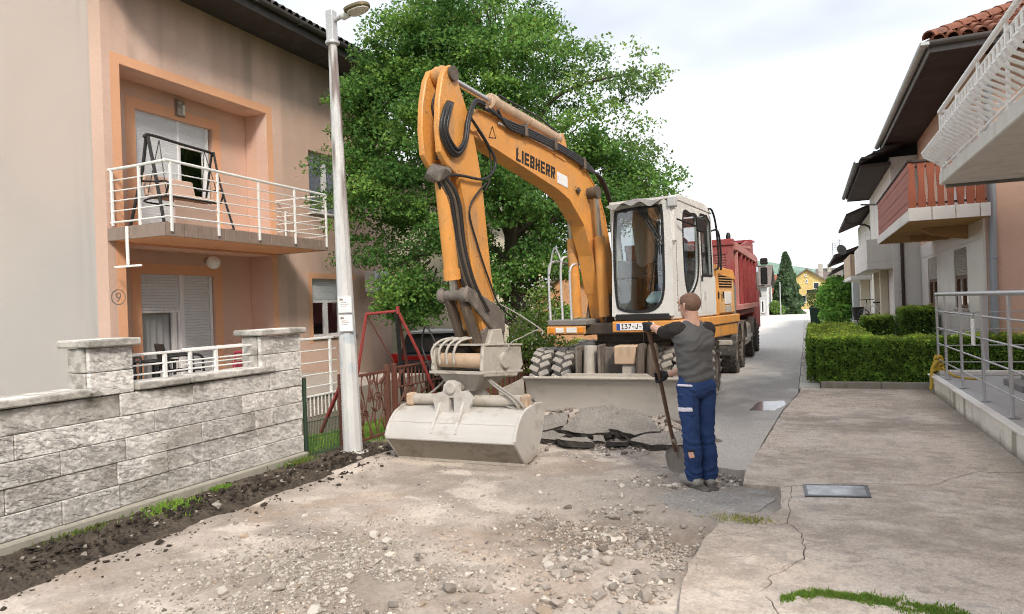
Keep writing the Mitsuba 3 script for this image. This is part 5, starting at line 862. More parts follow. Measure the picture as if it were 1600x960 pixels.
t = thing('street_pole', 'thin pale pole in front of the conifer', 'pole'); part(t, 'shaft', cyl((-2.55, 70, 0), (-2.55, 70, 3.1), .05, 8), 'm_galv'); part(t, 'cap', lathe([(.055, 0), (.06, .04), (.02, .08)], (-2.55, 70, 3.1), n=8), 'm_galv')
hx = np.linspace(-420, 420, 85); hy = np.linspace(420, 900, 25)
struct('hills', grid(hx, hy, lambda X, Y: -2 + np.clip((Y - 420) / 200, 0, 1) * (16 + 9 * meshkit.fbm(np.stack([X * .012, Y * .008, X * 0], -1), 3) + 14 * np.exp(-((X + 48) / 40) ** 2)) + 3.0 * meshkit.fbm(np.stack([X * .14, Y * .14, X * 0 + 3], -1), 3)), 'm_hill', smooth=True); mat('m_hill', P(mikit.proc(lambda p, n, uv: mix((.11, .17, .135), (.20, .28, .235), fbm(p.x * .12, p.y * .05, p.z * .2, 4))), 1., spec=0.))
n = 900; x = RNG.uniform(-5.6, -4.95, n); y = RNG.uniform(30, 55, n); m, c = blades(x, y, np.full(n, -.03), .12, (.15, .26, .06), w=.02); one('verge_grass', m, 'm_leaf', 'strip of grass along the far left road edge behind the truck', 'grass', kind='stuff', smooth=True, color=c)
# ================================================================== EXCAVATOR
a9 = math.radians(9); ORG = np.array([-2.95, 11.2, 0]); HD = np.array([-math.sin(a9), -math.cos(a9), 0]); SD = np.array([-HD[1], HD[0], 0])
ME = basis(ORG, SD, -HD, (0, 0, 1))          # upper carriage: x = across (towards the cab), y = backwards, z = up
RZ = basis((0, 0, 0), (0, -1, 0), (0, 0, 1), (-1, 0, 0))   # polygon (reach, height); thickness runs towards -x
def rzp(pts, x0, x1, c=.012): return prism([(r, z) for r, z in pts], -x1, -x0, RZ, c)
def R3(x, r, z): return (x, -r, z)
EX = thing('wheeled_excavator', 'orange wheeled excavator with white cab, bent boom and wide bucket resting on the dirt', 'excavator')
# --- undercarriage (world frame)
def wheel(cx, cy, R_, w, parent, side, name='wheel', lugs=21, mt='m_tread'):
    k = part(parent, name, lathe([(R_ * .52, -w * .5), (R_ * .86, -w * .5), (R_ * .965, -w * .38), (R_ * .965, w * .38), (R_ * .86, w * .5), (R_ * .52, w * .5)], (cx, cy, R_ - .03), (1, 0, 0), 40), 'm_rubber', smooth=35)
    L = []
    for i in range(lugs):
        a = 2 * math.pi * i / lugs
        for s in (-1, 1):
            b = a + (math.pi / lugs if s > 0 else 0); m = box(0, w * .53, -R_ * .082, R_ * .082, -.03, R_ * .045, .010); m.apply_transform(rot((0, 0, 1), 24)); m.apply_transform(np.diag([s, 1, 1, 1.])); m.invert() if s < 0 else None
            L.append(moved(m, trans(cx + s * .012, cy, R_ - .03) @ rot((1, 0, 0), math.degrees(b)) @ trans(0, 0, R_ * .945)))
    part(k, 'tread', cat(L), mt, smooth=20)
    part(k, 'rim', lathe([(.001, .10 * side), (R_ * .16, .10 * side), (R_ * .2, .04 * side), (R_ * .42, .0), (R_ * .5, w * .42 * side), (R_ * .54, w * .46 * side)], (cx, cy, R_ - .03), (1, 0, 0), 32), 'm_grease2'); return k
for y in (10.62, 12.86):
    for x, s in ((-4.00, -1), (-3.62, 1), (-2.06, -1), (-1.72, 1)): wheel(x, y, .52, .30, EX, s)
    part(EX, 'axle', cyl((-4.0, y, .49), (-1.7, y, .49), .13), 'm_grease2'); part(EX, 'axle_housing', box(-3.15, -2.5, y - .24, y + .24, .30, .72, .06), 'm_grease2')
ch = part(EX, 'chassis', box(-3.3, -2.35, 9.95, 13.3, .62, .98, .04), 'm_grease2'); part(ch, 'side_step', box(-1.95, -1.62, 11.35, 12.1, .42, .47, .01), 'm_steel'); part(ch, 'side_step', box(-1.95, -1.62, 11.35, 12.1, .70, .74, .01), 'm_steel'); part(ch, 'tool_box', box(-2.3, -1.75, 11.2, 12.3, .62, .98, .03), 'm_grease'); part(ch, 'tool_box', box(-3.95, -3.35, 11.2, 12.3, .45, .98, .03), 'm_grease')
for x in (-3.85, -1.85): part(ch, 'mudguard', prism([(11.0 + .64 * math.cos(a), .55 + .62 * math.sin(a)) for a in np.linspace(.2, .75, 6)] + [(11.0 + .67 * math.cos(a), .55 + .65 * math.sin(a)) for a in np.linspace(.75, .2, 6)], x - .3, x + .3, YZ @ trans(-.38, 0, 0), .004), 'm_grease')
part(EX, 'slew_ring', lathe([(.55, .95), (.62, .97), (.62, 1.06), (.58, 1.08), (.58, 1.2), (.5, 1.22)], (-2.72, 11.2, 0), n=36), 'm_grease')
# dozer blade
bl = part(EX, 'dozer_blade', extrude(Polygon([(9.16, .02), (9.26, .2), (9.30, .38), (9.26, .56), (9.17, .66), (9.19, .665), (9.295, .57), (9.34, .38), (9.30, .19), (9.22, .01)]), -3.86, -1.52, YZ), 'm_blade', smooth=40)
part(bl, 'cutting_edge', box(-3.87, -1.51, 9.13, 9.16, -.03, .12, .004), 'm_grease2'); part(bl, 'top_lip', tube([(-3.86, 9.19, .665), (-1.52, 9.19, .665)], .022, 8), 'm_steel'); part(bl, 'top_plate', prism([(-3.3, .66), (-3.2, .73), (-2.05, .73), (-1.95, .66)], 0, .03, FMY(9.23), .004), 'm_steel')
part(bl, 'wing', prism([(0, 0), (.36, .05), (.38, .5), (0, .66)], 0, .03, basis((-3.86, 9.2, 0), (-.85, -.52, 0), (0, 0, 1), (-.52, .85, 0)), .006), 'm_blade'); part(bl, 'wing', prism([(0, 0), (.2, .05), (.2, .5), (0, .66)], 0, .03, basis((-1.52, 9.2, 0), (.9, -.44, 0), (0, 0, 1), (-.44, -.9, 0)), .006), 'm_blade')
for x in (-3.02,): part(bl, 'lift_cylinder', cyl((x, 9.72, .5), (x, 9.82, 1.08), .10), 'm_steel'); part(bl, 'cylinder_rod', cyl((x, 9.66, .2), (x, 9.73, .52), .05), 'm_chrome')
part(bl, 'bracket_plate', box(-3.2, -3.165, 9.6, 9.95, .35, 1.08, .01), 'm_grease2'); part(bl, 'bracket_plate', box(-2.86, -2.82, 9.6, 9.95, .5, 1.10, .01), 'm_grease2'); part(bl, 'cross_plate', box(-2.82, -2.5, 9.82, 9.86, .45, 1.06, .01), 'm_grease2')
part(bl, 'mount_block', box(-2.60, -2.28, 9.55, 9.86, .82, 1.09, .018), 'm_tan'); part(bl, 'mount_leg', box(-2.5, -2.3, 9.6, 9.85, .3, .82, .012), 'm_steel')
for x in (-2.20, -2.05): part(bl, 'lift_arm', prism([(9.3, .3), (9.45, .95), (9.55, 1.12), (9.7, 1.12), (9.78, .95), (9.72, .55), (9.6, .3)], x - .055, x + .055, YZ, .03), 'm_grease')
for x in (-3.25, -2.4): part(bl, 'push_arm', bar((x, 9.36, .38), (x, 10.2, .62), .14, .2, .02), 'm_grease2')
# --- upper carriage
with frame(ME):
    dk_ = part(EX, 'deck', box(-.74, 1.36, -.9, 2.4, 1.22, 1.40, .02), 'm_grease'); part(dk_, 'front_skirt', box(.46, 1.40, -1.27, -1.17, 1.27, 1.43, .012), 'm_yellow'); part(dk_, 'side_skirt', box(1.30, 1.39, -1.165, 2.42, 1.28, 1.43, .014), 'm_yellow'); part(dk_, 'lower_skirt', box(1.15, 1.36, .3, 2.35, 1.06, 1.275, .02), 'm_yellow')
    pl_ = part(dk_, 'number_plate', box(.53, 1.12, -1.282, -1.272, 1.30, 1.405, .003), 'm_platewhite', label='white number plate with blue band'); part(pl_, 'blue_band', box(.535, .59, -1.2845, -1.2825, 1.305, 1.40, .0005), 'm_blue', smooth=False)
    tm = meshkit.text_mesh('137-J-124', .072, .0015, True); b0, b1 = tm.bounds; tm.apply_translation((-b0[0], -b0[1], 0)); tm.apply_scale((.49 / (b1[0] - b0[0]), 1, 1)); part(pl_, 'lettering', moved(tm, basis((.61, -1.2826, 1.317), (1, 0, 0), (0, 0, 1), (0, -1, 0))), 'm_ink', smooth=False)
    # left deck with lamps and guard rails
    ld = part(EX, 'left_deck', box(-.74, -.06, -1.10, .6, 1.37, 1.47, .02), 'm_greydeck'); part(ld, 'lamp_panel', box(-.74, -.06, -1.13, -1.08, 1.24, 1.365, .012), 'm_yellow')
    for x0_, x1_, m_ in ((-.68, -.60, 'm_amber'), (-.57, -.43, 'm_lens'), (-.38, -.20, 'm_lens'), (-.17, -.09, 'm_amber')): part(ld, 'lamp', box(x0_, x1_, -1.145, -1.131, 1.265, 1.345, .006), m_)
    for x, zt in ((-.72, 2.36), (-.50, 2.42), (-.34, 2.30)): part(ld, 'guard_rail', tube(spline([(x, -1.02, 1.47), (x - .02, -1.0, 2.1), (x, -.98, zt), (x + .05, -.85, zt + .05), (x + .06, -.5, zt + .03)], 5), .02, 8), 'm_galv')
    part(ld, 'guard_rail', tube(spline([(-.72, -1.02, 2.2), (-.62, -1.0, 2.62), (-.5, -1.0, 2.4)], 5), .016, 8), 'm_galv')
    # boom foot brackets
    for x in (-.28, .05): part(EX, 'boom_bracket', rzp([(-.1, 1.2), (-.05, 1.75), (.25, 1.95), (.55, 1.75), (.75, 1.2)], x, x + .05), 'm_grease')
    # boom
    bm = [(.33, 1.24), (.12, 1.42), (.12, 2.0), (.20, 2.5), (.40, 3.10), (.62, 3.47), (1.02, 3.77), (1.60, 3.94), (2.71, 4.05), (3.90, 4.07), (4.10, 3.98), (4.17, 3.86), (4.06, 3.73), (3.67, 3.69), (1.98, 3.37), (1.62, 3.26), (1.17, 2.92), (.92, 2.46), (.72, 1.86), (.57, 1.38)]
    bo = part(EX, 'boom', rzp(bm, -.22, 0, .014), 'm_yellow', smooth=25)
    inn = np.array(bm); 
    part(bo, 'top_flange', cat([bar(R3(-.11, *bm[i]), R3(-.11, *bm[i + 1]), .25, .022, .004) for i in range(2, 9)]), 'm_yellow'); part(bo, 'bottom_flange', cat([bar(R3(-.11, *bm[i]), R3(-.11, *bm[i + 1]), .25, .022, .004) for i in range(13, 18)]), 'm_yellow')
    sx_ = Polygon([(1.72, 3.9), (2.62, 3.98), (2.6, 3.93), (1.72, 3.80)]); part(bo, 'stiffener', extrude(sx_, .001, .016, basis((0, 0, 0), (0, -1, 0), (0, 0, 1), (1, 0, 0)) @ np.diag([1, 1, 1, 1.])), 'm_yellow', smooth=False)
    hh, ww, sw = .165, .108, .036; B4 = lambda x, y, X, Y: sbox(x, y, X, Y); stem, low, mid, top = B4(0, 0, sw, hh), B4(0, 0, ww, sw * .9), B4(0, hh / 2 - sw * .42, ww * .94, hh / 2 + sw * .42), B4(0, hh - sw * .9, ww, hh); rst = B4(ww - sw, 0, ww, hh)
    GL = {'L': [stem, low], 'I': [stem], 'E': [stem, low, mid, top], 'H': [stem, rst, mid], 'B': [stem, low, mid, top, B4(ww - sw, .008, ww, hh / 2 - .004), B4(ww - sw, hh / 2 + .004, ww, hh - .008)], 'R': [stem, mid, top, B4(ww - sw, hh / 2 - .01, ww, hh - .008), Polygon([(ww * .42, hh * .46), (ww * .78, hh * .46), (ww, 0), (ww - sw, 0)])]}
    px_, gl_ = 0., []
    for ch_ in 'LIEBHERR':
        u_l = shapely.union_all(GL[ch_]); gl_.append(shapely.affinity.translate(u_l, px_, 0)); px_ += u_l.bounds[2] + .030
    tm = cat([extrude(q, 0, .004) for q in gl_]); tm.apply_scale((1.06 / px_, 1, 1)); th = math.atan2(.105, 1.05)
    part(bo, 'lettering', moved(tm, basis((.001, -3.07, 3.60), (0, math.cos(th), -math.sin(th)), (0, math.sin(th), math.cos(th)), (1, 0, 0))), 'm_ink', smooth=False, label='LIEBHERR in black block capitals')
    part(bo, 'label_plate', prism([(-1.97, 3.455), (-1.66, 3.42), (-1.66, 3.585), (-1.97, 3.62)], .001, .006, basis((0, 0, 0), (0, 1, 0), (0, 0, 1), (1, 0, 0)), .001), 'm_platewhite', smooth=False, label='plain white sticker plate')
    part(bo, 'warning_triangle', extrude(Polygon([(-3.68, 3.78), (-3.53, 3.80), (-3.6, 3.93)]).exterior.buffer(.005), .001, .004, basis((0, 0, 0), (0, 1, 0), (0, 0, 1), (1, 0, 0))), 'm_ink', smooth=False)
    part(bo, 'lift_lug', rzp([(1.30, 3.42), (1.36, 3.47), (1.42, 3.42), (1.36, 3.36)], 0, .05), 'm_grease')
    for r, z in ((.98, 3.42),): part(bo, 'cylinder_pin', cyl(R3(-.28, r, z), R3(.07, r, z), .085), 'm_grease')
    for x in (-.36, .12): k = part(EX, 'boom_cylinder', cyl(R3(x, .80, 1.5), R3(x, .88, 2.75), .085), 'm_yellow'); part(k, 'rod', cyl(R3(x, .88, 2.7), R3(x, .98, 3.42), .05), 'm_chrome'); part(k, 'eye', cyl(R3(x - .06, .98, 3.42), R3(x + .06, .98, 3.42), .10), 'm_grease')
    # hose runs on the boom's upper side
    for i in range(4):
        o = .028 * i; part(bo, 'hose', tube(spline([R3(.05 + .012 * (i % 2), 3.86 - .1 * i, 4.09 + .02 * i - o * .2), R3(.05, 3.3, 4.05 - o), R3(.05, 2.7, 4.04 - o), R3(.05, 1.8, 3.98 - o), R3(.06, 1.1, 3.86 - o), R3(.06 + .02 * i, .66, 3.66), R3(.10 + .02 * i, .36, 3.25 - o), R3(.10 + .03 * i, .22, 2.6), R3(.08 + .03 * i, .10, 1.9), R3(.05 + .02 * i, .0, 1.3)], 7), .019, 8), 'm_hose', smooth=True)
    part(bo, 'hose_clamp', cat([box(-.02, .085, -r - .03, -r + .03, z - .12, z + .05, .006) for r, z in ((2.9, 4.05), (2.1, 4.01), (1.2, 3.88))]), 'm_grease'); part(bo, 'pipe', tube([R3(.03, 3.5, 3.985), R3(.03, 2.8, 3.96), R3(.03, 2.1, 3.90)], .014, 6), 'm_galv', smooth=True)
    for i in range(4):
        x = .055 + .02 * (i % 2); o = .026 * i; part(bo, 'hose', tube(spline([R3(.02, 4.50 - o, 4.02), R3(x, 4.63 - o, 3.88), R3(x, 4.69 - o, 3.66), R3(x, 4.56 - o * .9, 3.46 + o * .7), R3(x, 4.40, 3.43 + o), R3(x, 4.24 + o * .5, 3.60 + o * .6), R3(x, 4.16 + o * .7, 3.88), R3(x, 4.03 + o * .4, 4.10 + o * .3), R3(x, 3.86, 4.10 + .02 * i - o * .2)], 7), .021, 8), 'm_hose', smooth=True)
    part(bo, 'hose', tube(spline([R3(.05, 4.12, 3.92), R3(.06, 3.84, 3.70), R3(.07, 3.66, 3.46), R3(.06, 3.88, 3.24), R3(.05, 4.38, 3.21), R3(-.1, 4.60, 3.20)], 7), .017, 8), 'm_hose', smooth=True); part(bo, 'hose', tube(spline([R3(.02, 3.95, 3.82), R3(.05, 3.76, 3.6), R3(.05, 3.74, 3.3), R3(.04, 3.86, 3.1)], 6), .010, 6), 'm_hose', smooth=True)
    # arm cylinder on top of the boom
    ac_ = part(EX, 'arm_cylinder', cyl(R3(-.11, 3.46, 4.29), R3(-.11, 1.72, 4.15), .090), 'm_tan', smooth=40); part(ac_, 'rod', cyl(R3(-.11, 4.38, 4.37), R3(-.11, 3.4, 4.28), .042), 'm_chrome'); part(ac_, 'gland', cyl(R3(-.11, 3.48, 4.292), R3(-.11, 3.36, 4.283), .102), 'm_tan'); part(ac_, 'mount', rzp([(1.85, 3.95), (1.78, 4.22), (1.62, 4.24), (1.45, 3.92)], -.17, -.05), 'm_yellow'); part(ac_, 'feed_pipe', tube([R3(-.02, 3.4, 4.37), R3(-.01, 2.4, 4.30), R3(-.04, 1.8, 4.2)], .013, 6), 'm_hose')
    # stick
    so = [(4.33, 4.42), (4.26, 4.26), (4.15, 4.06), (4.02, 3.77), (3.95, 3.54), (3.87, 3.2), (3.75, 2.17), (3.69, 1.80), (3.60, 1.24), (3.70, 1.12), (3.84, 1.20), (4.05, 1.72), (4.16, 2.31), (4.22, 2.9), (4.32, 3.2), (4.56, 3.32), (4.66, 3.44), (4.68, 3.72), (4.65, 4.02), (4.58, 4.28), (4.50, 4.42), (4.42, 4.46)]
    st = part(EX, 'stick', cat([rzp(so, -.065, .012, .012), rzp(so, -.30, -.225, .012)]), 'm_yellow', smooth=25)
    part(st, 'box_section', rzp([(3.90, 3.30), (3.78, 2.17), (3.72, 1.80), (3.66, 1.3), (3.84, 1.3), (4.02, 1.75), (4.13, 2.31), (4.18, 2.9), (4.25, 3.3)], -.224, -.066, .004), 'm_yellow', smooth=20); part(st, 'cross_tube', cyl(R3(-.224, 4.05, 3.55), R3(-.066, 4.05, 3.55), .10), 'm_yellow')
    part(st, 'top_pin', lathe([(.04, 0), (.10, .01), (.112, .045), (.104, .08), (.112, .115), (.10, .15), (.04, .16)], R3(-.226, 4.40, 4.37), (1, 0, 0)), 'm_yellow', smooth=50); part(st, 'pin_boss', cyl(R3(.0, 4.40, 4.36), R3(.05, 4.40, 4.36), .085), 'm_grease'); part(st, 'pivot_boss', cyl(R3(-.33, 4.08, 3.87), R3(.045, 4.08, 3.87), .10), 'm_yellow')
    for i in range(3): part(st, 'inner_hose', tube(spline([R3(-.19 + .03 * i, 4.42, 4.22), R3(-.21 + .05 * i, 4.5, 4.0), R3(-.18 + .03 * i, 4.42, 3.7), R3(-.17 + .03 * i, 4.5, 3.4)], 6), .013, 6), 'm_hosegrey' if i == 1 else 'm_hose', smooth=True)
    q = rock(1., np.random.default_rng(3), 30, 1.); q = q.subdivide(); part(st, 'caked_dirt', TM(q.vertices * (.17, .13, .13) + R3(-.14, 4.52, 3.23), q.faces), 'm_grease2', smooth=False, label='grey caked dirt on the cylinder mount')
    bc = part(EX, 'bucket_cylinder', cyl(R3(-.15, 4.44, 3.2), R3(-.15, 4.31, 2.06), .092), 'm_yellow', smooth=40); part(bc, 'gland', cyl(R3(-.15, 4.325, 2.16), R3(-.15, 4.308, 2.04), .102), 'm_yellow'); part(bc, 'rod', cyl(R3(-.15, 4.32, 2.1), R3(-.15, 4.28, 1.88), .05), 'm_chrome')
    for i in range(5):
        x = -.10 + .026 * i; part(st, 'hose', tube(spline([R3(x - .05, 4.55, 3.22), R3(x - .02 + .01 * i, 4.46 - .02 * i, 2.95), R3(x, 4.36 - .02 * i, 2.5), R3(x + .02, 4.30 - .02 * i, 2.2), R3(x + .05, 4.20 - .02 * i, 1.92), R3(x + .08, 4.02 - .02 * i, 1.66)], 7), .022, 8), 'm_grease' if i % 2 else 'm_hose', smooth=True)
    part(st, 'cable', tube(spline([R3(.05, 3.84, 3.2), R3(.05, 4.20, 2.86), R3(.04, 4.06, 2.45), R3(.05, 3.85, 2.02), R3(.06, 3.66, 1.72), R3(.1, 3.35, 1.52)], 7), .012, 6), 'm_hose', smooth=True); part(st, 'pale_cable', tube(spline([R3(.06, 3.66, 1.74), R3(.2, 3.5, 1.62), R3(.5, 3.45, 1.42), R3(.55, 3.5, 1.36)], 7), .009, 6), 'm_hosegrey', smooth=True)
    # linkage
    [part(EX, 'bell_crank', rzp([(4.30, 1.96), (4.36, 1.86), (4.24, 1.76), (3.75, 1.38), (3.55, 1.40), (3.55, 1.62), (3.72, 1.74)], x, x + .045), 'm_grease2', smooth=20) for x in (.015, -.345)]; part(EX, 'crank_pin', lathe([(.05, 0), (.085, .02), (.085, .08), (.06, .10), (.06, .32), (.085, .34), (.085, .42), (.05, .44)], R3(-.375, 4.28, 1.86), (1, 0, 0)), 'm_grease2')
    for x in (-.26, -.05): part(EX, 'link_bar', bar(R3(x, 4.27, 1.86), R3(x + .02, 4.02, 1.24), .085, .12, .02), 'm_grease')
    [part(EX, 'stick_end', rzp([(3.5, 1.52), (3.78, 1.58), (4.0, 1.40), (3.95, 1.2), (3.75, 1.06), (3.52, 1.18)], x, x + .05), 'm_grease2', smooth=20) for x in (-.03, -.30)]
    # tilt coupler
    co = key('coupler', EX); [part(co, 'cheek_plate', rzp([(3.5, 1.22), (4.30, 1.27), (4.34, 1.0), (4.28, .92), (3.62, .86), (3.46, .98)], x, x + .045), 'm_coupler', smooth=20) for x in (-.50, .20)]; part(co, 'top_plate', prism([(3.48, 1.225), (4.26, 1.272), (4.26, 1.295), (3.48, 1.248)], -.26, .52, RZ, .006), 'm_steel'); part(co, 'base_plate', prism([(3.48, .90), (4.36, .955), (4.36, .985), (3.48, .93)], -.25, .51, RZ, .006), 'm_coupler')
    part(co, 'cross_pipe', cyl(R3(-.43, 4.22, 1.10), R3(.19, 4.22, 1.10), .085), 'm_tan', smooth=50); part(co, 'cross_pipe', cyl(R3(-.43, 3.72, 1.08), R3(.19, 3.72, 1.08), .07), 'm_steel', smooth=50); part(co, 'pin_collar', cyl(R3(.246, 3.9, 1.08), R3(.285, 3.9, 1.08), .09), 'm_coupler'); part(co, 'gusset', rzp([(3.6, 1.24), (3.95, 1.27), (3.86, 1.44), (3.66, 1.44)], -.04, .08), 'm_steel')
    for i in range(4): part(co, 'hose_guard', tube(spline([R3(-.46 + .10 * i, 4.33, 1.06), R3(-.47 + .11 * i, 4.34, 1.22), R3(-.40 + .10 * i, 4.26, 1.33), R3(-.32 + .10 * i, 4.08, 1.36)], 5), .016, 6), 'm_coupler', smooth=True)
    part(co, 'pedestal', hull([R3(x, r, z) for x, r, z in ((-.42, 4.3, .95), (.12, 4.2, .95), (-.42, 3.6, .90), (.12, 3.6, .9), (-.30, 4.2, .74), (0, 4.15, .74), (-.3, 3.75, .74), (0, 3.75, .74))]), 'm_steel')
    part(co, 'hose', tube(spline([R3(-.52, 4.2, 1.3), R3(-.75, 4.1, 1.5), R3(-.86, 4.05, 1.25), R3(-.70, 4.1, 1.0), R3(-.5, 4.2, .93)], 7), .012, 6), 'm_hose', smooth=True)
    for a_, b_ in ((.30, .62), (.25, .55)): part(co, 'hose', tube(spline([R3(.10, 4.1, .92), R3(a_, 4.15, .82), R3(b_, 4.2, .66), R3(b_ + .05, 4.18, .56), R3(b_ - .12, 4.15, .58)], 7), .013, 6), 'm_hosegrey', smooth=True)
    part(co, 'hose', tube(spline([R3(-.40, 4.2, .86), R3(-.62, 4.2, .70), R3(-.85, 4.2, .62), R3(-1.0, 4.2, .60)], 7), .014, 6), 'm_hosegrey', smooth=True); part(co, 'pale_cable', tube(spline([R3(.24, 3.9, .95), R3(.30, 3.85, 1.25), R3(.42, 3.75, 1.34), R3(.62, 3.7, 1.43)], 6), .008, 6), 'm_hosegrey', smooth=True)
# --- grading bucket (square to the street)
with frame(trans(0, .02, -.02)):
    oc = [(6.84, -.005), (6.60, .255), (6.585, .29), (6.63, .38), (6.70, .46), (6.80, .53), (6.95, .575), (7.20, .585)]; icv = [(y + .03 * (.6 if i < 2 else 1), z - (.03 if i > 3 else .0)) for i, (y, z) in enumerate(oc)]
    bk = part(EX, 'bucket', extrude(Polygon(oc[1:] + icv[1:][::-1]), -4.50, -2.92, YZ), 'm_bucket', smooth=40); part(bk, 'lower_plate', extrude(Polygon([(6.84, -.005), (6.60, .25), (6.625, .26), (6.87, -.005)]), -4.50, -2.92, YZ), 'm_bucketlow', smooth=40); part(bk, 'cutting_edge', box(-4.52, -2.90, 6.82, 6.93, -.03, .006, .006), 'm_steel'); part(bk, 'ledge', tube([(-4.51, 6.592, .272), (-2.91, 6.592, .272)], .018, 8), 'm_bucket'); part(bk, 'seam', tube([(-4.50, 6.688, .445), (-2.92, 6.688, .445)], .008, 6), 'm_bucket')
    sp = [(6.83, .0), (6.585, .262), (6.572, .295), (6.62, .39), (6.69, .475), (6.79, .55), (6.95, .60), (7.25, .62), (7.42, .60), (7.45, .42), (7.36, .22), (7.18, .04), (7.0, -.01)]
    for x in (-4.535, -2.925): part(bk, 'side_plate', prism(sp, x, x + .035, YZ, .008), 'm_bucket', smooth=20)
    part(bk, 'inner_back', extrude(Polygon([(6.95, .55), (7.42, .575), (7.42, .59), (6.95, .575)]), -4.49, -2.93, YZ), 'm_bucketlow', smooth=False)
    for x in (-4.36, -4.08, -3.72, -3.30): part(bk, 'gusset', prism([(6.585, .285), (6.62, .285), (6.645, .36)], x - .008, x + .008, YZ, .002), 'm_bucket')
    bp = Polygon([(-4.03, .50), (-4.0, .60), (-4.04, .72), (-3.97, .76), (-3.89, .78), (-3.87, .86), (-3.82, .905), (-3.74, .905), (-3.69, .86), (-3.67, .78), (-3.58, .79), (-3.50, .70), (-3.56, .60), (-3.54, .50)]).difference(sbox(-3.81, .55, -3.75, .71))
    part(bk, 'tilt_bracket', extrude(bp, -.02, .03, FMY(6.86)), 'm_bucket', smooth=20); part(bk, 'tilt_bracket', extrude(bp, -.02, .03, FMY(7.24)), 'm_bucket', smooth=20); [part(bk, 'bracket_foot', prism([(6.60, .34), (6.68, .46), (6.83, .56), (6.83, .66)], x - .014, x + .014, YZ, .004), 'm_bucket') for x in (-3.93, -3.63)]; part(bk, 'tilt_pin', cyl((-3.78, 6.80, .82), (-3.78, 7.28, .82), .062), 'm_bucket', smooth=50)
    for a_, b_ in ((-4.44, -3.98), (-3.58, -2.98)): k = part(bk, 'tilt_cylinder', cyl((a_, 7.05, .655), (b_, 7.05, .665), .062), 'm_steel', smooth=50); part(k, 'rod', cyl((b_ if a_ < -4 else a_, 7.05, .66), (-3.86 if a_ < -4 else -3.7, 7.05, .70), .03), 'm_chrome'); part(k, 'eye', box(a_ - .05 if a_ < -4 else b_ - .02, a_ + .05 if a_ < -4 else b_ + .07, 6.98, 7.12, .585, .73, .02), 'm_tan')
    q = rock(1., np.random.default_rng(8), 40, 1.).subdivide(); part(bk, 'caked_dirt', TM(q.vertices * (.14, .16, .07) + (-3.02, 7.12, .62), q.faces), 'm_dirt', smooth=False)
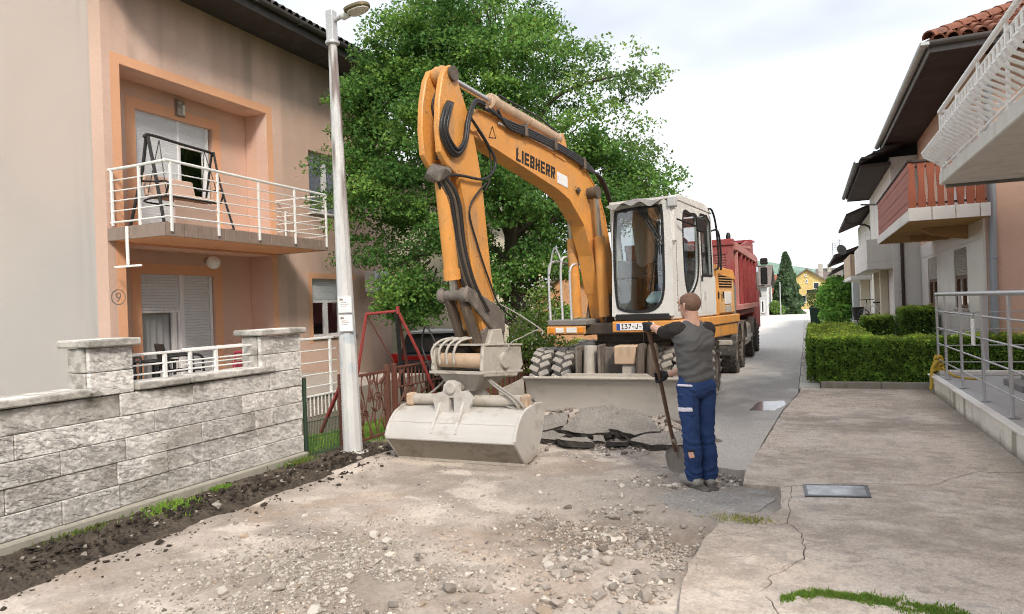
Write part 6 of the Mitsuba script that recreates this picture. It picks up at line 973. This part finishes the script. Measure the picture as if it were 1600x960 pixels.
# --- cab and engine housing
mat('m_cabcurtain', P((.50, .50, .45), .9)); mat('m_greydeck', P(worn((.20, .19, .18), (.10, .09, .08), .6, 4), .7))
with frame(ME):
    cb = part(EX, 'cab', box(.44, 1.37, -1.16, .86, 1.44, 1.52, .02), 'm_cabwhite', label='white driver cab with big front window')
    fo = Polygon([(.44, 1.50), (.47, 2.3), (.50, 3.02), (.56, 3.13), (1.30, 3.16), (1.385, 3.10), (1.40, 2.3), (1.39, 1.50)]); fi = Polygon(ear([(.53, 1.72), (.51, 2.3), (.54, 2.98), (.62, 3.06), (.95, 3.08), (1.22, 3.08), (1.27, 3.0), (1.275, 2.3), (1.25, 1.80), (1.12, 1.60), (.85, 1.56), (.60, 1.60)]))
    part(cb, 'front_frame', extrude(fo.difference(fi), 0, .07, FMY(-1.15)), 'm_cabwhite', smooth=20); part(cb, 'front_gasket', extrude(fi.buffer(.012).difference(fi.buffer(-.022)), .065, .082, FMY(-1.15)), 'm_black', smooth=20)
    gv, gf = trimesh.creation.triangulate_polygon(fi, engine='earcut'); part(cb, 'windscreen', TM(np.c_[gv[:, 0], np.full(len(gv), -1.20), gv[:, 1]], gf), 'm_cabglass', smooth=False)
    part(cb, 'lower_sill', box(.50, 1.33, -1.24, -1.16, 1.44, 1.535, .015), 'm_black'); part(cb, 'window_bar', box(.54, 1.27, -1.185, -1.165, 2.05, 2.08, .006), 'm_black')
    so_ = Polygon([(-1.155, 1.50), (-1.155, 3.10), (-.9, 3.17), (.5, 3.17), (.80, 3.08), (.86, 2.2), (.86, 1.50)]); dw = Polygon(ear([(-.62, 3.00), (-.30, 3.03), (.02, 3.02), (.06, 2.8), (.04, 2.2), (-.12, 1.94), (-.42, 1.80), (-.60, 1.95), (-.66, 2.4)])); rw = Polygon([(.20, 3.07), (.55, 3.07), (.72, 2.98), (.76, 2.1), (.24, 2.1)]).buffer(-.02).buffer(.02)
    YZs = basis((0, 0, 0), (0, 1, 0), (0, 0, 1), (1, 0, 0))
    part(cb, 'side_wall', extrude(so_.difference(dw).difference(rw), 1.325, 1.375, YZs), 'm_cabwhite', smooth=20); part(cb, 'far_wall', extrude(so_.difference(sbox(-.9, 2.35, .6, 3.0)), .44, .49, YZs), 'm_cabwhite', smooth=20); part(cb, 'lining', cat([box(.491, .50, -1.05, .8, 1.56, 2.34, .003), box(.52, 1.31, .80, .815, 1.56, 2.49, .003), box(.52, 1.31, -1.0, .8, 3.12, 3.128, .003)]), 'm_lining', smooth=False); mat('m_lining', P((.20, .21, .21), .8))
    for i, w_ in enumerate((dw, rw)):
        part(cb, 'window_gasket', extrude(w_.buffer(.02).difference(w_.buffer(-.02)), 1.372, 1.384, YZs), 'm_black', smooth=20); gv, gf = trimesh.creation.triangulate_polygon(w_, engine='earcut'); part(cb, 'side_window', TM(np.c_[np.full(len(gv), 1.35), gv], gf), 'm_cabglass', smooth=False)
    gq = [(.47, -.9, 2.35), (.47, .6, 2.35), (.47, .6, 3.0), (.47, -.9, 3.0)]; part(cb, 'side_window', TM(gq, [(0, 1, 2), (0, 2, 3)]), 'm_cabglass', smooth=False)
    part(cb, 'rear_wall', extrude(sbox(.50, 1.50, 1.32, 3.1).difference(sbox(.62, 2.5, 1.2, 2.95)), 0, .04, FMY(.86)), 'm_cabwhite', smooth=False); part(cb, 'roof', prism([(-1.22, 3.165), (-1.22, 3.20), (-.8, 3.27), (.4, 3.27), (.82, 3.16), (.82, 3.13), (-.9, 3.172)], .45, 1.39, YZs, .012), 'm_cabwhite', smooth=30)
    vs = TM(*(lambda g: (g.vertices, g.faces))(grid(np.linspace(.48, 1.28, 24), np.linspace(-1.42, -1.18, 6), lambda X, Y: 3.20 - .10 * ((-1.18 - Y) / .24) - .03 * np.sin(X * 23) * ((-1.18 - Y) / .24) + .02 * np.sin(X * 9)))); part(cb, 'sun_visor', vs, 'm_greydeck', smooth=True)
    part(cb, 'door_seam', box(1.374, 1.379, -.98, -.972, 1.55, 3.05, .001), 'm_black'); part(cb, 'door_seam', box(1.374, 1.379, .12, .128, 1.55, 3.05, .001), 'm_black'); part(cb, 'door_handle', box(1.376, 1.40, .16, .20, 2.0, 2.10, .006), 'm_black'); part(cb, 'door_latch', box(1.376, 1.39, .30, .36, 1.72, 1.84, .004), 'm_galv')
    part(cb, 'corner_box', box(1.36, 1.47, -1.26, -1.12, 3.04, 3.18, .012), 'm_galv'); part(cb, 'corner_post', box(1.33, 1.43, -1.20, -1.06, 2.55, 3.05, .02), 'm_cabwhite')
    k = part(cb, 'mirror', box(1.50, 1.545, -.42, -.12, 2.74, 2.96, .03), 'm_black', label='black wing mirror on the cab door'); part(k, 'bracket', tube(spline([(1.38, -1.0, 2.9), (1.46, -.9, 2.86), (1.51, -.4, 2.82)], 5), .014, 6), 'm_black')
    for x0_, x1_ in ((.90, 1.24), (.94, 1.29)): part(cb, 'wiper', bar((x0_, -1.25, 3.09), (x1_, -1.245, 2.5), .016, .02, .003), 'm_black')
    part(cb, 'wiper', bar((1.23, -1.25, 2.92), (1.22, -1.245, 2.38), .014, .016, .003), 'm_black'); part(cb, 'sticker', box(1.19, 1.28, -1.215, -1.208, 2.52, 2.60, .002), 'm_white')
    part(cb, 'grab_rail', tube(spline([(1.37, .62, 3.2), (1.44, .66, 3.17), (1.45, .84, 2.9), (1.45, .92, 2.3), (1.38, .90, 2.2)], 6), .018, 8), 'm_black', smooth=True); part(cb, 'grab_rail', tube(spline([(1.37, .80, 2.85), (1.46, .9, 2.84), (1.47, 1.0, 2.5), (1.46, 1.0, 2.2)], 6), .016, 8), 'm_black', smooth=True)
    # inside
    part(cb, 'floor_mat', box(.5, 1.32, -1.1, .8, 1.525, 1.56, .01), 'm_dark'); se = part(cb, 'driver_seat', box(.66, 1.12, -.35, .2, 1.86, 1.98, .05), 'm_seatblue'); part(se, 'backrest', moved(box(-.23, .23, -.06, .06, 0, .75, .05), trans(.89, .22, 1.98) @ rot((1, 0, 0), -8)), 'm_seatblue'); part(se, 'pedestal', box(.75, 1.05, -.3, .15, 1.56, 1.86, .03), 'm_black')
    part(cb, 'steering_column', bar((.88, -.75, 1.56), (.88, -.58, 2.2), .08, .08, .02), 'm_black'); part(cb, 'steering_wheel', moved(tube(np.c_[.17 * np.cos(np.linspace(0, 6.28, 25)), .17 * np.sin(np.linspace(0, 6.28, 25)), np.zeros(25)], .016, 6), trans(.88, -.57, 2.22) @ rot((1, 0, 0), 35)), 'm_black'); part(cb, 'console', box(1.14, 1.3, -.4, .3, 1.6, 2.12, .04), 'm_black'); part(cb, 'console', box(.52, .62, -.4, .3, 1.6, 2.12, .04), 'm_black'); q = moved(rock(1., np.random.default_rng(4), 40, .7).subdivide().subdivide(), trans(0, 0, 0)); q.vertices += (meshkit.fbm(q.vertices * 3, 3)[:, None] - .5) * .3; one('blue_bag', TM(q.vertices * (.20, .15, .15) + (1.02, -.90, 1.76), q.faces), 'm_bagblue', 'pale blue bag lying on the cab floor behind the windscreen', 'bag', smooth=40); part(cb, 'radio_shelf', box(.95, 1.3, .55, .8, 2.32, 2.62, .03), 'm_dark'); part(cb, 'red_box', box(.98, 1.2, .40, .55, 2.52, 2.60, .01), 'm_taillight')
    cx_ = np.linspace(-.55, .72, 60); V = np.r_[np.c_[.535 + .018 * np.sin(cx_ * 60), cx_, np.full(60, 3.09)], np.c_[.56 + .022 * np.sin(cx_ * 60), cx_ * .85 + .05, 2.32 + .05 * np.sin(cx_ * 5)]]; i = np.arange(59); part(cb, 'curtain', TM(V, np.r_[np.c_[i, i + 1, i + 61], np.c_[i, i + 61, i + 60]]), 'm_cabcurtain', smooth=True)
    # engine housing
    en = part(EX, 'engine_housing', prism([(.88, 1.435), (.88, 2.30), (1.2, 2.27), (2.25, 2.23), (2.42, 2.10), (2.46, 1.435)], -.70, 1.30, YZs, .04), 'm_housing', smooth=30); part(en, 'white_panel', box(1.305, 1.335, .88, 1.10, 1.45, 2.10, .01), 'm_cabwhite'); part(en, 'orange_panel', prism([(1.11, 1.44), (1.11, 2.32), (1.25, 2.30), (1.34, 1.75), (1.30, 1.44)], 1.302, 1.332, YZs, .008), 'm_yellow'); part(en, 'top_strip', prism([(1.25, 2.16), (1.25, 2.28), (2.25, 2.235), (2.38, 2.12), (2.40, 2.06)], 1.302, 1.335, YZs, .008), 'm_yellow')
    lv = part(en, 'vent_recess', box(1.302, 1.312, 1.36, 2.22, 1.92, 2.15, .002), 'm_black')
    for i in range(5): part(lv, 'louvre', box(1.312, 1.338, 1.36, 2.22, 1.94 + i * .046, 1.955 + i * .046, .003), 'm_housing')
    part(en, 'access_panel', box(1.302, 1.318, 1.72, 2.15, 1.62, 1.84, .006), 'm_lens'); part(en, 'access_grille', box(1.302, 1.318, 1.75, 2.15, 1.47, 1.60, .006), 'm_steel')
    for y in (1.22, 1.52): part(en, 'latch', box(1.33, 1.345, y, y + .06, 1.72, 1.84, .004), 'm_black')
    part(en, 'exhaust', cyl((-.2, 1.7, 2.2), (-.2, 1.7, 2.75), .06), 'm_grease'); part(EX, 'counterweight', prism([(2.3, 1.2), (2.62, 1.3), (2.68, 1.9), (2.47, 2.1), (2.465, 1.2)], -.74, 1.28, YZs, .04), 'm_greydeck', smooth=30)
mat('m_cabglass', {'type': 'thindielectric', 'int_ior': 1.8, 'specular_transmittance': {'type': 'rgb', 'value': [.72, .78, .77]}})
# ================================================================== TIPPER TRUCK
TK = thing('tipper_truck', 'red tipper truck parked behind the excavator, facing away up the street', 'truck')
bd = part(TK, 'tipper_body', cat([box(-3.95, -1.56, 15.95, 22.3, 1.30, 1.42, .01), box(-1.62, -1.56, 15.98, 22.3, 1.42, 2.95, .008), box(-3.95, -3.89, 15.98, 22.3, 1.42, 2.95, .008), box(-3.95, -1.56, 22.25, 22.34, 1.42, 3.45, .008)]), 'm_red')
tg = part(bd, 'tailgate', box(-3.95, -1.52, 15.90, 15.97, 1.36, 2.98, .012), 'm_red'); part(tg, 'gate_frame', ring(-2.75, -1.58, 1.44, 2.80, .09, 0, .03, FMY(15.898)), 'm_red', smooth=False); part(tg, 'gate_frame', ring(-3.93, -2.78, 1.44, 2.80, .09, 0, .03, FMY(15.898)), 'm_red', smooth=False); part(tg, 'top_hinge_beam', box(-3.97, -1.50, 15.86, 16.02, 2.90, 3.05, .02), 'm_red')
for i in range(7): part(tg, 'grid_bar', box(-1.90, -1.66, 15.862, 15.866, 2.30 + i * .06, 2.318 + i * .06, .001), 'm_redpale')
part(tg, 'hinge_knob', lathe([(.05, 0), (.05, .08), (.03, .14), (.001, .15)], (-1.62, 15.95, 3.05)), 'm_black')
for y in (16.4, 17.5, 18.6, 19.7, 20.8, 21.9): part(bd, 'rib', box(-1.555, -1.47, y - .06, y + .06, 1.45, 2.88, .012), 'm_red' if y > 17 else 'm_redpale')
for z0, z1 in ((1.45, 1.58), (2.80, 2.98)): part(bd, 'rail', box(-1.557, -1.455, 16.05, 22.3, z0, z1, .01), 'm_redpale')
part(bd, 'upper_board', prism([(17.6, 2.985), (20.3, 3.33), (22.3, 3.40), (22.3, 2.985)], -1.60, -1.55, YZ, .006), 'm_red'); part(bd, 'board_stripe', prism([(18.4, 3.0), (21.2, 3.16), (21.2, 3.24), (18.4, 3.06)], -1.549, -1.535, YZ, .003), 'm_redpale'); part(bd, 'canopy', prism([(22.0, 3.42), (23.6, 3.52), (23.6, 3.58), (22.0, 3.50)], -3.9, -1.58, YZ, .01), 'm_red')
for x in (-3.2, -2.3): part(TK, 'chassis_beam', box(x - .08, x + .08, 15.9, 24.2, .78, 1.10, .01), 'm_grease')
for y in (16.62, 17.98, 21.35, 23.4):
    for x, s in ((-1.72, 1), (-2.06, -1), (-3.42, 1), (-3.76, -1)):
        if y > 20 and x in (-2.06, -3.42): continue
        wheel(x, y, .54, .30, TK, s, lugs=26, mt='m_rubber')
    part(TK, 'axle', cyl((-3.7, y, .51), (-1.75, y, .51), .1), 'm_grease')
for y in (16.62, 17.98, 21.35): part(TK, 'mudguard', prism([(y + .66 * math.cos(a), .56 + .62 * math.sin(a)) for a in np.linspace(.25, 2.9, 12)] + [(y + .63 * math.cos(a), .56 + .59 * math.sin(a)) for a in np.linspace(2.9, .25, 12)], -1.92, -1.50, YZ, .004), 'm_grease2')
part(TK, 'mud_flap', box(-2.3, -1.52, 15.86, 15.88, .45, 1.05, .004), 'm_rubber'); part(TK, 'rear_bumper', box(-3.6, -1.6, 15.82, 15.92, .68, .80, .02), 'm_steel'); k = part(TK, 'tail_lamp', box(-1.95, -1.6, 15.79, 15.855, .90, 1.04, .01), 'm_black'); part(k, 'lens', box(-1.9, -1.65, 15.78, 15.789, .92, 1.02, .004), 'm_taillight'); part(TK, 'fuel_tank', box(-2.1, -1.55, 19.1, 20.5, .45, 1.05, .08), 'm_steel'); part(TK, 'side_bar', box(-1.58, -1.54, 18.8, 20.9, .62, .72, .008), 'm_galv')
cb = part(TK, 'truck_cab', prism([(22.5, .9), (22.5, 2.9), (22.9, 3.15), (24.2, 3.1), (24.6, 2.2), (24.65, .7)], -3.85, -1.55, YZ, .06), 'm_red', smooth=30); part(cb, 'side_window', prism([(23.2, 2.0), (23.2, 2.75), (24.1, 2.75), (24.4, 2.0)], -1.549, -1.535, YZ, .004), 'm_carglass')
for z0, z1, x0_, x1_ in ((2.15, 2.72, -1.45, -1.24), (2.80, 3.02, -1.45, -1.22)): part(cb, 'mirror', box(x0_, x1_, 23.85, 23.95, z0, z1, .03), 'm_black')
part(cb, 'mirror_arm', tube([(-1.56, 23.9, 2.76), (-1.3, 23.9, 2.76)], .02, 6), 'm_black'); part(cb, 'mirror_arm', tube([(-1.56, 23.9, 2.1), (-1.35, 23.9, 2.12)], .02, 6), 'm_black')
# ================================================================== SHOVEL AND WORKER
mat('m_skin', P(mikit.proc(lambda p, n, uv: mix((.52, .27, .20), (.66, .42, .32), n3(p, 18, 3))), .55, spec=.35)); mat('m_hair', P(mikit.proc(lambda p, n, uv: mix((.11, .062, .042), (.20, .115, .08), noise(p.x * 220, p.y * 220, p.z * 90))), .8))
def _cloth(col, s=240.):
    def f(p, n, uv): return mi.Color3f(col) * (.80 + .25 * n3(p, 9) + .15 * noise(p.x * s, p.y * s, p.z * s))
    return mikit.proc(f)
wr = lambda p, n, uv: .020 * fbm(p.x * 9 + 2 * p.z, p.y * 9, p.z * 13 + p.x * 4, 3) + .0015 * noise(p.x * 300, p.y * 300, p.z * 300)
mat('m_shirt', bump(P(_cloth((.112, .112, .113)), .95, spec=.1), wr, .9)); mat('m_sleeve', bump(P(_cloth((.042, .037, .036)), .95, spec=.1), wr, .9)); mat('m_trouser', bump(P(_cloth((.028, .054, .145)), .9, spec=.15), wr, 1.3)); mat('m_shoe', P(worn((.32, .30, .275), (.2, .18, .16), .5, 12), .8)); mat('m_piping', P((.62, .60, .68), .5)); mat('m_glove', P((.022, .022, .024), .8)); mat('m_handle', P(worn((.11, .06, .035), (.17, .11, .07), .6, 9), .6)); mat('m_shovel', P(worn((.36, .33, .29), (.22, .17, .13), .7, 7), .5, .3))
def sph(p, r, n=18): return m3.Manifold.sphere(r, n).translate(list(map(float, p)))
def bone(*pr): return m3.Manifold.batch_hull([sph(p, r) for p, r in pr])
def flesh(bones, L=.018, it=10, amp=0., seed=0, s=11.):
    m = bones[0]
    for b in bones[1:]: m = m + b
    m = m.refine_to_length(L).to_mesh(); t = trimesh.Trimesh(m.vert_properties[:, :3], m.tri_verts, process=True); trimesh.smoothing.filter_taubin(t, .5, .53, it)
    if amp: t.vertices += t.vertex_normals * ((meshkit.fbm(t.vertices * (s, s, s * 1.3), 3, seed)[:, None] - .5) * 2 * amp)
    return t
A_ = lambda *p: np.array(p, float)
f_ = A_(-.82, .57, 0); f_ /= np.linalg.norm(f_); l_ = A_(-f_[1], f_[0], 0); u_ = A_(0, 0, 1)
Pel, Lhip, Rhip, Lkn, Rkn, Lan, Ran = A_(-.988, 6.463, .97), A_(-1.055, 6.385, .93), A_(-.915, 6.545, .92), A_(-1.035, 6.365, .47), A_(-.925, 6.515, .46), A_(-1.03, 6.423, .085), A_(-.905, 6.518, .075)
Ch, Nk, Hd = A_(-.996, 6.438, 1.30), A_(-1.008, 6.425, 1.49), A_(-1.02, 6.415, 1.655)
Lsh, Rsh, Lel, Lha, Rel, Rha = A_(-1.125, 6.30, 1.435), A_(-.885, 6.575, 1.42), A_(-1.265, 6.48, 1.41), A_(-1.452, 6.645, 1.445), A_(-1.02, 6.80, 1.06), A_(-1.343, 6.752, .952)
ST, SB = A_(-1.472, 6.668, 1.49), A_(-1.275, 6.88, .25); sa = (SB - ST) / np.linalg.norm(SB - ST)
on_shaft = lambda t: ST + (SB - ST) * t
# --- shovel
SV = thing('shovel', 'worn shovel with dark brown wooden shaft and pale dusty blade, held upright by the worker', 'shovel')
part(SV, 'shaft', tube([on_shaft(t) + (.006 * math.sin(t * 5), 0, 0) for t in np.linspace(-.01, 1.04, 14)], np.linspace(.021, .019, 14), 12), 'm_handle', smooth=True)
bx = np.cross(sa, A_(.12, -.98, 0)); bx /= np.linalg.norm(bx); bn = np.cross(bx, sa); gu, gv_ = np.linspace(-1, 1, 13), np.linspace(0, 1, 13)
w_ = np.interp(gv_, [0, .1, .3, .75, .9, 1], [.05, .10, .12, .115, .09, .035]); L_ = .28
def bladepts(off): return np.array([SB + sa * (gv_[j] * L_) + bx * (gu[i] * w_[j]) + bn * (-.03 * (1 - gu[i] ** 2) * (1 - .5 * gv_[j]) + off) for i in range(13) for j in range(13)])
i_ = (np.arange(12)[:, None] * 13 + np.arange(12)).ravel(); q4 = np.r_[np.c_[i_, i_ + 13, i_ + 14], np.c_[i_, i_ + 14, i_ + 1]]
part(SV, 'blade', TM(np.r_[bladepts(0), bladepts(.003)], np.r_[q4, q4[:, ::-1] + 169]), 'm_shovel', smooth=50); part(SV, 'socket', tube([on_shaft(.93), SB + sa * .04 + bn * -.02, SB + sa * .13 + bn * -.025], [.025, .024, .008], 10), 'm_shovel', smooth=True)
# --- body: one continuous figure
WK = thing('person', 'worker seen from behind in grey shirt and navy work trousers, leaning on a shovel', 'person')
def grip(h, ax, wrist, flip, rs=.024):
    """hand closed round a bar through h along ax: palm, four fingers, thumb"""
    o = wrist - h; o -= ax * (o @ ax); o /= np.linalg.norm(o); t = np.cross(ax, o) * flip; out = []
    pc = h + o * (rs + .018); out.append(bone((pc + ax * .034, .016), (pc - ax * .034, .016), (pc + o * .018 + ax * .024, .019), (pc + o * .018 - ax * .024, .019), (pc + t * .02 + ax * .032, .013), (pc + t * .02 - ax * .032, .013)))
    out.append(bone((pc + o * .012, .024), (wrist, .029)))
    for k in range(4):
        a = (k - 1.5) * .0215; ln = (.92, 1., 1., .84)[k]; R_ = rs + .011; pts = []
        for j, ang in enumerate(np.radians(np.array([38, 85, 140, 190]) * (.9 + .1 * ln))): pts.append(h + ax * a + (o * math.cos(ang) + t * math.sin(ang)) * (R_ + (.006 if j == 0 else 0)))
        for j in range(3): out.append(bone((pts[j], .0108 - .0008 * j), (pts[j + 1], .0102 - .0008 * j)))
    pts = [pc + ax * .03 + o * .004 - t * .008] + [h + ax * (.036 + .006 * j) + (o * math.cos(g) - t * math.sin(g)) * (rs + .012) for j, g in enumerate(np.radians([62, 110, 155]))]
    for j in range(3): out.append(bone((pts[j], .0135 - .0012 * j), (pts[j + 1], .012 - .0012 * j)))
    return out
Lc, Rc = on_shaft(.02), on_shaft(.425)
Lwr, Rwr = Lc + (Lel - Lc) / np.linalg.norm(Lel - Lc) * .085 + u_ * .01, Rc + (Rel - Rc) / np.linalg.norm(Rel - Rc) * .085
gl = [grip(Lc, sa, Lwr, 1.), grip(Rc, sa, Rwr, -1.)]
head = [sph(Hd - f_ * .018 + u_ * .022, .091, 28), bone((Hd - f_ * .015 + u_ * .02, .086), (Hd + f_ * .035 + u_ * .03, .070)), bone((Hd + f_ * .03 - u_ * .02, .062), (Hd + f_ * .052 - u_ * .085, .034), (Hd + f_ * .0 - u_ * .06, .05)), bone((Hd + f_ * .098 - u_ * .005, .009), (Hd + f_ * .112 - u_ * .036, .013)), bone((Hd + f_ * .078 - u_ * .072 + l_ * .018, .008), (Hd + f_ * .078 - u_ * .072 - l_ * .018, .008))]
for s in (-1, 1): head.append(bone((Hd + l_ * s * .080 - f_ * .015 + u_ * .012, .014), (Hd + l_ * s * .088 - f_ * .032 + u_ * .018, .013), (Hd + l_ * s * .080 - f_ * .018 - u_ * .028, .009)))
body = head + [bone((Hd - f_ * .022 - u_ * .05, .060), (Nk - f_ * .012, .062), (Ch + u_ * .13, .075)), bone((Lsh, .06), (Rsh, .06), (Ch + u_ * .05, .11), (Nk, .055)), bone((Ch + l_ * .075, .10), (Ch - l_ * .075, .10), (Pel + u_ * .1 + l_ * .05, .085), (Pel + u_ * .1 - l_ * .05, .085)), bone((Pel + l_ * .06, .086), (Pel - l_ * .06, .086), (Pel + u_ * .1, .082)),
    bone((Lsh, .055), (Lel, .040)), bone((Lel, .040), (Lel + (Lwr - Lel) * .35, .043), (Lwr, .029)), bone((Rsh, .055), (Rel, .040)), bone((Rel, .040), (Rel + (Rwr - Rel) * .35, .043), (Rwr, .029)),
    bone((Lhip, .072), (Lkn, .056)), bone((Lkn, .060), (Lkn + (Lan - Lkn) * .3 - f_ * .02, .060), (Lan, .042)), bone((Rhip, .072), (Rkn, .056)), bone((Rkn, .060), (Rkn + (Ran - Rkn) * .3 - f_ * .02, .060), (Ran, .042))]
fd = A_(-.72, .69, 0); fd2 = A_(-.35, .93, 0)
for an, d in ((Lan, fd), (Ran, fd2)): body.append(bone((an, .04), (an - d * .04 - u_ * .04, .035), (an + d * .13 - u_ * .055, .028)))
body += gl[0] + gl[1]
part(WK, 'body', flesh(body, .014, 8), 'm_skin', smooth=True)
for s in (-1, 1): part(WK, 'eye', moved(trimesh.creation.icosphere(2, .0125), trans(*(Hd + f_ * .088 + l_ * s * .032 + u_ * .012))), 'm_platewhite', smooth=True); part(WK, 'eyebrow', bone((Hd + f_ * .098 + l_ * s * .045 + u_ * .034, .005), (Hd + f_ * .104 + l_ * s * .018 + u_ * .034, .005)), 'm_hair', smooth=True)
hr = flesh([sph(Hd - f_ * .021 + u_ * .026, .0955, 30), bone((Hd - f_ * .018 + u_ * .026, .090), (Hd + f_ * .03 + u_ * .042, .066))], .012, 4, .003, 4, 60.)
ct = hr.slice_plane(Hd - u_ * .022 - f_ * .03, u_ * .80 - f_ * .6, cap=False); part(WK, 'hair', ct, 'm_hair', smooth=True)
for g in gl: part(WK, 'glove', flesh([m3.Manifold.batch_hull([b, b.translate([.003, 0, 0]), b.translate([-.003, 0, 0]), b.translate([0, .003, 0]), b.translate([0, -.003, 0]), b.translate([0, 0, .003]), b.translate([0, 0, -.003])]) for b in g], .007, 3), 'm_glove', smooth=True)
# --- clothes
sh = [bone((Ch + l_ * .085, .113), (Ch - l_ * .085, .113), (Pel + u_ * .06 + l_ * .062, .115), (Pel + u_ * .06 - l_ * .062, .115)), bone((Lsh + u_ * .0, .066), (Rsh, .066), (Ch + l_ * .08 - f_ * .02, .118), (Ch - l_ * .08 - f_ * .02, .118), (Nk - u_ * .02, .07)), bone((Nk - u_ * .02, .075), (Nk + u_ * .014, .064)), bone((Pel + u_ * .03 + l_ * .062 - f_ * .012, .120), (Pel + u_ * .03 - l_ * .062 - f_ * .012, .120), (Pel + u_ * .16, .122))]
m = flesh(sh, .012, 10, .009, 2, 9.); zz = m.vertices[:, 2]; m.vertices += m.vertex_normals * ((np.exp(-((zz - 1.05) / .09) ** 2) + .5 * np.exp(-((zz - 1.33) / .1) ** 2)) * .008 * np.sin(zz * 80 + 30 * (m.vertices @ l_) + 12 * meshkit.noise(m.vertices * 6, 2)))[:, None]; hz = Pel[2] - .012; k = m.vertices[:, 2] < hz + .02; m = m.slice_plane((0, 0, hz), (0, 0, 1), cap=True); part(WK, 'shirt', m, 'm_shirt', smooth=True)
for S_, E_, W_, t in ((Lsh, Lel, Lwr, .18), (Rsh, Rel, Rwr, .35)):
    sl = [bone((Nk + (S_ - Nk) * .35 - u_ * .03, .070), (S_ + u_ * .004, .079)), bone((S_, .079), (S_ + (E_ - S_) * .5, .068), (E_, .060)), bone((E_, .060), (E_ + (W_ - E_) * t, .054))]
    m = flesh(sl, .013, 7, .008, 7, 13.); d = (W_ - E_) / np.linalg.norm(W_ - E_); part(WK, 'sleeve', m.slice_plane(E_ + (W_ - E_) * (t + .02), -d, cap=True), 'm_sleeve', smooth=True)
tr = [bone((Pel + l_ * .066 - u_ * .02, .114), (Pel - l_ * .066 - u_ * .02, .114), (Pel + l_ * .06 + u_ * .045, .108), (Pel - l_ * .06 + u_ * .045, .108)), bone((Pel + l_ * .06 - u_ * .06 - f_ * .03, .116), (Pel - l_ * .06 - u_ * .06 - f_ * .03, .116))]
for h, kn, an in ((Lhip, Lkn, Lan), (Rhip, Rkn, Ran)): tr += [bone((h - u_ * .02, .100), (h + (kn - h) * .5, .090), (kn, .077)), bone((kn, .077), (kn + (an - kn) * .4 - f_ * .016, .080), (an + u_ * .03, .071)), bone((an + u_ * .05, .077), (an + u_ * .01, .074))]
tm_ = flesh(tr, .011, 9, .010, 5, 12.); zz = tm_.vertices[:, 2]; fo_ = np.exp(-((zz - .45) / .13) ** 2) + 1.3 * np.exp(-((zz - .14) / .10) ** 2) + .6 * np.exp(-((zz - .86) / .08) ** 2)
tm_.vertices += tm_.vertex_normals * (fo_ * .0062 * np.sin(zz * 80 + 14 * meshkit.noise(tm_.vertices * 7, 4) + 9 * tm_.vertices[:, 0]))[:, None]
part(WK, 'trousers', tm_.slice_plane((0, 0, .045), (0, 0, 1), cap=True), 'm_trouser', smooth=True)
for an, d in ((Lan, fd), (Ran, fd2)):
    k = part(WK, 'shoe', flesh([bone((an - u_ * .01, .050), (an - d * .045 - u_ * .045, .044), (an + d * .06 - u_ * .045, .045)), bone((an + d * .05 - u_ * .05, .046), (an + d * .16 - u_ * .055, .038))], .012, 5).slice_plane((0, 0, -.012), (0, 0, 1), cap=True), 'm_shoe', smooth=True); part(k, 'sole', moved(trimesh.creation.capsule(.22, .048, count=[16, 8]), basis(an * A_(1, 1, 0) - d * .06 - u_ * .008, np.cross(d, u_), u_ * .35, d)), 'm_rubber', smooth=True)
# pockets, piping, torn knee (panels that lie on the trouser surface, facing the camera side)
def panel(o, nrm, w, h, t, m, name, tilt=0.):
    nrm = np.asarray(nrm, float); nrm /= np.linalg.norm(nrm); x = np.cross(u_, nrm); x /= np.linalg.norm(x); y = np.cross(nrm, x); ca, sa_ = math.cos(tilt), math.sin(tilt); x, y = x * ca + y * sa_, y * ca - x * sa_
    b = box(-w / 2, w / 2, -h / 2, h / 2, -.02, t, .005).subdivide(); b.vertices[:, 2] -= (b.vertices[:, 0] / .11) ** 2 * .045; return part(WK, name, moved(b, basis(o, x, y, nrm) @ trans(0, 0, -.012)), m, smooth=40)
panel(Lhip + A_(.012, -.118, .005), (.1, -1, .05), .165, .020, .012, 'm_piping', 'pocket_piping', -.04); panel(Lhip + A_(.016, -.112, -.045), (.1, -1, .05), .15, .10, .004, 'm_trouser', 'back_pocket')
panel(Lhip + A_(-.014, -.102, -.17), (-.35, -1, 0), .15, .20, .012, 'm_trouser', 'cargo_pocket'); panel(Lhip + A_(-.018, -.108, -.215), (-.35, -1, 0), .145, .036, .018, 'm_piping', 'cargo_flap', .05)
panel(Lkn + A_(.004, -.075, -.165), (-.25, -1, 0), .050, .062, .007, 'm_skin', 'knee_hole', .2); panel(Lkn + A_(.004, -.076, -.132), (-.25, -1, 0), .066, .018, .010, 'm_sleeve', 'torn_edge', .2)
